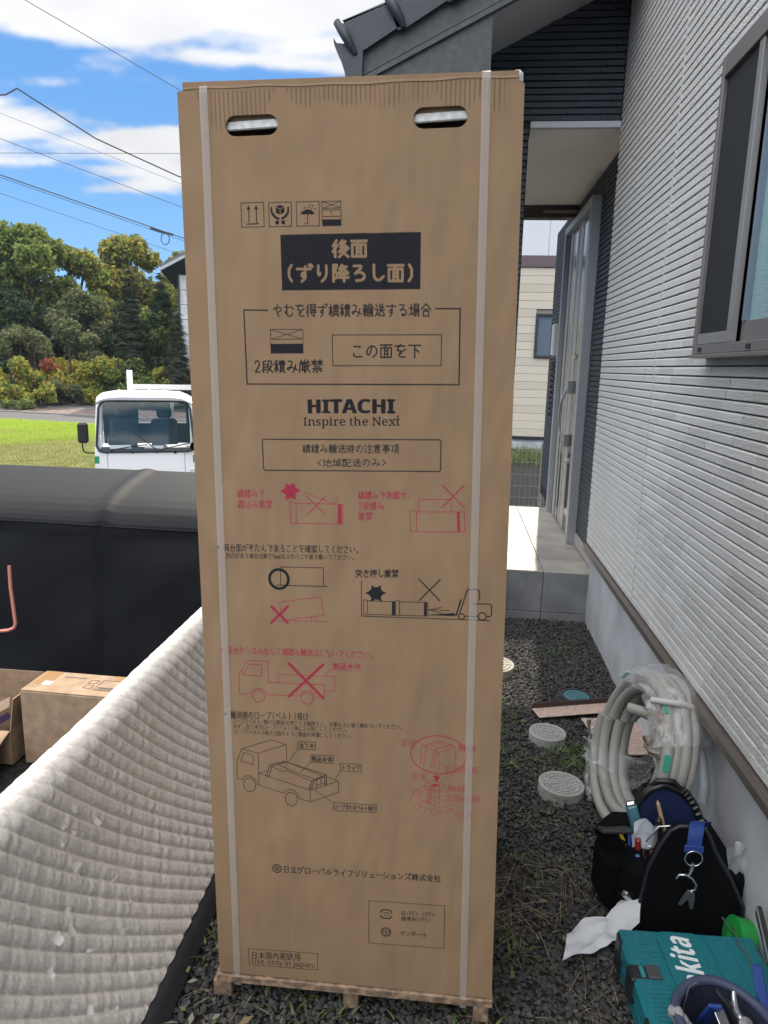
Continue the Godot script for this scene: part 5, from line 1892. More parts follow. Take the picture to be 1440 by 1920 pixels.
func cover() -> void:
	var root := thing("covered_trailer", "long low load under a fitted black fabric cover behind the quilted pad", "covered trailer")
	var prof := [Vector2(-2.93, -0.15), Vector2(-2.95, 0.15), Vector2(-2.97, 0.40), Vector2(-2.985, 0.58), Vector2(-3.0, 0.70), Vector2(-3.0, 0.752), Vector2(-3.005, 0.772), Vector2(-3.02, 0.79), Vector2(-3.05, 0.812), Vector2(-3.10, 0.834), Vector2(-3.17, 0.852), Vector2(-3.28, 0.868), Vector2(-3.42, 0.882), Vector2(-3.6, 0.892), Vector2(-3.78, 0.897), Vector2(-3.83, 0.89), Vector2(-3.86, 0.86), Vector2(-3.87, 0.6), Vector2(-3.88, -0.3)]
	var line := []
	for i in prof.size() - 1:
		for k in 6:
			line.append(prof[i].lerp(prof[i + 1], k / 6.0))
	line.append(prof[prof.size() - 1])
	var rows := []
	for i in line.size():
		var row := []
		var p: Vector2 = line[i]
		for j in 221:
			var x := lerpf(-5.2, -0.62, j / 220.0)
			var z := p.x
			var y := p.y
			var front := smoothstep(-3.06, -2.99, p.x) * smoothstep(-0.1, 0.2, p.y)
			# pull folds fan out from the seam
			var fan := noise.get_noise_2d((x + 1.6) * 14.0 + y * 26.0, y * 9.0) + 0.6 * noise.get_noise_2d((x + 1.6) * 40.0 - y * 55.0, y * 20.0)
			z += 0.06 * fan * front * (1.0 - smoothstep(0.70, 0.78, y))
			var seam := exp(-pow((x + 1.585 + (p.x + 3.0) * -0.16) / 0.035, 2.0))
			y += 0.011 * seam * smoothstep(0.72, 0.80, p.y)
			z += -0.022 * seam * front
			y += 0.010 * noise.get_noise_2d(x * 9.0, p.x * 12.0) * smoothstep(0.7, 0.85, p.y)
			y -= 0.012 * sin(clampf((x + 1.6) / 0.9, -1.0, 1.0) * PI) * 0.4 * smoothstep(0.6, 0.76, p.y) * front
			row.append(Vector3(x, y, z))
		rows.append(row)
	var m := Mb.new()
	var rev := rows.duplicate()
	rev.reverse()
	m.grid(rev)
	m.slab(Transform3D(Basis(Vector3(0, 0, -1), Vector3.UP, Vector3(1, 0, 0)), Vector3(-0.622, 0, 0)), PackedVector2Array([Vector2(2.95, -0.1), Vector2(3.86, -0.1), Vector2(3.86, 0.86), Vector2(3.2, 0.85), Vector2(3.0, 0.75)]), 0.01)
	var nylon := StandardMaterial3D.new()
	nylon.resource_name = "black_nylon"
	nylon.albedo_color = lin(0.004, 0.005, 0.007)
	nylon.roughness = 0.66
	nylon.metallic_specular = 0.34
	nylon.uv1_triplanar = true
	nylon.uv1_world_triplanar = true
	nylon.uv1_scale = Vector3.ONE * 6.0
	nylon.roughness_texture = tex["mild"]
	nylon.heightmap_enabled = true
	nylon.heightmap_texture = tex["grain"]
	nylon.heightmap_scale = 0.03
	put("fabric_cover", m, nylon, root)
	var piping := Mb.new()
	for seg in [[-5.2, -1.6], [-1.57, -0.63]]:
		var pts := PackedVector3Array()
		for k in 30:
			var x: float = lerpf(seg[0], seg[1], k / 29.0)
			pts.append(Vector3(x, 0.760 - 0.012 * sin(clampf((x + 1.6) / 0.9, -1.0, 1.0) * PI) * 0.4 + 0.003 * noise.get_noise_1d(x * 20.0), -2.995))
		piping.tube(pts, 0.004, 6)
	put("edge_piping", piping, nylon, root)


func open_carton(root: Node3D, size: Vector3, board: Material, flap_turn: Array) -> void:
	var m := Mb.new()
	var t := 0.005
	m.span(Vector3(0, 0, 0), Vector3(size.x, t, -size.z))
	put("bottom", m, board, root)
	for k in 4:
		m = Mb.new()
		if k == 0:
			m.span(Vector3(0, t, -t), Vector3(size.x, size.y, 0))
		elif k == 1:
			m.span(Vector3(0, t, -size.z), Vector3(size.x, size.y, -size.z + t))
		elif k == 2:
			m.span(Vector3(0, t, -size.z + t), Vector3(t, size.y, -t))
		else:
			m.span(Vector3(size.x - t, t, -size.z + t), Vector3(size.x, size.y, -t))
		put("side", m, board, root)
		m = Mb.new()
		var f: float = 0.5 * (size.z if k < 2 else size.z)
		var tilt: float = flap_turn[k]
		var tr: Transform3D
		if k == 0:
			tr = Transform3D(Basis(Vector3.RIGHT, tilt), Vector3(size.x * 0.5, size.y, -t * 0.5))
		elif k == 1:
			tr = Transform3D(Basis(Vector3.RIGHT, -tilt), Vector3(size.x * 0.5, size.y, -size.z + t * 0.5))
		elif k == 2:
			tr = Transform3D(Basis(Vector3.BACK, tilt), Vector3(t * 0.5, size.y, -size.z * 0.5))
		else:
			tr = Transform3D(Basis(Vector3.BACK, -tilt), Vector3(size.x - t * 0.5, size.y, -size.z * 0.5))
		m.box(tr * Transform3D(Basis(), Vector3(0, f * 0.5, 0)), Vector3(size.x - 0.004, f, 0.004) if k < 2 else Vector3(0.004, f, size.z - 0.012))
		put("flap", m, board, root)


func boxes_left() -> void:
	var board := stuff_mat("brown_board", lin(0.36, 0.25, 0.165), 0.85, 1.5, 0.06, "mild", "lumps")
	var tape := plain("brown_tape", lin(0.30, 0.18, 0.09), 0.3)
	var print_ink := plain("faint_print", lin(0.06, 0.05, 0.045), 0.8)
	var white := plain("paper_white", lin(0.70, 0.70, 0.68), 0.8)
	# long closed carton
	var root := thing("long_carton", "long closed brown carton with taped top standing between pad and black cover", "carton", Vector3(-1.562, 0.0, -2.29))
	root.rotation.y = -0.03
	var m := Mb.new()
	m.span(Vector3(0, 0, -0.175), Vector3(0.50, 0.292, 0), 0.003)
	m.span(Vector3(0.0005, 0.2925, -0.172), Vector3(0.50, 0.2965, -0.003), 0.0015)
	put("body", m, board, root)
	for t in [[0.012, 0.075], [0.30, 0.365]]:
		m = Mb.new()
		m.span(Vector3(t[0], 0.2966, -0.171), Vector3(t[1], 0.2972, -0.06 if t[0] < 0.1 else -0.13))
		put("tape", m, tape, root)
	m = Mb.new()
	m.span(Vector3(0.05, 0.2973, -0.085), Vector3(0.085, 0.2982, -0.055))
	put("label", m, white, root)
	m = Mb.new()
	m.box(Transform3D(Basis(Vector3.UP, 0.15), Vector3(0.47, 0.2978, -0.075)), Vector3(0.10, 0.001, 0.07))
	put("label", m, white, root)
	# a small line drawing of the unit printed on the lid
	m = Mb.new()
	var y := 0.2967
	var rect := func(x0: float, z0: float, x1: float, z1: float, w: float) -> void:
		m.span(Vector3(x0, y, z0), Vector3(x1, y + 0.0004, z0 + w))
		m.span(Vector3(x0, y, z1 - w), Vector3(x1, y + 0.0004, z1))
		m.span(Vector3(x0, y, z0 + w), Vector3(x0 + w, y + 0.0004, z1 - w))
		m.span(Vector3(x1 - w, y, z0 + w), Vector3(x1, y + 0.0004, z1 - w))
	rect.call(0.215, -0.125, 0.248, -0.095, 0.003)
	rect.call(0.215, -0.085, 0.248, -0.055, 0.003)
	rect.call(0.262, -0.130, 0.42, -0.045, 0.003)
	m.span(Vector3(0.27, y, -0.072), Vector3(0.41, y + 0.0004, -0.062))
	m.span(Vector3(0.27, y, -0.056), Vector3(0.40, y + 0.0004, -0.052))
	m.span(Vector3(0.10, y, -0.135), Vector3(0.19, y + 0.0004, -0.130))
	put("lid_print", m, print_ink, root)

	# open carton on the left of it
	root = thing("open_carton", "open brown carton with raised flaps left of the long closed carton", "carton", Vector3(-2.06, 0.0, -2.27))
	open_carton(root, Vector3(0.46, 0.135, 0.26), board, [1.9, -0.1, 1.2, 0.15])
	m = Mb.new()
	for k in 3:
		m.span(Vector3(0.36 + 0.02 * k, 0.055, 0.0004), Vector3(0.375 + 0.02 * k, 0.075, 0.001))
	m.span(Vector3(0.35, 0.035, 0.0004), Vector3(0.41, 0.042, 0.001))
	put("side_print", m, print_ink, root)
	root = thing("small_box", "small printed brown box tilted inside the open carton", "box", Vector3(-1.70, 0.10, -2.40))
	root.rotation = Vector3(0.3, 0.5, 0.5)
	m = Mb.new()
	m.cube(Vector3.ZERO, Vector3(0.13, 0.16, 0.06), 0.002)
	put("body", m, board, root)
	m = Mb.new()
	m.cube(Vector3(0, 0.045, 0.0305), Vector3(0.09, 0.03, 0.001))
	m.cube(Vector3(0, -0.02, 0.0305), Vector3(0.09, 0.012, 0.001))
	put("box_print", m, plain("violet_print", lin(0.08, 0.06, 0.16), 0.7), root)
	# plastic bag sticking up behind
	m = Mb.new()
	var rows := []
	for i in 10:
		var row := []
		for j in 10:
			var u := i / 9.0
			var v := j / 9.0
			row.append(Vector3(-0.10 + 0.2 * u + 0.02 * noise.get_noise_2d(u * 300.0, v * 300.0), 0.20 * v, 0.05 * noise.get_noise_2d(u * 200.0 + 50.0, v * 200.0) + 0.03 * sin(u * 9.0)))
		rows.append(row)
	m.grid(rows)
	var bag := put("plastic_bag", m, clear("crumpled_film", Color(0.8, 0.82, 0.86), 0.55, 0.3))
	bag.position = Vector3(-1.94, 0.10, -2.36)
	tag(bag, "crumpled clear plastic bag in the open carton", "plastic bag")

	# grey tub in front with hose ends in it
	root = thing("grey_tub", "pale grey plastic tub with dark hoses inside at the foot of the cartons", "tub", Vector3(-1.80, 0.0, -2.02))
	m = Mb.new()
	var tub := plain("tub_plastic", lin(0.34, 0.36, 0.38), 0.5)
	var w := 0.42
	var d := 0.30
	var hh := 0.125
	for k in 4:
		var a := Vector3(-w / 2, 0, d / 2)
		m.bar([Vector3(-w / 2, hh / 2, d / 2), Vector3(w / 2, hh / 2, d / 2), Vector3(w / 2, hh / 2, -d / 2), Vector3(-w / 2, hh / 2, -d / 2)][k], [Vector3(w / 2, hh / 2, d / 2), Vector3(w / 2, hh / 2, -d / 2), Vector3(-w / 2, hh / 2, -d / 2), Vector3(-w / 2, hh / 2, d / 2)][k], 0.006, hh, Vector3.UP, 0.001)
	m.span(Vector3(-w / 2, 0.001, -d / 2), Vector3(w / 2, 0.006, d / 2))
	put("wall", m, tub, root)
	m = Mb.new()
	var loop := PackedVector3Array()
	for k in 36:
		var a := TAU * k / 36
		loop.append(Vector3(signf(cos(a)) * pow(absf(cos(a)), 0.35) * (w / 2 + 0.008), hh, signf(sin(a)) * pow(absf(sin(a)), 0.35) * (d / 2 + 0.008)))
	m.tube(loop, 0.009, 8, false, true)
	put("rim", m, tub, root)
	for k in 4:
		m = Mb.new()
		m.tube(PackedVector3Array([Vector3(-0.18, 0.05 + 0.015 * k, -0.09 + 0.05 * k), Vector3(0.0, 0.075 + 0.01 * k, -0.07 + 0.045 * k), Vector3(0.17, 0.06 + 0.012 * k, -0.10 + 0.06 * k)]), 0.016, 8)
		put("hose_piece", m, plain("hose_dark", lin(0.05, 0.055, 0.06), 0.6), root)

	# bent copper pipe leaning into the picture
	m = Mb.new()
	m.tube(PackedVector3Array([Vector3(-1.935, 0.598, -2.84), Vector3(-1.934, 0.50, -2.835), Vector3(-1.925, 0.40, -2.83), Vector3(-1.918, 0.335, -2.825), Vector3(-1.925, 0.315, -2.823), Vector3(-1.95, 0.303, -2.82), Vector3(-2.05, 0.290, -2.81), Vector3(-2.3, 0.22, -2.75), Vector3(-2.6, 0.02, -2.7)]), 0.0085, 8)
	tag(put("copper_pipe", m, plain("pink_copper", lin(0.62, 0.25, 0.19), 0.4, 0.3)), "thin bent copper pipe against the black cover", "pipe")


# ------------------------------------------------------------------ right of the carton, along the wall
func right_things() -> void:
	lids()
	panels()
	hose_coil()
	tool_bag()
	tool_case()
	bucket()
	cloth_and_bits()


func lid(called: String, label: String, at: Vector3, r: float, h: float, material: Material, group: String) -> void:
	var root := thing(called, label, "drain lid", at, group)
	root.rotation = Vector3(rng.randf_range(-0.03, 0.03), rng.randf() * 3.0, rng.randf_range(-0.03, 0.03))
	var m := Mb.new()
	m.lathe(Transform3D(), [Vector2(r, -0.02), Vector2(r, h - 0.014), Vector2(r - 0.001, h - 0.013), Vector2(r - 0.001, h - 0.011), Vector2(r, h - 0.010), Vector2(r, h - 0.003), Vector2(r - 0.003, h), Vector2(r - 0.010, h), Vector2(r - 0.011, h - 0.002), Vector2(0.0, h - 0.002)], 40)
	put("lid_body", m, material, root)
	# raised pattern: broken rings and six spokes
	var p := Mb.new()
	for ring in 4:
		var rr := r * (0.22 + 0.19 * ring)
		var n := 6 + ring * 6
		for k in n:
			var a := TAU * (k + 0.1) / n
			var b := TAU * (k + 0.9) / n
			p.bar(Vector3(cos(a) * rr, h - 0.0012, sin(a) * rr), Vector3(cos(b) * rr, h - 0.0012, sin(b) * rr), r * 0.10, 0.005)
	for k in 3:
		var a := TAU * k / 6 + 0.3
		p.bar(Vector3(cos(a), 0, sin(a)) * r * 0.86 + Vector3(0, h - 0.0008, 0), Vector3(-cos(a), 0, -sin(a)) * r * 0.86 + Vector3(0, h - 0.0008, 0), r * 0.05, 0.0056)
	put("tread", p, material, root)


func lids() -> void:
	var grey := stuff_mat("lid_concrete_grey", lin(0.44, 0.44, 0.42), 0.75, 6.0, 0.05)
	var g := "round grey drain lids along the gravel"
	lid("drain_lid", "round grey drain lid nearest the tool bag in the gravel", Vector3(0.437, 0, -2.385), 0.082, 0.034, grey, g)
	lid("drain_lid", "round grey drain lid beside the green weeds and the pinkish panel", Vector3(0.434, 0, -2.765), 0.076, 0.030, grey, g)
	lid("drain_lid", "wide pale drain lid half hidden behind the tall carton, lit at its edge", Vector3(0.235, 0, -3.40), 0.110, 0.045, stuff_mat("lid_pale", lin(0.42, 0.40, 0.35), 0.8, 6.0, 0.05), g)
	lid("valve_lid", "small blue-green valve lid flush in the gravel behind the pinkish panel", Vector3(0.612, 0, -3.14), 0.060, 0.022, stuff_mat("lid_blue", lin(0.10, 0.25, 0.30), 0.6, 6.0, 0.05), "")
	var m := Mb.new()
	var t := Transform3D(Basis(), Vector3(0.612, 0, -3.14))
	m.lathe(t, [Vector2(0.074, -0.01), Vector2(0.074, 0.022), Vector2(0.062, 0.024), Vector2(0.062, 0.0)], 32)
	put("collar", m, plain("collar_dark", lin(0.03, 0.035, 0.045), 0.6), get_node("valve_lid")).position = -Vector3(0.612, 0, -3.14)


func panels() -> void:
	var pink := stuff_mat("pinkish_steel", lin(0.62, 0.46, 0.39), 0.6, 4.0, 0.03)
	var root := thing("metal_strip", "long folded pinkish metal strip lying on the gravel behind the hose coil", "metal strip")
	var m := Mb.new()
	var a := Vector3(0.405, 0.018, -2.945)
	var b := Vector3(0.80, 0.022, -3.06)
	m.bar(a, b, 0.085, 0.004, Vector3.UP, 0.001)
	put("face", m, pink, root)
	m = Mb.new()
	var off := Vector3(-0.012, 0.012, -0.042)
	m.bar(a + off, b + off, 0.006, 0.026, Vector3.UP, 0.001)
	put("turned_edge", m, plain("brown_edge", lin(0.055, 0.035, 0.032), 0.5), root)
	root = thing("grille_panel", "pinkish metal grille panel with slots lying between metal strip and hose coil", "grille")
	var o := Vector3(0.60, 0.020, -2.90)
	var t := Transform3D(Basis(Vector3.UP, 0.18), o)
	m = Mb.new()
	m.box(t * Transform3D(Basis(), Vector3(0.014, 0, 0.13)), Vector3(0.028, 0.006, 0.30), 0.001)
	m.box(t * Transform3D(Basis(), Vector3(0.13, 0, -0.006)), Vector3(0.21, 0.006, 0.024), 0.001)
	m.box(t * Transform3D(Basis(), Vector3(0.13, 0, 0.268)), Vector3(0.21, 0.006, 0.024), 0.001)
	m.box(t * Transform3D(Basis(), Vector3(0.125, -0.004, 0.13)), Vector3(0.20, 0.003, 0.26))
	put("frame", m, pink, root)
	for k in 9:
		m = Mb.new()
		m.box(t * Transform3D(Basis(Vector3.RIGHT, 0.3), Vector3(0.13, 0.0, 0.022 + 0.027 * k)), Vector3(0.20, 0.004, 0.019), 0.001)
		put("slat", m, pink, root)


# corrugated tube: radius swells ring by ring
func ribbed(m: Mb, pts: PackedVector3Array, r: float, pitch: float, sides := 10) -> void:
	var line := PackedVector3Array()
	var rad := []
	var run := 0.0
	var i := 0
	var total := 0.0
	for k in pts.size() - 1:
		total += pts[k].distance_to(pts[k + 1])
	var n := int(total / pitch * 2.0)
	var acc := 0.0
	var seg := 0
	for k in n + 1:
		var want := total * k / n
		while seg < pts.size() - 2 and acc + pts[seg].distance_to(pts[seg + 1]) < want:
			acc += pts[seg].distance_to(pts[seg + 1])
			seg += 1
		var l := pts[seg].distance_to(pts[seg + 1])
		line.append(pts[seg].lerp(pts[seg + 1], clampf((want - acc) / maxf(l, 1e-6), 0.0, 1.0)))
		rad.append(r * (1.0 if k % 2 == 0 else 0.85))
	m.tube(line, rad, sides)


func hose_coil() -> void:
	var root := thing("hose_coil", "coil of pale grey corrugated hose half wrapped in torn film leaning on the wall", "hose coil")
	var hose := plain("hose_grey", lin(0.33, 0.325, 0.30), 0.5)
	var c0 := Vector3(0.622, 0.268, -2.236)
	var n := Vector3(-1, 0.252, 0.111).normalized()
	var a := n.cross(Vector3.UP).normalized()
	var b := n.cross(a)
	var off := Vector3(0.085, 0.004, -0.01)
	var turns := 7
	for k in turns:
		var m := Mb.new()
		var pts := PackedVector3Array()
		var rad: float = [0.246, 0.238, 0.243, 0.232, 0.240, 0.236, 0.228][k]
		var c: Vector3 = c0 + off * (float(k) / (turns - 1)) + Vector3(0.004, 0, 0.004) * rng.randf_range(-1, 1)
		if k % 2 == 1:
			rad -= 0.030
		for i in 73:
			var t := TAU * i / 72
			var w := 1.0 + 0.018 * sin(t * 2.0 + k * 1.7) + 0.012 * sin(t * 3.0 + k)
			var p := c + (a * cos(t) + b * sin(t)) * rad * w
			pts.append(p + off / (turns - 1) * (float(i) / 72.0 - 0.5))
		ribbed(m, pts, 0.0200, 0.0085)
		put("hose_turn", m, hose, root)
	# free ends
	var m := Mb.new()
	ribbed(m, PackedVector3Array([Vector3(0.775, 0.475, -2.19), Vector3(0.79, 0.40, -2.13), Vector3(0.798, 0.33, -2.08), Vector3(0.800, 0.27, -2.045), Vector3(0.794, 0.225, -2.03)]), 0.0165, 0.0085)
	put("hose_end", m, plain("hose_bluegrey", lin(0.30, 0.33, 0.36), 0.5), root)
	m = Mb.new()
	ribbed(m, PackedVector3Array([Vector3(0.70, 0.515, -2.20), Vector3(0.735, 0.505, -2.15), Vector3(0.745, 0.47, -2.125), Vector3(0.745, 0.42, -2.115)]), 0.019, 0.0085)
	put("hose_end", m, hose, root)
	m = Mb.new()
	ribbed(m, PackedVector3Array([Vector3(0.60, 0.425, -2.22), Vector3(0.64, 0.424, -2.20), Vector3(0.69, 0.415, -2.17)]), 0.019, 0.0085)
	put("hose_end", m, hose, root)
	# torn clear film round the top and across the lower front
	var film := clear("wrap_film", Color(0.93, 0.94, 0.95), 0.11, 0.12)
	var wrap := func(t0: float, t1: float, lo: float, hi: float, puff: float, seed_: float) -> Mb:
		var rows := []
		for i in 44:
			var u := i / 43.0
			var t := lerpf(t0, t1, u)
			var row := []
			for j in 26:
				var v := j / 25.0
				var ang := lerpf(lo, hi, v)
				var crease := noise.get_noise_2d(u * 220.0 + seed_, v * 240.0) * 0.024 + noise.get_noise_2d(u * 600.0 + seed_, v * 500.0) * 0.014
				var rad := 0.238 + (0.028 + puff + crease) * cos(ang)
				var q := c0 + off * 0.5 + (a * cos(t) + b * sin(t)) * rad + off.normalized() * (0.085 + crease) * sin(ang)
				row.append(q)
			rows.append(row)
		var mm := Mb.new()
		mm.grid(rows)
		return mm
	# find where the top of the ring is
	put("film_wrap", wrap.call(PI * 1.18, PI * 1.74, -2.4, 1.5, 0.008, 10.0), film, root)
	put("film_wrap", wrap.call(PI * 0.02, PI * 0.42, -1.9, 0.9, 0.006, 90.0), film, root)
	# tail of film sagging across the opening
	var tail := []
	for i in 30:
		var u := i / 29.0
		var row := []
		for j in 16:
			var v := j / 15.0
			var top := Vector3(0.515, 0.235, -2.38).lerp(Vector3(0.66, 0.345, -2.08), u) + Vector3(0, -0.035 * sin(u * PI), 0)
			var down := Vector3(0.0, -0.115 * (0.55 + 0.45 * sin(u * PI)), 0.02)
			var q := top + down * v + Vector3(noise.get_noise_2d(u * 260.0, v * 200.0) * 0.022 - 0.014, noise.get_noise_2d(u * 260.0 + 50.0, v * 200.0) * 0.020, noise.get_noise_2d(u * 200.0, v * 260.0 + 90.0) * 0.022 + 0.012)
			row.append(q)
		tail.append(row)
	m = Mb.new()
	m.grid(tail)
	put("film_tail", m, film, root)
	# paper band and the scrap knotted under it
	var paper := StandardMaterial3D.new()
	paper.resource_name = "stained_paper"
	paper.albedo_color = lin(0.56, 0.50, 0.44)
	paper.roughness = 0.85
	paper.cull_mode = BaseMaterial3D.CULL_DISABLED
	paper.albedo_texture = tex["strong"]
	paper.uv1_triplanar = true
	paper.uv1_scale = Vector3.ONE * 6.0
	var rag := func(p0: Vector3, p1: Vector3, w: float, rough: float, seed_: float) -> Mb:
		var rows := []
		var d := (p1 - p0).normalized()
		var sd := d.cross(Vector3(-0.4, 0.3, 0.85)).normalized()
		var out := sd.cross(d)
		for i in 14:
			var u := i / 13.0
			var row := []
			for j in 9:
				var v := j / 8.0 - 0.5
				row.append(p0.lerp(p1, u) + sd * v * w * (0.8 + 0.5 * noise.get_noise_2d(u * 200.0 + seed_, 3.0)) + out * (0.018 * cos(v * PI) + rough * noise.get_noise_2d(u * 260.0 + seed_, v * 330.0)))
			rows.append(row)
		var mm := Mb.new()
		mm.grid(rows)
		return mm
	put("paper_scrap", rag.call(Vector3(0.665, 0.47, -2.115), Vector3(0.685, 0.36, -2.03), 0.085, 0.016, 5.0), paper, root)
	put("paper_scrap", rag.call(Vector3(0.63, 0.372, -2.06), Vector3(0.765, 0.335, -2.045), 0.036, 0.016, 45.0), paper, root)
	put("paper_scrap", rag.call(Vector3(0.628, 0.405, -2.085), Vector3(0.640, 0.35, -2.06), 0.030, 0.02, 85.0), paper, root)
	put("paper_scrap", rag.call(Vector3(0.512, 0.30, -2.375), Vector3(0.515, 0.255, -2.37), 0.016, 0.01, 125.0), paper, root)
	m = Mb.new()
	m.tube(PackedVector3Array([Vector3(0.645, 0.497, -2.135), Vector3(0.69, 0.505, -2.11), Vector3(0.735, 0.500, -2.115), Vector3(0.775, 0.48, -2.135)]), 0.010, 6)
	put("tie_band", m, plain("band_white", lin(0.55, 0.54, 0.52), 0.6), root)
	for q in [[1.33, 0.0], [1.12, 0.0], [1.76, 0.0]]:
		m = Mb.new()
		var rd: Vector3 = a * cos(q[0] * PI) + b * sin(q[0] * PI)
		var tn := n.cross(rd)
		m.box(Transform3D(Basis(tn, rd, tn.cross(rd)), c0 + rd * 0.264 - n * -0.006), Vector3(0.050, 0.004, 0.022), 0.0015)
		put("green_tag", m, plain("tag_green", lin(0.04, 0.36, 0.24), 0.5), root)


func tool_bag() -> void:
	var root := thing("tool_bag", "black fabric tool bag with raised blue lid standing open against the foundation", "tool bag")
	var black := stuff_mat("black_canvas", lin(0.004, 0.0045, 0.006), 0.9, 14.0, 0.06)
	black.metallic_specular = 0.25
	var blue := stuff_mat("navy_board", lin(0.010, 0.022, 0.085), 0.55, 10.0, 0.02)
	var steel := plain("bright_steel", lin(0.62, 0.63, 0.65), 0.22, 0.9)
	var m := Mb.new()
	# tub of the bag
	m.box(Transform3D(Basis(Vector3.UP, 0.06), Vector3(0.665, 0.095, -1.90)), Vector3(0.33, 0.19, 0.27), 0.03)
	put("bag_body", m, black, root)
	# tall front apron
	m = Mb.new()
	m.slab(Transform3D(Basis(Vector3.RIGHT, -0.05), Vector3(0, 0, -1.742)), PackedVector2Array([Vector2(0.555, 0.0), Vector2(0.825, 0.0), Vector2(0.822, 0.10), Vector2(0.785, 0.175), Vector2(0.738, 0.250), Vector2(0.710, 0.308), Vector2(0.694, 0.320), Vector2(0.640, 0.318), Vector2(0.616, 0.302), Vector2(0.592, 0.255), Vector2(0.568, 0.19), Vector2(0.556, 0.10)]), 0.022)
	put("front_apron", m, black, root)
	var edge := PackedVector3Array()
	for p in [Vector2(0.556, 0.01), Vector2(0.557, 0.10), Vector2(0.569, 0.19), Vector2(0.593, 0.255), Vector2(0.617, 0.302), Vector2(0.641, 0.318), Vector2(0.694, 0.320), Vector2(0.711, 0.308), Vector2(0.739, 0.250), Vector2(0.786, 0.175), Vector2(0.823, 0.10), Vector2(0.826, 0.01)]:
		edge.append(Vector3(p.x, p.y, -1.744 - p.y * 0.05))
	m = Mb.new()
	m.tube(edge, 0.006, 6)
	put("apron_binding", m, plain("binding_black", lin(0.016, 0.017, 0.02), 0.45), root)
	# side pouches
	for q in [[Vector3(0.505, 0.085, -1.865), Vector3(0.085, 0.17, 0.13)], [Vector3(0.500, 0.185, -1.885), Vector3(0.080, 0.060, 0.10)], [Vector3(0.56, 0.05, -1.80), Vector3(0.12, 0.10, 0.07)], [Vector3(0.815, 0.09, -1.84), Vector3(0.05, 0.18, 0.14)]]:
		m = Mb.new()
		m.box(Transform3D(Basis(Vector3.UP, 0.1), q[0]), q[1], 0.02)
		put("pouch", m, black, root)
	m = Mb.new()
	m.box(Transform3D(Basis(Vector3(0, 0, 1), 0.1) * Basis(Vector3.RIGHT, -0.5), Vector3(0.50, 0.222, -1.86)), Vector3(0.09, 0.012, 0.09), 0.005)
	put("pouch_flap", m, plain("flap_olive", lin(0.020, 0.022, 0.024), 0.6), root)
	# raised blue lid with a padded rim
	m = Mb.new()
	var lt := Transform3D(Basis(Vector3.RIGHT, -0.10), Vector3(0, 0, -1.885))
	var shape := PackedVector2Array([Vector2(0.575, 0.10), Vector2(0.562, 0.20), Vector2(0.572, 0.285), Vector2(0.600, 0.322), Vector2(0.642, 0.342), Vector2(0.690, 0.325), Vector2(0.732, 0.285), Vector2(0.758, 0.225), Vector2(0.765, 0.10)])
	m.slab(lt, shape, 0.014)
	put("lid_panel", m, blue, root)
	m = Mb.new()
	edge = PackedVector3Array()
	for p in shape:
		edge.append(lt * Vector3(p.x, p.y, 0.0))
	m.tube(edge, 0.011, 8)
	put("lid_rim", m, plain("rim_black", lin(0.012, 0.012, 0.014), 0.35), root)
	m = Mb.new()
	m.tube(PackedVector3Array([lt * Vector3(0.605, 0.325, -0.01), lt * Vector3(0.62, 0.352, 0.0), lt * Vector3(0.665, 0.355, 0.005), lt * Vector3(0.690, 0.328, 0.0)]), 0.009, 6)
	put("lid_handle", m, mats["rim_black"], root)
	# ribbed rubber grip along the right of the rim
	for k in 9:
		var u := k / 8.0
		m = Mb.new()
		var p := lt * Vector3(lerpf(0.692, 0.766, u), lerpf(0.332, 0.20, u * u * 0.6 + u * 0.4), 0.006)
		m.box(Transform3D(Basis(Vector3(0, 0, 1), -0.6 - u * 0.7), p), Vector3(0.011, 0.022, 0.022), 0.004)
		put("grip_rib", m, mats["rim_black"], root)
	# blue strap over the apron with its ring
	m = Mb.new()
	var ra := []
	for p in [Vector3(0.735, 0.235, -1.885), Vector3(0.735, 0.285, -1.84), Vector3(0.708, 0.312, -1.80), Vector3(0.686, 0.328, -1.768), Vector3(0.676, 0.322, -1.742), Vector3(0.672, 0.300, -1.733), Vector3(0.671, 0.270, -1.730)]:
		ra.append([p - Vector3(0.019, 0, -0.001), p + Vector3(0, 0, 0.002), p + Vector3(0.019, 0, 0.001)])
	m.grid(ra)
	put("strap", m, plain("royal_blue_web", lin(0.012, 0.045, 0.22), 0.6), root)
	m = Mb.new()
	m.box(Transform3D(Basis(Vector3.RIGHT, -0.05), Vector3(0.671, 0.276, -1.728)), Vector3(0.050, 0.020, 0.006), 0.002)
	put("strap_end", m, mats["royal_blue_web"], root)
	var ring_at := Vector3(0.671, 0.252, -1.722)
	var ring := PackedVector3Array()
	for k in 25:
		var a := TAU * k / 24
		ring.append(ring_at + Vector3(cos(a) * 0.022, sin(a) * 0.022, 0))
	m = Mb.new()
	m.tube(ring, 0.0018, 6)
	put("ring", m, steel, root)

	# hanging from the ring
	var key := thing("key_clip", "silver hook and keys hanging from the ring on the black bag", "key clip")
	m = Mb.new()
	m.tube(PackedVector3Array([Vector3(0.671, 0.240, -1.720), Vector3(0.668, 0.222, -1.719), Vector3(0.664, 0.205, -1.719)]), [0.004, 0.006, 0.003], 6)
	put("swivel", m, steel, key)
	m = Mb.new()
	m.tube(PackedVector3Array([Vector3(0.632, 0.192, -1.718), Vector3(0.638, 0.205, -1.716), Vector3(0.655, 0.207, -1.715), Vector3(0.672, 0.196, -1.715), Vector3(0.684, 0.178, -1.716), Vector3(0.682, 0.164, -1.717), Vector3(0.672, 0.158, -1.718)]), 0.0032, 6)
	put("hook", m, steel, key)
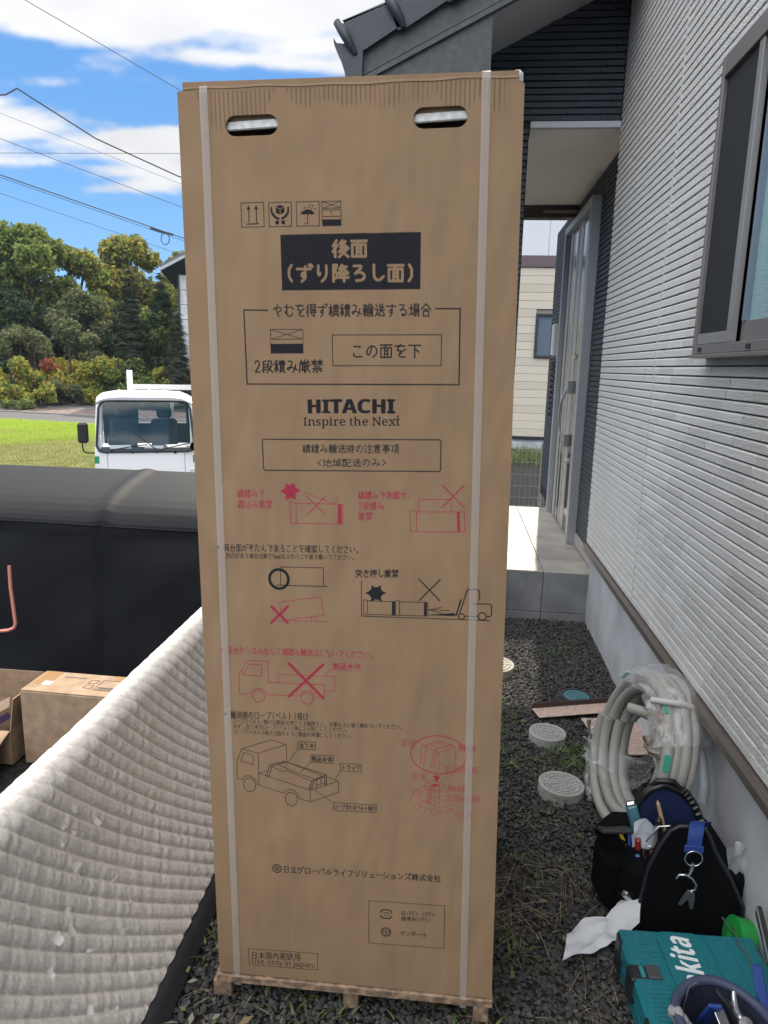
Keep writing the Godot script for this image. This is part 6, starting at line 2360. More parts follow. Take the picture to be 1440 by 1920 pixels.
	for k in 2:
		m = Mb.new()
		m.slab(Transform3D(Basis(Vector3(0, 0, 1), [-0.5, 0.12][k]), Vector3(0.672, 0.158, -1.717 + 0.004 * k)), PackedVector2Array([Vector2(-0.008, 0.0), Vector2(0.008, 0.0), Vector2(0.009, -0.02), Vector2(0.004, -0.05), Vector2(-0.004, -0.05), Vector2(-0.008, -0.02)]), 0.002)
		put("key", m, steel, key)

	# what sticks out of the bag
	var spray := thing("spray_can", "slim silver and teal tube leaning out of the tool bag", "tube")
	m = Mb.new()
	var t := Transform3D(Basis(Vector3(0, 0, 1), 0.32), Vector3(0.575, 0.20, -1.90))
	m.box(t, Vector3(0.032, 0.17, 0.02), 0.006)
	put("body", m, plain("teal_tube", lin(0.10, 0.26, 0.32), 0.3), spray)
	m = Mb.new()
	m.box(t * Transform3D(Basis(), Vector3(0, 0.088, 0)), Vector3(0.028, 0.016, 0.018), 0.005)
	put("cap", m, steel, spray)
	m = Mb.new()
	var pr := []
	for i in 8:
		var row := []
		for j in 8:
			row.append(Vector3(0.545 + 0.10 * i / 7.0, 0.165 + 0.10 * j / 7.0 + 0.02 * sin(i * 0.9), -1.835 + 0.012 * noise.get_noise_2d(i * 30.0, j * 30.0)))
		pr.append(row)
	m.grid(pr)
	tag(put("paper_sheet", m, plain("bag_paper", lin(0.55, 0.60, 0.66), 0.8)), "crumpled pale papers tucked in the tool bag", "paper")
	var gog := thing("wire_goggles", "steel wire frame bent over the papers in the tool bag", "wire frame")
	m = Mb.new()
	m.tube(PackedVector3Array([Vector3(0.570, 0.235, -1.80), Vector3(0.600, 0.285, -1.80), Vector3(0.648, 0.292, -1.80), Vector3(0.664, 0.275, -1.80), Vector3(0.640, 0.225, -1.80)]), 0.0028, 6)
	put("wire", m, steel, gog)
	m = Mb.new()
	ring = PackedVector3Array()
	for k in 21:
		var a := TAU * k / 20
		ring.append(Vector3(0.585 + cos(a) * 0.020, 0.205 + sin(a) * 0.022, -1.795))
	m.tube(ring, 0.002, 6)
	put("ring", m, steel, gog)
	for q in [[Vector3(0.590, 0.175, -1.785), 0.10, 0.010, "screwdriver", "brown screwdriver handle standing in the tool bag pocket", lin(0.10, 0.045, 0.03), 0.05], [Vector3(0.552, 0.165, -1.800), 0.06, 0.008, "hand_tool", "small light blue tool handle in the side pouch", lin(0.06, 0.16, 0.36), 0.0], [Vector3(0.535, 0.075, -1.765), 0.07, 0.011, "chrome_socket", "short chrome socket lying in the lower pouch", lin(0.62, 0.63, 0.65), 0.7]]:
		m = Mb.new()
		m.lathe(Transform3D(Basis(Vector3(0, 0, 1), q[6]), q[0]), [Vector2(0.0, -q[1] * 0.5), Vector2(q[2], -q[1] * 0.48), Vector2(q[2] * 0.85, 0.0), Vector2(q[2], q[1] * 0.4), Vector2(0.0, q[1] * 0.5)], 12)
		tag(put(q[3], m, steel if q[3] == "chrome_socket" else plain("handle_" + str(q[5].r), q[5], 0.35)), q[4], "hand tool")
	var bits := [["blue pen", Vector3(0.538, 0.205, -1.842), lin(0.03, 0.12, 0.40), 0.0045, 0.09], ["silver bit", Vector3(0.550, 0.198, -1.845), lin(0.6, 0.6, 0.62), 0.004, 0.08], ["red handled driver", Vector3(0.560, 0.190, -1.83), lin(0.30, 0.03, 0.025), 0.009, 0.08], ["yellow marker", Vector3(0.523, 0.20, -1.85), lin(0.55, 0.40, 0.04), 0.006, 0.07], ["grey rod", Vector3(0.603, 0.215, -1.82), lin(0.25, 0.26, 0.28), 0.005, 0.14], ["black handled cutter", Vector3(0.618, 0.235, -1.835), lin(0.02, 0.02, 0.024), 0.010, 0.12], ["pale wooden rule", Vector3(0.628, 0.255, -1.85), lin(0.45, 0.33, 0.18), 0.006, 0.15]]
	for i in bits.size():
		m = Mb.new()
		var q = bits[i]
		m.lathe(Transform3D(Basis(Vector3(0, 0, 1), rng.randf_range(-0.3, 0.45)) * Basis(Vector3.RIGHT, rng.randf_range(-0.3, 0.2)), q[1]), [Vector2(0.0, -q[4] * 0.5), Vector2(q[3] * 0.8, -q[4] * 0.48), Vector2(q[3], q[4] * 0.1), Vector2(q[3] * 0.9, q[4] * 0.42), Vector2(0.0, q[4] * 0.5)], 10)
		tag(put("hand_tool", m, plain("bit_%d" % i, q[2], 0.35)), q[0] + " standing in the crowded left pocket of the tool bag", "hand tool")
	m = Mb.new()
	pr = []
	for i in 10:
		var row := []
		for j in 10:
			var u := i / 9.0
			var v := j / 9.0
			row.append(Vector3(0.785 + 0.065 * u, 0.10 + 0.16 * v + 0.02 * noise.get_noise_2d(u * 200.0, v * 200.0), -1.79 + 0.03 * noise.get_noise_2d(u * 260.0, v * 200.0 + 40.0)))
		pr.append(row)
	m.grid(pr)
	tag(put("clear_bag", m, clear("clear_bag_film", Color(0.85, 0.87, 0.9), 0.35, 0.15)), "crumpled clear bag between the black tool bag and the foundation", "plastic bag")


func tool_case() -> void:
	var root := thing("tool_case", "flat teal plastic tool case with white lettering lying before the black bag", "tool case")
	root.transform = Transform3D(Basis(Vector3.UP, 0.04) * Basis(Vector3(0, 0, 1), 0.0), Vector3(0.462, 0.0, -1.612))
	var teal := stuff_mat("teal_plastic", lin(0.011, 0.18, 0.215), 0.42, 8.0, 0.02)
	var dark := plain("case_black", lin(0.012, 0.014, 0.018), 0.45)
	var top := 0.118
	var w := 0.335
	var d := 0.31
	var m := Mb.new()
	m.span(Vector3(0.004, 0.012, 0.004), Vector3(w - 0.004, 0.062, d), 0.008)
	put("lower_shell", m, teal, root)
	m = Mb.new()
	m.span(Vector3(0.0, 0.066, 0.0), Vector3(w, top, d), 0.008)
	put("upper_shell", m, teal, root)
	# raised plate with chamfered sides in the middle of the lid
	m = Mb.new()
	m.slab(Transform3D(Basis(Vector3.RIGHT, -PI / 2), Vector3(0, top + 0.006, 0)), PackedVector2Array([Vector2(0.105, -0.012), Vector2(0.185, -0.012), Vector2(0.205, -0.032), Vector2(0.205, -d + 0.002), Vector2(0.09, -d + 0.002), Vector2(0.09, -0.032)]), 0.006)
	put("lid_plate", m, teal, root)
	# fine ribs on the left third, wide flutes on the right
	for k in 22:
		m = Mb.new()
		m.span(Vector3(0.022, top - 0.001, 0.045 + 0.012 * k), Vector3(0.086, top + 0.0022, 0.0495 + 0.012 * k), 0.001)
		if k < 5 or k > 9:
			put("rib", m, teal, root)
	for x in [0.214, 0.268]:
		m = Mb.new()
		m.span(Vector3(x, top - 0.001, 0.022), Vector3(x + 0.046, top + 0.0025, d - 0.004), 0.0015)
		put("flute", m, teal, root)
	m = Mb.new()
	m.span(Vector3(0.02, top - 0.001, 0.010), Vector3(0.098, top + 0.002, 0.020), 0.001)
	m.span(Vector3(0.20, top - 0.001, 0.010), Vector3(w - 0.02, top + 0.002, 0.020), 0.001)
	put("lid_border", m, teal, root)
	# latch wrapping over the left edge
	m = Mb.new()
	m.span(Vector3(-0.006, 0.045, 0.112), Vector3(0.072, top + 0.0015, 0.160), 0.006)
	put("latch_well", m, dark, root)
	m = Mb.new()
	m.span(Vector3(0.036, top - 0.002, 0.117), Vector3(0.066, top + 0.006, 0.155), 0.003)
	put("latch", m, plain("latch_grey", lin(0.06, 0.065, 0.07), 0.5), root)
	for k in 4:
		m = Mb.new()
		m.span(Vector3(0.038, top + 0.0058, 0.121 + 0.009 * k), Vector3(0.064, top + 0.0075, 0.1245 + 0.009 * k))
		put("latch_rib", m, mats["latch_grey"], root)
	m = Mb.new()
	m.span(Vector3(0.020, top - 0.002, 0.120), Vector3(0.030, top + 0.003, 0.152), 0.001)
	put("latch_button", m, plain("button_teal", lin(0.02, 0.22, 0.23), 0.4), root)
	for z in [0.03, 0.27]:
		m = Mb.new()
		m.span(Vector3(-0.003, 0.02, z - 0.02), Vector3(0.014, top - 0.004, z + 0.02), 0.004)
		put("corner_guard", m, dark, root)
	# white lettering along the plate, slanted like the maker's
	var tm := TextMesh.new()
	var f := SystemFont.new()
	f.font_names = PackedStringArray(["Droid Sans"])
	f.font_weight = 700
	tm.font = f
	tm.font_size = 64
	tm.pixel_size = 0.001
	tm.depth = 0.0012
	tm.text = "makita"
	var faces := tm.get_faces()
	var lo := 1e9
	var hi := -1e9
	var base := 1e9
	for q in faces:
		lo = minf(lo, q.x)
		hi = maxf(hi, q.x)
		base = minf(base, q.y)
	var tl := Mb.new()
	var k := 0.200 / (hi - lo)
	for i in range(0, faces.size(), 3):
		var p := []
		for j in 3:
			var q := faces[i + j]
			var u := (q.x - lo) * k + (q.y - base) * 0.25 * k
			# reading direction runs away from the eye, letter tops to the left
			p.append(Vector3(0.168 - (q.y - base) * k * 1.30, top + 0.0066 + q.z, 0.232 - u))
		tl.tri(p[0], p[2], p[1])
	put("lettering", tl, plain("letter_white", lin(0.70, 0.72, 0.73), 0.5), root)
	# twig lying on the lid
	m = Mb.new()
	m.tube(PackedVector3Array([Vector3(0.735, 0.135, -1.66), Vector3(0.752, 0.128, -1.615), Vector3(0.748, 0.126, -1.58), Vector3(0.757, 0.125, -1.545), Vector3(0.752, 0.124, -1.50)]), 0.0022, 5)
	tag(put("twig", m, plain("twig_grey", lin(0.07, 0.085, 0.07), 0.9)), "thin greenish cord lying over the teal tool case", "cord")


func bucket() -> void:
	var root := thing("tool_bucket", "round navy fabric bucket full of tools before the teal case", "bucket", Vector3(0.585, 0.0, -1.245))
	var navy := stuff_mat("navy_canvas", lin(0.018, 0.024, 0.055), 0.8, 16.0, 0.06)
	var m := Mb.new()
	m.lathe(Transform3D(), [Vector2(0.0, 0.003), Vector2(0.082, 0.003), Vector2(0.096, 0.238), Vector2(0.090, 0.243), Vector2(0.087, 0.233), Vector2(0.076, 0.05), Vector2(0.0, 0.05)], 40)
	put("bucket_body", m, navy, root)
	m = Mb.new()
	var rim := PackedVector3Array()
	for k in 48:
		var a := TAU * k / 48
		rim.append(Vector3(cos(a) * 0.093, 0.241 + 0.004 * sin(a * 3.0), sin(a) * 0.093))
	m.tube(rim, 0.010, 8, false, true)
	put("rim", m, plain("rim_navy", lin(0.040, 0.050, 0.095), 0.6), root)
	var steel: Material = mats["bright_steel"]
	var dark := plain("tool_black", lin(0.014, 0.015, 0.018), 0.35)
	var web: Material = mats["royal_blue_web"]
	var g := "tools standing in the navy bucket"
	var b := Vector3(0.585, 0.0, -1.245)
	m = Mb.new()
	m.box(Transform3D(Basis(Vector3.RIGHT, 0.5), b + Vector3(-0.02, 0.225, -0.03)), Vector3(0.026, 0.10, 0.008), 0.002)
	tag(put("blue_strap", m, web), "blue webbing strap looped into the navy bucket", "strap", g)
	var pl := thing("pliers", "black jawed pliers with silver edges in the navy bucket", "pliers", b + Vector3(0.045, 0.205, -0.025), g)
	for s in [-1, 1]:
		m = Mb.new()
		m.tube(PackedVector3Array([Vector3(0.006 * s, -0.10, 0.01 * s), Vector3(0.010 * s, 0.0, 0.004 * s), Vector3(0.004 * s - 0.02, 0.035, -0.01), Vector3(0.018 * s - 0.03, 0.055, -0.03)]), [0.008, 0.010, 0.009, 0.004], 8)
		put("handle", m, dark if s < 0 else steel, pl)
	m = Mb.new()
	m.lathe(Transform3D(Basis(Vector3.RIGHT, 0.9), Vector3(0, 0.02, 0.012)), [Vector2(0, 0.004), Vector2(0.014, 0.003), Vector2(0.015, -0.004), Vector2(0, -0.006)], 14)
	put("pivot", m, steel, pl)
	var dr := thing("impact_driver", "black power tool head lying in the navy bucket", "power tool", b + Vector3(0.005, 0.19, 0.045), g)
	m = Mb.new()
	m.lathe(Transform3D(Basis(Vector3(0, 0, 1), 1.2), Vector3.ZERO), [Vector2(0, -0.07), Vector2(0.030, -0.065), Vector2(0.034, -0.02), Vector2(0.030, 0.03), Vector2(0.020, 0.055), Vector2(0.012, 0.07), Vector2(0, 0.075)], 18)
	put("housing", m, dark, dr)
	for k in 5:
		m = Mb.new()
		m.box(Transform3D(Basis(Vector3(0, 0, 1), -0.37), Vector3(0.012 * k - 0.03, 0.030, 0.012)), Vector3(0.005, 0.010, 0.022), 0.001)
		put("vent_slot", m, plain("slot_grey", lin(0.05, 0.05, 0.055), 0.5), dr)
	m = Mb.new()
	m.box(Transform3D(Basis(Vector3.UP, 0.4) * Basis(Vector3.RIGHT, -0.9), b + Vector3(-0.005, 0.242, 0.008)), Vector3(0.022, 0.045, 0.002), 0.0008)
	tag(put("metal_clip", m, steel), "flat silver clip on the tools in the navy bucket", "clip", g)
	m = Mb.new()
	m.tube(PackedVector3Array([Vector3(-0.065, 0.20, -0.05), Vector3(-0.055, 0.26, -0.055), Vector3(-0.045, 0.275, -0.05)]), 0.0022, 5)
	var wire := put("wire_hook", m, steel)
	wire.position = b
	tag(wire, "thin silver wire hook standing at the rim of the navy bucket", "hook", g)
	# blue handled bar leaning out of the bucket to the wall
	var bar := thing("blue_handled_bar", "long blue handled tool leaning out of the bucket", "hand tool")
	m = Mb.new()
	m.bar(Vector3(0.676, 0.14, -1.19), Vector3(0.692, 0.262, -1.375), 0.022, 0.012, Vector3.UP, 0.004)
	put("grip", m, plain("grip_blue", lin(0.012, 0.040, 0.19), 0.4), bar)
	m = Mb.new()
	m.bar(Vector3(0.728, 0.13, -1.20), Vector3(0.80, 0.20, -1.62), 0.012, 0.030, Vector3.UP, 0.003)
	tag(put("level_bar", m, plain("bar_brown", lin(0.030, 0.024, 0.022), 0.5)), "dark brown flat bar lying against the foundation beside the teal case", "bar")
	m = Mb.new()
	m.bar(Vector3(0.712, 0.152, -1.20), Vector3(0.785, 0.222, -1.60), 0.004, 0.004)
	tag(put("steel_rule", m, steel), "thin bright steel rule lying along the brown bar", "rule")
	# rope
	m = Mb.new()
	for s in 3:
		var p := PackedVector3Array()
		for k in 40:
			var u := k / 39.0
			var c := Vector3(0.487 + 0.04 * sin(u * 3.0), 0.245 - 0.12 * u, -1.255 + 0.09 * u)
			var a := u * 26.0 + s * TAU / 3
			p.append(c + Vector3(cos(a) * 0.008, sin(a * 1.0) * 0.006, sin(a) * 0.008))
		m.tube(p, 0.009, 8)
	tag(put("rope", m, stuff_mat("rope_fibre", lin(0.40, 0.40, 0.41), 0.95, 30.0, 0.1)), "thick pale twisted rope end hanging over the bucket rim", "rope")


func cloth_and_bits() -> void:
	var m := Mb.new()
	var ends := [[Vector3(0.333, 0.012, -1.600), Vector3(0.360, 0.020, -1.690)], [Vector3(0.395, 0.034, -1.610), Vector3(0.405, 0.045, -1.712)], [Vector3(0.440, 0.030, -1.640), Vector3(0.462, 0.050, -1.725)], [Vector3(0.482, 0.030, -1.655), Vector3(0.480, 0.060, -1.745)], [Vector3(0.510, 0.045, -1.668), Vector3(0.515, 0.075, -1.770)], [Vector3(0.545, 0.060, -1.700), Vector3(0.565, 0.100, -1.775)]]
	var rows := []
	for i in 26:
		var u := i / 25.0 * 5.0
		var k := mini(int(u), 4)
		var row := []
		for j in 14:
			var v := j / 13.0
			var p: Vector3 = ends[k][0].lerp(ends[k + 1][0], u - k).lerp(ends[k][1].lerp(ends[k + 1][1], u - k), v)
			row.append(p + Vector3(0, 0.016 * noise.get_noise_2d(u * 45.0, v * 190.0) + 0.005 * sin(u * 3.0 + v * 4.0), 0.010 * noise.get_noise_2d(u * 60.0 + 50.0, v * 90.0)))
		rows.append(row)
	rows.reverse()
	m.grid(rows)
	var white := StandardMaterial3D.new()
	white.resource_name = "white_rag_cloth"
	white.albedo_color = lin(0.56, 0.57, 0.60)
	white.roughness = 0.9
	white.cull_mode = BaseMaterial3D.CULL_DISABLED
	tag(put("white_rag", m, white), "crumpled white paper rag on the gravel beside the teal case", "rag")
	m = Mb.new()
	m.lathe(Transform3D(Basis(Vector3(0, 0, 1), 1.35), Vector3(0.800, 0.052, -1.690)), [Vector2(0.022, -0.02), Vector2(0.050, -0.022), Vector2(0.052, 0.022), Vector2(0.022, 0.024), Vector2(0.022, -0.02)], 28)
	tag(put("green_tape_roll", m, plain("vivid_green", lin(0.02, 0.30, 0.06), 0.4)), "bright green tape roll between the teal case and the foundation", "tape roll")


# ------------------------------------------------------------------ behind the porch
func neighbour_and_fence() -> void:
	var f := thing("mesh_fence", "grey welded wire fence with posts behind the porch floor", "fence")
	var wire := plain("fence_wire", lin(0.30, 0.30, 0.29), 0.5, 0.3)
	var z := -7.5
	for k in 46:
		var x := -0.4 + 0.05 * k
		var m := Mb.new()
		m.tube(PackedVector3Array([Vector3(x, 0.02, z), Vector3(x, 0.71, z), Vector3(x, 0.735, z + 0.012)]), 0.0024, 5)
		put("upright_wire", m, wire, f)
	for y in [0.06, 0.18, 0.30, 0.42, 0.55, 0.665, 0.735]:
		var m := Mb.new()
		m.tube(PackedVector3Array([Vector3(-0.42, y, z + 0.006), Vector3(1.9, y, z + 0.006)]), 0.0026, 5)
		put("cross_wire", m, wire, f)
	for x in [-0.9, 0.915]:
		var m := Mb.new()
		m.tube(PackedVector3Array([Vector3(x, -0.1, z - 0.025), Vector3(x, 0.76, z - 0.025)]), 0.020, 12)
		put("post", m, plain("fence_post", lin(0.34, 0.32, 0.30), 0.5, 0.3), f)
	var kerb := Mb.new()
	kerb.span(Vector3(-2.2, -0.2, -7.62), Vector3(3.0, 0.015, -7.42), 0.01)
	tag(put("fence_kerb", kerb, stuff_mat("kerb_concrete", lin(0.16, 0.16, 0.155), 0.9, 2.0)), "low concrete kerb under the wire fence", "kerb")
	# strip of grass before the neighbour's wall
	var g := Mb.new()
	for i in 5200:
		var x := rng.randf_range(0.0, 3.2)
		var zz := rng.randf_range(-13.6, -11.4)
		var a := rng.randf() * TAU
		g.col = Color(0.06, 0.10, 0.02).lerp(Color(0.14, 0.17, 0.05), rng.randf())
		blade(g, Vector3(x, 0.0, zz), Vector3(cos(a) * 0.4, 1, sin(a) * 0.4), rng.randf_range(0.06, 0.16), 0.012, 0.6)
	var gm := StandardMaterial3D.new()
	gm.resource_name = "strip_grass"
	gm.vertex_color_use_as_albedo = true
	gm.roughness = 0.7
	gm.backlight_enabled = true
	gm.backlight = Color(0.3, 0.4, 0.15)
	var o := put("grass", g, gm)
	kind(o, "stuff")
	o.set_meta("label", "strip of short green grass before the neighbour's cream wall")

	var h := thing("neighbour_house", "cream and white neighbouring house seen through the porch", "house")
	var cream := stuff_mat("cream_board", lin(0.60, 0.54, 0.45), 0.85, 0.8, 0.06, "speckle")
	var cream2 := stuff_mat("cream_board_worn", lin(0.55, 0.495, 0.41), 0.85, 0.8, 0.06, "speckle")
	var white := plain("white_board", lin(0.55, 0.57, 0.60), 0.8)
	var band := plain("plum_band", lin(0.10, 0.065, 0.075), 0.6)
	var zf := -13.8
	var m := Mb.new()
	m.span(Vector3(-0.7, 0.24, zf - 6.0), Vector3(6.0, 6.2, zf - 0.03))
	var core := put("wall_core", m, plain("core_grey", lin(0.2, 0.19, 0.17), 0.9), h)
	m = Mb.new()
	m.span(Vector3(-0.68, -0.2, zf - 5.9), Vector3(5.9, 0.20, zf - 0.02))
	put("foundation", m, mats["foundation_plaster"], h)
	m = Mb.new()
	m.span(Vector3(-0.72, 0.20, zf - 0.05), Vector3(6.0, 0.245, zf + 0.035))
	put("drip_flashing", m, plain("flash_black", lin(0.012, 0.012, 0.014), 0.5), h)
	for k in 21:
		var y := 0.25 + 0.147 * k
		# boards are cut round the window
		for seg in ([[-0.7, 1.385], [1.875, 6.0]] if y > 1.62 and y < 2.5 else [[-0.7, 6.0]]):
			m = Mb.new()
			m.span(Vector3(seg[0], y, zf - 0.03), Vector3(seg[1], y + 0.143, zf), 0.004)
			put("wall_board", m, cream if (k * 7) % 3 else cream2, h)
	m = Mb.new()
	m.span(Vector3(-0.72, 3.335, zf - 0.03), Vector3(6.0, 3.535, zf + 0.03), 0.006)
	put("belt_band", m, band, h)
	for seg in [[-0.7, 1.53], [1.535, 4.0], [4.005, 6.0]]:
		m = Mb.new()
		m.span(Vector3(seg[0], 3.54, zf - 0.03), Vector3(seg[1], 6.2, zf), 0.004)
		put("upper_panel", m, white, h)
	m = Mb.new()
	m.slab(Transform3D(Basis(), Vector3(-1.3, 0, zf + 0.5)), PackedVector2Array([Vector2(0, 6.22), Vector2(8.0, 6.22), Vector2(8.0, 6.45), Vector2(0, 6.45)]), 7.2)
	put("roof", m, plain("neighbour_roof", lin(0.05, 0.045, 0.05), 0.6), h)
	var win := Node3D.new()
	win.name = "window"
	h.add_child(win)
	m = Mb.new()
	m.span(Vector3(1.385, 1.72, zf - 0.03), Vector3(1.43, 2.52, zf + 0.035), 0.004)
	m.span(Vector3(1.83, 1.72, zf - 0.03), Vector3(1.875, 2.52, zf + 0.035), 0.004)
	m.span(Vector3(1.43, 1.72, zf - 0.03), Vector3(1.83, 1.765, zf + 0.035), 0.004)
	m.span(Vector3(1.43, 2.475, zf - 0.03), Vector3(1.83, 2.52, zf + 0.035), 0.004)
	put("frame", m, plain("window_black", lin(0.02, 0.022, 0.026), 0.4), win)
	m = Mb.new()
	m.span(Vector3(1.43, 1.765, zf - 0.028), Vector3(1.83, 2.475, zf - 0.004))
	put("pane", m, plain("pane_slate", lin(0.085, 0.11, 0.14), 0.15), win)


# ------------------------------------------------------------------ far side of the field
func far_place() -> void:
	field_and_road()
	truck()
	far_house()
	wires()
	trees()


func field_and_road() -> void:
	var y := -0.95
	# across the view, seen from the eye; the road runs along "across"
	var across := Vector3(16.0, 0, 3.6).normalized()
	var away := Vector3(across.z, 0, -across.x)
	var mid := Vector3(-15.5, 0, -25.6)      # a point of the road's near edge
	var strip := func(called: String, near: float, far_: float, up: float, material: Material) -> MeshInstance3D:
		var m := Mb.new()
		var a: Vector3 = mid + away * near - across * 60.0
		var b: Vector3 = mid + away * near + across * 30.0
		var c: Vector3 = mid + away * far_ + across * 30.0
		var d: Vector3 = mid + away * far_ - across * 60.0
		m.quad(a + Vector3(0, y + up, 0), b + Vector3(0, y + up, 0), c + Vector3(0, y + up, 0), d + Vector3(0, y + up, 0))
		var o := put(called, m, material)
		kind(o, "structure")
		return o
	strip.call("road", 0.0, 3.9, 0.004, stuff_mat("asphalt", lin(0.085, 0.085, 0.09), 0.85, 0.5, 0.1, "mild"))
	strip.call("pavement", 4.1, 8.2, 0.03, stuff_mat("red_pavement", lin(0.27, 0.20, 0.17), 0.9, 0.4, 0.1, "strong"))
	var kerb := Mb.new()
	kerb.bar(mid + away * 4.0 - across * 60.0 + Vector3(0, y, 0), mid + away * 4.0 + across * 30.0 + Vector3(0, y, 0), 0.18, 0.12, Vector3.UP, 0.01)
	kind(put("kerb", kerb, stuff_mat("kerb_stone", lin(0.22, 0.2, 0.19), 0.9, 1.0)), "structure")
	# drive between the shrubs
	var m := Mb.new()
	m.quad(Vector3(-21.6, y + 0.036, -33.2), Vector3(-16.6, y + 0.036, -32.9), Vector3(-18.2, y + 0.036, -39.5), Vector3(-23.4, y + 0.036, -37.6))
	kind(put("drive", m, stuff_mat("drive_grey", lin(0.20, 0.20, 0.18), 0.9, 0.4, 0.1, "strong")), "structure")
	# lawn: a sheet with the blades standing on it
	m = Mb.new()
	m.quad(Vector3(-30, y + 0.003, -13.0), Vector3(-6.2, y + 0.003, -13.0), Vector3(-6.2, y + 0.003, -23.0), Vector3(-30, y + 0.003, -28.3))
	kind(put("field", m, stuff_mat("field_soil", lin(0.17, 0.19, 0.05), 0.95, 1.5, 0.3, "mild")), "structure")
	var tuft := Mb.new()
	for k in 7:
		var a := TAU * k / 7 + 0.4
		blade(tuft, Vector3(cos(a) * 0.05, 0, sin(a) * 0.05), Vector3(cos(a) * 0.55, 1, sin(a) * 0.55), rng.randf_range(0.10, 0.18), 0.016, 0.8)
	var places := []
	var tints := []
	for i in 42000:
		var t := rng.randf()
		var u := rng.randf_range(-9.0, 11.0)
		var back := pow(rng.randf(), 1.1) * 10.6
		var p := mid + across * u - away * (back - 0.05)
		if p.z > -13.6 or p.x > -6.4:
			continue
		var lush := smoothstep(7.5, 2.5, back + 4.0 * noise.get_noise_2d(p.x * 18.0, p.z * 18.0))
		var s := rng.randf_range(0.6, 1.15) * (0.55 + 0.6 * lush)
		places.append(Transform3D(Basis(Vector3.UP, rng.randf() * TAU).scaled(Vector3(1, s, 1) * 1.1), Vector3(p.x, y, p.z)))
		var dryc := Color(0.36, 0.33, 0.11).lerp(Color(0.14, 0.19, 0.04), rng.randf())
		tints.append(dryc.lerp(Color(0.24, 0.38, 0.03).lerp(Color(0.40, 0.50, 0.05), t), lush))
	var gm := StandardMaterial3D.new()
	gm.resource_name = "field_blades"
	gm.vertex_color_use_as_albedo = true
	gm.roughness = 0.7
	gm.cull_mode = BaseMaterial3D.CULL_DISABLED
	gm.backlight_enabled = true
	gm.backlight = Color(0.85, 0.85, 0.85)
	var o := scatter("lawn_grass", tuft.mesh(), gm, places, tints)
	kind(o, "stuff")
	o.set_meta("label", "sunlit yellow-green grass field between the truck and the road")


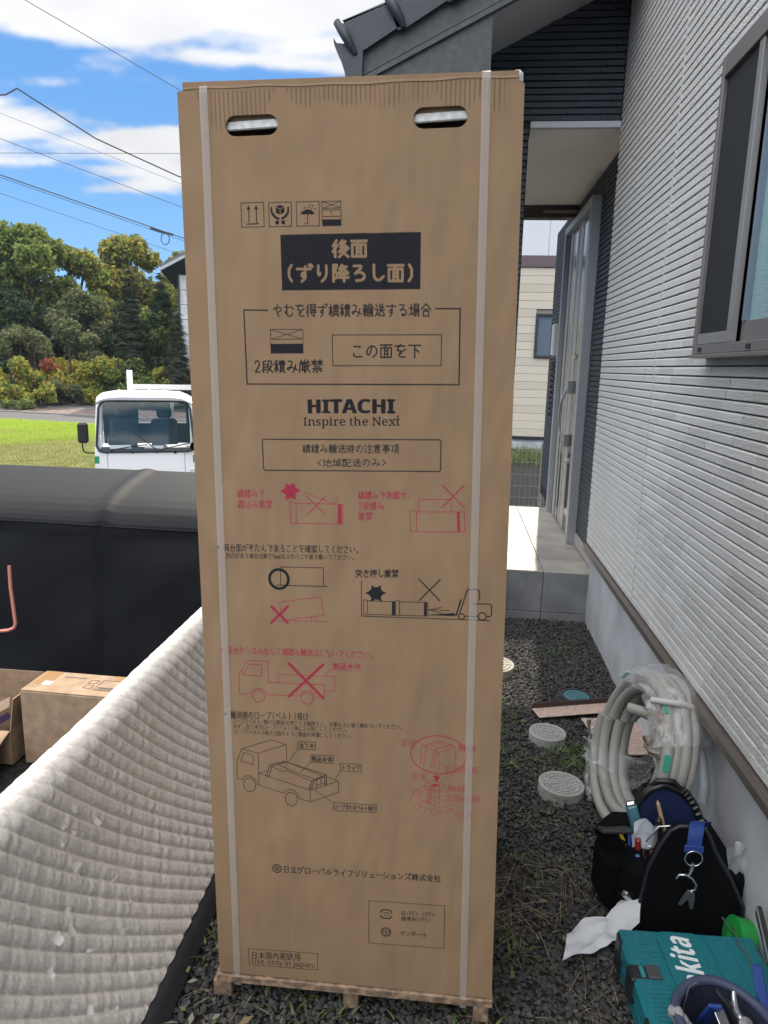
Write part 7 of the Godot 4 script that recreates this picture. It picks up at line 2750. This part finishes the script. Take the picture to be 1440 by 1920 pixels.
func truck() -> void:
	var at := Vector3(-5.155, -0.95, -11.43)
	var root := thing("truck", "white cab truck with green stripes facing the house, parked before the field", "truck", at)
	root.rotation.y = atan2(5.22, 11.42) - 0.03
	var paint := plain("white_paint", lin(0.74, 0.75, 0.76), 0.25)
	paint.clearcoat_enabled = true
	paint.clearcoat = 0.6
	var rubber := plain("rubber_black", lin(0.010, 0.011, 0.013), 0.5)
	var inside := plain("cab_dark", lin(0.022, 0.026, 0.034), 0.8)
	var W := 0.815
	var yb := 0.955
	var yt := 1.785
	# z of the front at a height: upright below, raked above the waist
	var fz := func(y: float) -> float: return 0.0 if y < yb else -(y - yb) * 0.20
	var m := Mb.new()
	# lower front in three panels with a joint between
	for seg in [[-W, -0.62], [-0.615, 0.615], [0.62, W]]:
		m = Mb.new()
		m.span(Vector3(seg[0], 0.42, -0.06), Vector3(seg[1], yb - 0.012, 0.0), 0.012)
		put("front_panel", m, paint, root)
	m = Mb.new()
	m.span(Vector3(-W + 0.01, 0.42, -0.08), Vector3(W - 0.01, yb - 0.02, -0.055))
	put("panel_backing", m, rubber, root)
	m = Mb.new()
	m.span(Vector3(-W, 0.22, -0.10), Vector3(W, 0.40, 0.03), 0.03)
	put("bumper", m, paint, root)
	for s in [-1, 1]:
		m = Mb.new()
		m.span(Vector3(s * W - 0.13 if s > 0 else -W, 0.52, -0.03), Vector3(W if s > 0 else -W + 0.13, 0.66, 0.012), 0.02)
		put("headlight", m, plain("lamp_glass", lin(0.5, 0.52, 0.55), 0.1), root)
		# pillar beside the glass
		m = Mb.new()
		m.bar(Vector3(s * (W - 0.035), yb - 0.02, -0.04), Vector3(s * (W - 0.085), yt + 0.02, fz.call(yt) - 0.05), 0.07, 0.07, Vector3.BACK, 0.012)
		put("pillar", m, paint, root)
		# door with its window opening
		m = Mb.new()
		m.span(Vector3(s * W - 0.03 if s > 0 else -W, 0.35, -1.25), Vector3(W if s > 0 else -W + 0.03, yb, -0.06), 0.008)
		put("door", m, paint, root)
		m = Mb.new()
		m.span(Vector3(s * W - 0.05 if s > 0 else -W + 0.01, yb, -1.30), Vector3(W - 0.01 if s > 0 else -W + 0.05, yt + 0.03, -1.16), 0.008)
		put("rear_pillar", m, paint, root)
		m = Mb.new()
		for k in 2:
			m.span(Vector3(s * (W + 0.004) - 0.07 * (1 if s > 0 else 0), 0.62 + 0.14 * k, -0.30), Vector3(s * (W + 0.004) + 0.07 * (0 if s > 0 else 1), 0.74 + 0.14 * k, 0.004))
			put("stripe", m, plain("stripe_green", lin(0.02, 0.24, 0.13), 0.4) if k == 1 else paint, root)
			m = Mb.new()
		m = Mb.new()
		m.lathe(Transform3D(Basis(Vector3(0, 0, 1), PI / 2), Vector3(s * 0.72, 0.30, -0.75)), [Vector2(0.0, -0.09), Vector2(0.27, -0.09), Vector2(0.30, -0.06), Vector2(0.30, 0.06), Vector2(0.27, 0.09), Vector2(0.0, 0.09)], 24)
		put("wheel", m, rubber, root)
	# roof with rounded edges and shallow ribs
	var rows := []
	for i in 13:
		var row := []
		var a := i / 12.0
		for j in 25:
			var u := j / 24.0 * 2.0 - 1.0
			var ex := pow(absf(u), 6.0)
			var ez := pow(absf(a * 2.0 - 1.0), 5.0)
			row.append(Vector3(u * (W - 0.05), 1.93 - 0.09 * ex - 0.085 * ez + (0.012 if (i > 1 and i < 11 and j % 4 == 1) else 0.0), lerpf(-0.12, -1.28, a)))
		rows.append(row)
	m = Mb.new()
	m.grid(rows)
	var hd := []
	for k in 2:
		var row := []
		for j in 25:
			var u := j / 24.0 * 2.0 - 1.0
			var ex := pow(absf(u), 6.0)
			row.append(Vector3(u * (W - 0.05), (1.845 - 0.09 * ex) if k == 1 else yt - 0.06 * ex, -0.12 if k == 1 else -0.145))
		hd.append(row)
	m.grid([hd[1], hd[0]])
	put("roof", m, paint, root)
	m = Mb.new()
	m.span(Vector3(-W + 0.06, yb, -1.30), Vector3(-0.15, yt, -1.27))
	m.span(Vector3(-W + 0.06, yb, -1.30), Vector3(W - 0.06, 1.32, -1.272))
	m.span(Vector3(W - 0.12, 1.32, -1.30), Vector3(W - 0.06, yt, -1.272))
	m.span(Vector3(-W + 0.06, 1.70, -1.30), Vector3(W - 0.06, 1.84, -1.274))
	m.span(Vector3(-W + 0.03, 0.35, -1.25), Vector3(W - 0.03, 0.42, -0.08))
	put("cab_back", m, inside, root)
	# windscreen and its rubber
	var corner := [Vector2(-W + 0.035, yb + 0.10), Vector2(-W + 0.075, yb + 0.025), Vector2(-W + 0.14, yb), Vector2(W - 0.14, yb), Vector2(W - 0.075, yb + 0.025), Vector2(W - 0.035, yb + 0.10), Vector2(W - 0.085, yt - 0.12), Vector2(W - 0.13, yt - 0.03), Vector2(W - 0.20, yt), Vector2(-W + 0.20, yt), Vector2(-W + 0.13, yt - 0.03), Vector2(-W + 0.085, yt - 0.12)]
	var gp := PackedVector2Array()
	var seal := PackedVector3Array()
	for q in corner:
		seal.append(Vector3(q.x, q.y, fz.call(q.y) + 0.012))
	m = Mb.new()
	m.tube(seal, 0.020, 8, false, true)
	put("screen_seal", m, rubber, root)
	m = Mb.new()
	for i in range(1, corner.size() - 1):
		m.tri(seal[0], seal[i], seal[i + 1])
	put("windscreen", m, clear("windscreen_glass", Color(0.10, 0.28, 0.31), 0.24, 0.02), root)
	# inside
	m = Mb.new()
	m.span(Vector3(-W + 0.05, 0.80, -0.42), Vector3(W - 0.05, 0.99, -0.07), 0.03)
	put("dashboard", m, inside, root)
	var wheel := PackedVector3Array()
	for k in 24:
		var a := TAU * k / 24
		wheel.append(Vector3(-0.42, 1.09, -0.42) + Vector3(cos(a) * 0.20, sin(a) * 0.13, sin(a) * -0.13))
	m = Mb.new()
	m.tube(wheel, 0.018, 8, false, true)
	m.bar(Vector3(-0.62, 1.09, -0.42), Vector3(-0.22, 1.09, -0.42), 0.03, 0.03)
	put("steering_wheel", m, rubber, root)
	for x in [-0.40, 0.30]:
		m = Mb.new()
		m.box(Transform3D(Basis(Vector3.RIGHT, -0.12), Vector3(x, 1.10, -0.98)), Vector3(0.46, 0.66, 0.12), 0.05)
		m.box(Transform3D(Basis(Vector3.RIGHT, -0.12), Vector3(x, 1.53, -1.05)), Vector3(0.26, 0.20, 0.09), 0.04)
		put("seat", m, plain("seat_cloth", lin(0.030, 0.034, 0.042), 0.9), root)
	for q in [[Vector3(-0.42, 1.005, -0.22), Vector3(0.34, 0.012, 0.22), 0.1], [Vector3(0.12, 1.0, -0.20), Vector3(0.30, 0.01, 0.18), -0.15], [Vector3(0.48, 1.01, -0.24), Vector3(0.30, 0.012, 0.20), 0.3]]:
		m = Mb.new()
		m.box(Transform3D(Basis(Vector3.UP, q[2]) * Basis(Vector3.RIGHT, 0.15), q[0]), q[1])
		put("paper", m, plain("dash_paper", lin(0.6, 0.64, 0.66), 0.8), root)
	m = Mb.new()
	m.box(Transform3D(Basis(), Vector3(0.20, 1.66, -0.22)), Vector3(0.20, 0.06, 0.02), 0.01)
	put("inside_mirror", m, rubber, root)
	# wipers
	for q in [[Vector3(-0.55, 0.985, 0.02), Vector3(0.02, 1.07, 0.012)], [Vector3(0.18, 0.965, 0.02), Vector3(-0.18, 1.26, -0.04)], [Vector3(0.16, 0.965, 0.02), Vector3(0.72, 1.09, 0.01)]]:
		m = Mb.new()
		m.tube(PackedVector3Array([q[0], q[0].lerp(q[1], 0.5) + Vector3(0, 0.006, 0.012), q[1]]), 0.010, 6)
		put("wiper", m, rubber, root)
	for q in [Vector3(-0.55, 0.965, 0.015), Vector3(-0.22, 0.945, 0.012), Vector3(0.17, 0.945, 0.015), Vector3(0.46, 0.935, 0.012)]:
		m = Mb.new()
		m.ball(Transform3D(Basis().scaled(Vector3(0.022, 0.022, 0.016)), q), 10, 6)
		put("wiper_cap", m, rubber, root)
	# mirrors
	m = Mb.new()
	m.tube(PackedVector3Array([Vector3(-W + 0.01, 0.93, -0.03), Vector3(-W - 0.12, 0.94, 0.02), Vector3(-W - 0.165, 0.98, 0.05), Vector3(-W - 0.175, 1.10, 0.05)]), 0.012, 6)
	put("mirror_arm", m, rubber, root)
	m = Mb.new()
	m.cube(Vector3(-W - 0.155, 1.27, 0.05), Vector3(0.165, 0.33, 0.07), 0.03)
	put("mirror", m, rubber, root)
	m = Mb.new()
	m.tube(PackedVector3Array([Vector3(W - 0.03, 0.93, -0.03), Vector3(W - 0.02, 0.98, 0.10), Vector3(W - 0.03, 1.02, 0.14)]), 0.012, 6)
	m.ball(Transform3D(Basis().scaled(Vector3(0.075, 0.075, 0.05)), Vector3(W - 0.04, 1.045, 0.15)), 14, 10)
	put("round_mirror", m, rubber, root)
	# load bed with its guard frame
	m = Mb.new()
	m.span(Vector3(-0.86, 0.62, -4.3), Vector3(0.86, 0.72, -1.40), 0.01)
	put("bed_floor", m, paint, root)
	for s in [-1, 1]:
		m = Mb.new()
		m.span(Vector3(s * 0.86 - 0.03 * (1 if s > 0 else 0), 0.72, -4.3), Vector3(s * 0.86 + 0.03 * (0 if s > 0 else 1), 1.06, -1.45), 0.006)
		put("bed_side", m, paint, root)
	m = Mb.new()
	m.span(Vector3(-0.325, 0.72, -1.46), Vector3(-0.225, 2.27, -1.40), 0.004)
	put("guard_post", m, paint, root)
	m = Mb.new()
	m.span(Vector3(0.42, 0.72, -1.46), Vector3(0.48, 1.9, -1.41), 0.004)
	put("guard_post", m, paint, root)
	m = Mb.new()
	m.span(Vector3(-0.225, 1.925, -1.455), Vector3(0.86, 2.02, -1.405), 0.004)
	put("guard_rail", m, plain("rail_grey_white", lin(0.55, 0.55, 0.55), 0.5), root)


func far_house() -> void:
	var h := thing("white_house", "white walled two-storey house with grey eaves behind the dark firs", "house")
	var white := stuff_mat("far_white_wall", lin(0.60, 0.62, 0.64), 0.8, 0.3)
	var dark := plain("far_dark_trim", lin(0.03, 0.035, 0.045), 0.6)
	var t := Transform3D(Basis(Vector3.UP, 0.30), Vector3(-15.42, -0.95, -39.07))
	var m := Mb.new()
	m.box(t * Transform3D(Basis(), Vector3(4.0, 3.55, -4.05)), Vector3(7.98, 7.1, 8.0))
	put("wall_core", m, dark, h)
	for k in 9:
		m = Mb.new()
		m.box(t * Transform3D(Basis(), Vector3(4.02, 0.42 + 0.78 * k, -0.02)), Vector3(7.9, 0.755, 0.06), 0.01)
		put("wall_board", m, white, h)
	m = Mb.new()
	m.box(t * Transform3D(Basis(), Vector3(0.03, 3.5, 0.02)), Vector3(0.10, 7.0, 0.10))
	put("corner_trim", m, dark, h)
	m = Mb.new()
	m.slab(t * Transform3D(Basis(), Vector3(0, 0, 0.9)), PackedVector2Array([Vector2(-0.85, 7.18), Vector2(4.0, 9.9), Vector2(8.8, 7.2), Vector2(8.8, 7.42), Vector2(4.0, 10.15), Vector2(-0.85, 7.42)]), 9.8)
	put("roof", m, plain("far_roof", lin(0.10, 0.105, 0.12), 0.6), h)
	m = Mb.new()
	m.slab(t * Transform3D(Basis(), Vector3(0, 0, 0.93)), PackedVector2Array([Vector2(-0.88, 7.10), Vector2(4.0, 9.84), Vector2(4.0, 10.0), Vector2(-0.88, 7.26)]), 0.03)
	put("barge_board", m, plain("far_grey_board", lin(0.36, 0.38, 0.41), 0.6), h)
	var win := Node3D.new()
	win.name = "window"
	h.add_child(win)
	m = Mb.new()
	m.box(t * Transform3D(Basis(), Vector3(0.75, 1.1, 0.04)), Vector3(0.9, 1.2, 0.08), 0.01)
	put("frame", m, dark, win)
	for k in 5:
		m = Mb.new()
		m.box(t * Transform3D(Basis(), Vector3(0.75, 0.66 + 0.22 * k, 0.09)), Vector3(0.8, 0.05, 0.04))
		put("louvre", m, white, win)


func cable(called: String, label: String, pts: Array, r: float, sag := 0.0) -> void:
	var m := Mb.new()
	var p := PackedVector3Array()
	for i in pts.size() - 1:
		for k in 12:
			var t := k / 12.0
			p.append(pts[i].lerp(pts[i + 1], t) + Vector3(0, -sag * 4.0 * t * (1.0 - t), 0))
	p.append(pts[pts.size() - 1])
	m.tube(p, r, 6)
	tag(put(called, m, plain("cable_black", lin(0.03, 0.03, 0.035), 0.6)), label, "cable", "overhead cables across the sky")


func wires() -> void:
	var ext := func(a: Vector3, b: Vector3, before: float, after: float) -> Array:
		return [a + (a - b).normalized() * before, b + (b - a).normalized() * after]
	cable("overhead_cable", "highest overhead cable, running from the top of the picture to the carton's top corner", ext.call(Vector3(-9.16, 8.67, -15.49), Vector3(-6.52, 7.45, -16.78), 9.0, 14.0), 0.007)
	var b := [Vector3(-11.2, 6.55, -12.3), Vector3(-8.86, 6.31, -13.35), Vector3(-8.68, 6.19, -13.45), Vector3(-8.52, 6.23, -13.55), Vector3(-8.35, 6.37, -13.65), Vector3(-7.19, 5.69, -14.29), Vector3(-5.8, 5.16, -14.91), Vector3(1.0, 3.4, -18.2)]
	cable("overhead_cable", "thick dark overhead cable with a kink at its left end", b, 0.013)
	cable("overhead_cable", "faint thin overhead cable just below the kinked one", ext.call(Vector3(-12.92, 8.1, -20.23), Vector3(-8.63, 6.78, -22.39), 8.0, 20.0), 0.005)
	cable("overhead_cable", "thin overhead cable sloping across the lower white cloud", ext.call(Vector3(-16.2, 8.93, -25.25), Vector3(-10.82, 7.28, -27.98), 10.0, 25.0), 0.010)
	cable("overhead_cable", "level overhead cable across the lower white cloud", ext.call(Vector3(-21.64, 10.78, -33.64), Vector3(-14.39, 11.73, -37.32), 20.0, 20.0), 0.011)
	cable("overhead_cable", "dark doubled overhead cable above the treetops, its upper strand", ext.call(Vector3(-11.93, 6.08, -18.48), Vector3(-7.89, 4.91, -20.54), 8.0, 16.0), 0.013)
	cable("overhead_cable", "dark doubled overhead cable above the treetops, its lower strand", ext.call(Vector3(-11.93, 6.02, -18.48), Vector3(-7.89, 4.84, -20.54), 8.0, 16.0), 0.007)
	cable("overhead_cable", "lowest faint overhead cable above the treetops", ext.call(Vector3(-14.14, 6.39, -21.82), Vector3(-11.1, 5.5, -23.51), 12.0, 24.0), 0.007)
	# splice with its loop on the doubled cable
	var root := thing("cable_splice", "dark splice with a loop hanging on the doubled cable near the carton", "cable splice", Vector3(-8.35, 5.0, -20.30))
	var m := Mb.new()
	m.bar(Vector3(-0.35, 0.10, 0.16), Vector3(0.2, -0.02, -0.12), 0.05, 0.05)
	put("sleeve", m, mats["cable_black"], root)
	var lp := PackedVector3Array()
	for k in 20:
		var a := TAU * k / 19
		lp.append(Vector3(cos(a) * 0.12, -0.14 + sin(a) * 0.16, -0.02))
	m = Mb.new()
	m.tube(lp, 0.012, 6)
	put("loop", m, mats["cable_black"], root)


func leaf_mesh(kind_: int) -> ArrayMesh:
	var m := Mb.new()
	if kind_ == 1:      # needle spray
		for k in 5:
			var a := (k - 2) * 0.42
			var d := Vector3(sin(a), -0.12 * absf(k - 2), cos(a))
			var s := Vector3(cos(a), 0, -sin(a)) * 0.10
			m.quad(-s, s, d + s * 0.2, d - s * 0.2)
	else:
		for k in 4:
			var t := Transform3D(Basis.from_euler(Vector3([0.3, -0.7, 0.9, -0.3][k], k * 1.7, [0.5, -0.4, 0.2, -0.8][k])), Vector3([0.3, -0.4, 0.1, -0.1][k], [0.1, 0.3, -0.3, 0.0][k], [-0.3, 0.1, 0.4, -0.4][k]))
			m.quad(t * Vector3(0, 0, -0.5), t * Vector3(0.26, 0.05, 0), t * Vector3(0, 0, 0.55), t * Vector3(-0.26, 0.05, 0))
	return m.mesh()


func tree(called: String, label: String, group: String, top: Vector3, spread: float, shape: String, colors: Array, count: int, size: float, low := 0.25) -> void:
	var y0 := -0.95
	var H := top.y - y0
	var root := thing(called, label, "tree" if called.ends_with("tree") or called.ends_with("fir") or called.ends_with("maple") else "shrub", Vector3(top.x, y0, top.z), group)
	var bark := stuff_mat("bark", lin(0.07, 0.055, 0.042), 0.95, 2.0, 0.5, "strong", "lumps")
	var r2 := RandomNumberGenerator.new()
	r2.seed = int(absf(top.x * 1000.0) + absf(top.z * 100.0))
	var clumps := []
	if shape == "round":
		for i in int(14 + spread * 3.0):
			var a := r2.randf() * TAU
			var u := pow(r2.randf(), 0.6)
			var h := lerpf(low, 0.93, r2.randf())
			var k := sin(clampf((h - low) / (1.0 - low), 0.05, 1.0) * PI * 0.86 + 0.28)
			clumps.append([Vector3(cos(a) * u * spread * k, H * h, sin(a) * u * spread * k), spread * r2.randf_range(0.20, 0.36)])
		clumps.append([Vector3(0, H * 0.94, 0), spread * 0.22])
	elif shape == "bush":
		for i in 12:
			var a := r2.randf() * TAU
			var u := sqrt(r2.randf())
			clumps.append([Vector3(cos(a) * u * spread, H * r2.randf_range(0.22, 0.82) * (1.0 - 0.35 * u), sin(a) * u * spread), spread * r2.randf_range(0.25, 0.42)])
	elif shape == "dome":
		for i in 22:
			var a := r2.randf() * TAU
			var e := asin(r2.randf())
			clumps.append([Vector3(cos(a) * cos(e) * spread * 0.85, H - spread + sin(e) * spread * 0.8, sin(a) * cos(e) * spread * 0.85), spread * 0.26])
	# trunk and limbs
	var m := Mb.new()
	var tr := clampf(H * 0.022, 0.03, 0.22)
	var bend := Vector3(r2.randf_range(-0.3, 0.3), 0, r2.randf_range(-0.3, 0.3)) * H * 0.05
	m.tube(PackedVector3Array([Vector3.ZERO, Vector3(0, H * 0.25, 0) + bend * 0.5, Vector3(0, H * 0.55, 0) + bend, Vector3(0, H * 0.9, 0)]), [tr * 1.25, tr, tr * 0.65, tr * 0.15], 7)
	put("trunk", m, bark, root)
	if clumps:
		m = Mb.new()
		for i in mini(9, clumps.size()):
			var c: Vector3 = clumps[i][0]
			var s := Vector3(0, c.y * 0.55, 0) + bend * 0.8
			m.tube(PackedVector3Array([s, s.lerp(c, 0.55) + Vector3(0, -0.05 * H * 0.3, 0), c]), [tr * 0.45, tr * 0.28, tr * 0.08], 5)
		put("limbs", m, bark, root)
	var places := []
	var tints := []
	for i in count:
		var p: Vector3
		var b: Basis
		var s := size * r2.randf_range(0.65, 1.3)
		if shape == "cone":
			var h := 1.0 - sqrt(r2.randf()) * (1.0 - low)
			var tier: float = floor(h * 16.0) / 16.0
			var a := r2.randf() * TAU
			var reach := spread * (1.0 - h * 0.97) * (0.72 + 0.28 * sin(a * 5.0 + tier * 40.0)) * pow(r2.randf(), 0.45)
			p = Vector3(cos(a) * reach, H * (tier + 0.03 * r2.randf()) - reach * 0.22 + r2.randf_range(-0.1, 0.1), sin(a) * reach)
			b = Basis(Vector3.UP, PI / 2 - a + r2.randf_range(-0.5, 0.5)) * Basis(Vector3.RIGHT, r2.randf_range(0.0, 0.5))
		else:
			var c = clumps[r2.randi() % clumps.size()]
			var d := Vector3(r2.randfn(), r2.randfn() * 0.75, r2.randfn())
			d = d.normalized() * pow(r2.randf(), 0.45)
			p = c[0] + d * c[1]
			if p.y < 0.05:
				p.y = 0.05 + r2.randf() * 0.2
			b = Basis.from_euler(Vector3(r2.randf_range(-1.2, 1.2), r2.randf() * TAU, r2.randf_range(-1.2, 1.2)))
		places.append(Transform3D(b.scaled(Vector3.ONE * s), p))
		var col: Color = colors[r2.randi() % colors.size()]
		tints.append(col * r2.randf_range(0.75, 1.2))
	var lm: StandardMaterial3D
	if mats.has("leaves"):
		lm = mats["leaves"]
	else:
		lm = StandardMaterial3D.new()
		lm.resource_name = "leaves"
		lm.vertex_color_use_as_albedo = true
		lm.roughness = 0.85
		lm.cull_mode = BaseMaterial3D.CULL_DISABLED
		lm.backlight_enabled = true
		lm.backlight = Color(0.75, 0.75, 0.75)
		mats["leaves"] = lm
	if not tex.has("leaf0"):
		mats["leaf_meshes"] = null
	kind(scatter("crown", leaf_mesh(1 if shape == "cone" else 0), lm, places, tints, root), "stuff")


func trees() -> void:
	var green := [Color(0.13, 0.19, 0.04), Color(0.17, 0.23, 0.05), Color(0.07, 0.12, 0.03), Color(0.24, 0.26, 0.05)]
	var gold := [Color(0.32, 0.29, 0.05), Color(0.20, 0.22, 0.045), Color(0.38, 0.31, 0.06), Color(0.13, 0.17, 0.04)]
	var dark := [Color(0.035, 0.065, 0.025), Color(0.055, 0.09, 0.03), Color(0.028, 0.048, 0.022)]
	var fir := [Color(0.050, 0.075, 0.035), Color(0.075, 0.085, 0.04), Color(0.095, 0.085, 0.045), Color(0.035, 0.055, 0.03)]
	var olive := [Color(0.13, 0.155, 0.06), Color(0.10, 0.125, 0.055), Color(0.18, 0.18, 0.075)]
	var yellow := [Color(0.46, 0.40, 0.05), Color(0.36, 0.35, 0.06), Color(0.26, 0.29, 0.06), Color(0.50, 0.36, 0.06)]
	var red := [Color(0.30, 0.075, 0.045), Color(0.36, 0.11, 0.05), Color(0.24, 0.07, 0.045), Color(0.18, 0.10, 0.04)]
	var grove := "tall trees behind the field"
	var shrubs := "shrubs along the pavement"
	tree("broadleaf_tree", "tallest green broadleaf tree at the left edge of the grove", grove, Vector3(-26.23, 9.2, -42.57), 3.3, "round", green, 9000, 0.26, 0.22)
	tree("broadleaf_tree", "broadleaf tree cut by the left border of the picture", grove, Vector3(-29.4, 8.4, -41.0), 3.0, "round", green, 5000, 0.26, 0.25)
	tree("broadleaf_tree", "green broadleaf tree right of the tallest one, lower crown", grove, Vector3(-25.6, 8.6, -46.20), 3.0, "round", green + gold, 7500, 0.27, 0.25)
	tree("broadleaf_tree", "golden-green broadleaf tree behind the slender fir", grove, Vector3(-23.10, 10.0, -51.0), 3.4, "round", gold, 8500, 0.30, 0.30)
	tree("broadleaf_tree", "broadleaf tree beside the white house's roof, next to the carton", grove, Vector3(-20.9, 9.4, -53.76), 3.2, "round", gold + green, 6500, 0.30, 0.30)
	tree("broadleaf_tree", "thin pale tree in the dip of the grove", grove, Vector3(-26.5, 8.2, -53.8), 2.6, "round", gold, 3200, 0.28, 0.35)
	tree("slender_fir", "slender brownish fir standing in front of the grove", grove, Vector3(-18.59, 6.83, -39.88), 1.5, "cone", fir, 5200, 0.36, 0.02)
	tree("dark_fir", "broad dark fir left of the white house", grove, Vector3(-19.3, 7.2, -45.96), 2.0, "cone", dark, 6500, 0.40, 0.02)
	tree("dark_fir", "dark fir directly before the white house's wall", grove, Vector3(-17.3, 5.6, -44.6), 1.7, "cone", dark, 4600, 0.38, 0.02)
	tree("low_fir", "spreading low fir beside the white house at the carton's edge", grove, Vector3(-15.0, 4.3, -37.6), 1.3, "cone", fir, 3400, 0.32, 0.02)
	var under := "dark understorey trees below the grove"
	tree("understorey_tree", "dark understorey tree at the far left below the tallest crown", under, Vector3(-26.09, 5.3, -40.3), 2.3, "round", dark, 5200, 0.24, 0.05)
	tree("understorey_tree", "dark understorey tree above the red maple", under, Vector3(-25.4, 4.8, -42.6), 2.4, "round", dark, 5200, 0.24, 0.05)
	tree("understorey_tree", "olive understorey tree with a pale rounded crown", under, Vector3(-22.30, 5.4, -41.4), 2.3, "round", olive, 6500, 0.22, 0.05)
	tree("understorey_tree", "grey-green understorey tree left of the olive one", under, Vector3(-24.30, 4.9, -42.9), 1.9, "round", olive + dark, 4200, 0.22, 0.05)
	tree("understorey_tree", "dark understorey tree between olive tree and slender fir", under, Vector3(-20.9, 4.9, -43.8), 2.2, "round", dark, 5200, 0.24, 0.05)
	tree("understorey_tree", "dark understorey tree behind the truck's guard post", under, Vector3(-18.2, 4.2, -43.0), 2.2, "round", dark + green, 4600, 0.24, 0.05)
	tree("yellow_shrub", "yellow shrub at the far left by the pavement", shrubs, Vector3(-21.9, 2.1, -33.5), 1.2, "bush", yellow + green, 4200, 0.13)
	tree("clipped_shrub", "grey-green dome-shaped clipped shrub above the yellow one", shrubs, Vector3(-23.06, 3.1, -36.3), 1.6, "dome", olive, 4200, 0.13)
	tree("red_maple", "small red maple between the clipped shrub and the yellow bamboo", shrubs, Vector3(-22.0, 2.4, -35.8), 1.1, "bush", red, 3200, 0.12)
	tree("yellow_shrub", "tall yellow-green shrub with bare stems, left of the pair", shrubs, Vector3(-21.0, 2.6, -37.5), 1.55, "bush", yellow, 4400, 0.13)
	tree("yellow_shrub", "tall yellow-green shrub with bare stems, right of the pair", shrubs, Vector3(-19.6, 2.5, -37.5), 1.5, "bush", yellow + green, 4400, 0.13)
	tree("rust_shrub", "small rust-coloured shrub behind the yellow pair", shrubs, Vector3(-21.9, 2.5, -39.0), 0.9, "bush", red + yellow, 2000, 0.12)
	tree("green_shrub", "green shrub behind the truck mirror, left of the truck", shrubs, Vector3(-18.4, 2.2, -37.7), 1.3, "bush", green, 4200, 0.14)
	tree("green_shrub", "green shrub at the slender fir's foot", shrubs, Vector3(-17.1, 2.35, -37.8), 1.3, "bush", green + dark, 4200, 0.14)
	tree("green_shrub", "bright green shrub above the truck roof by the white house", shrubs, Vector3(-15.9, 2.5, -37.8), 1.3, "bush", green + yellow, 4200, 0.14)
	tree("low_shrub", "low yellow-green shrub in front of the red maple", shrubs, Vector3(-20.9, 0.9, -33.6), 0.85, "bush", yellow + green, 2600, 0.11)
	tree("low_shrub", "low dark green shrub left of the grey drive", shrubs, Vector3(-20.6, 0.8, -35.6), 1.0, "bush", olive, 2400, 0.11)
	tree("low_shrub", "low bright shrub at the far end of the grey drive", shrubs, Vector3(-18.7, 0.75, -38.6), 0.9, "bush", yellow + green, 2400, 0.11)
	tree("low_shrub", "low dark shrub at the drive's right side behind the truck", shrubs, Vector3(-16.4, 0.7, -35.9), 1.1, "bush", dark + green, 2400, 0.11)
	tree("low_shrub", "small sprawling shrub on the pavement edge at the left", shrubs, Vector3(-20.7, -0.25, -32.0), 0.6, "bush", olive + green, 1500, 0.10)
	# the wood behind closes the gaps
	var m := Mb.new()
	var far_places := []
	var far_tints := []
	for i in 9000:
		var x := rng.randf_range(-52.0, -6.0)
		var z := -56.0 - rng.randf() * 8.0
		var h := 6.2 + 1.6 * noise.get_noise_2d(x * 9.0, 2.0)
		far_places.append(Transform3D(Basis.from_euler(Vector3(rng.randf_range(-1, 1), rng.randf() * TAU, rng.randf_range(-1, 1))).scaled(Vector3.ONE * rng.randf_range(0.3, 0.6)), Vector3(x, -0.95 + h * pow(rng.randf(), 0.7), z)))
		far_tints.append((dark[rng.randi() % 3] as Color).lerp(green[rng.randi() % 4], 0.4))
	var wood := scatter("far_wood", leaf_mesh(0), mats["leaves"], far_places, far_tints)
	kind(wood, "stuff")
	wood.set_meta("label", "far dark wood that closes the gaps behind the grove")



# ------------------------------------------------------------------ unseen hedge added behind the viewer to cut light on the carton
func hedge() -> void:
	var root := thing("added_hedge", "dark unseen hedge added behind the viewer to cut light on the carton", "hedge", Vector3(-1.6, 0.0, 2.9))
	var m := Mb.new()
	m.cube(Vector3(0, 0.9, 0), Vector3(4.3, 1.8, 0.5), 0.1)
	put("twig_core", m, plain("hedge_core", lin(0.015, 0.017, 0.012), 0.95), root)
	var places := []
	var tints := []
	for i in 5200:
		var p := Vector3(rng.randf_range(-2.2, 2.2), rng.randf_range(0.05, 1.9), rng.randf_range(-0.31, 0.31))
		if rng.randf() < 0.3:
			p.y = 1.82 + rng.randf() * 0.1
		else:
			p.z = signf(p.z) * rng.randf_range(0.25, 0.33)
		places.append(Transform3D(Basis.from_euler(Vector3(rng.randf_range(-1, 1), rng.randf() * TAU, rng.randf_range(-1, 1))).scaled(Vector3.ONE * rng.randf_range(0.05, 0.09)), p))
		tints.append(Color(0.03, 0.05, 0.02) * rng.randf_range(0.7, 1.5))
	kind(scatter("leaves", leaf_mesh(0), mats["leaves"], places, tints, root), "stuff")
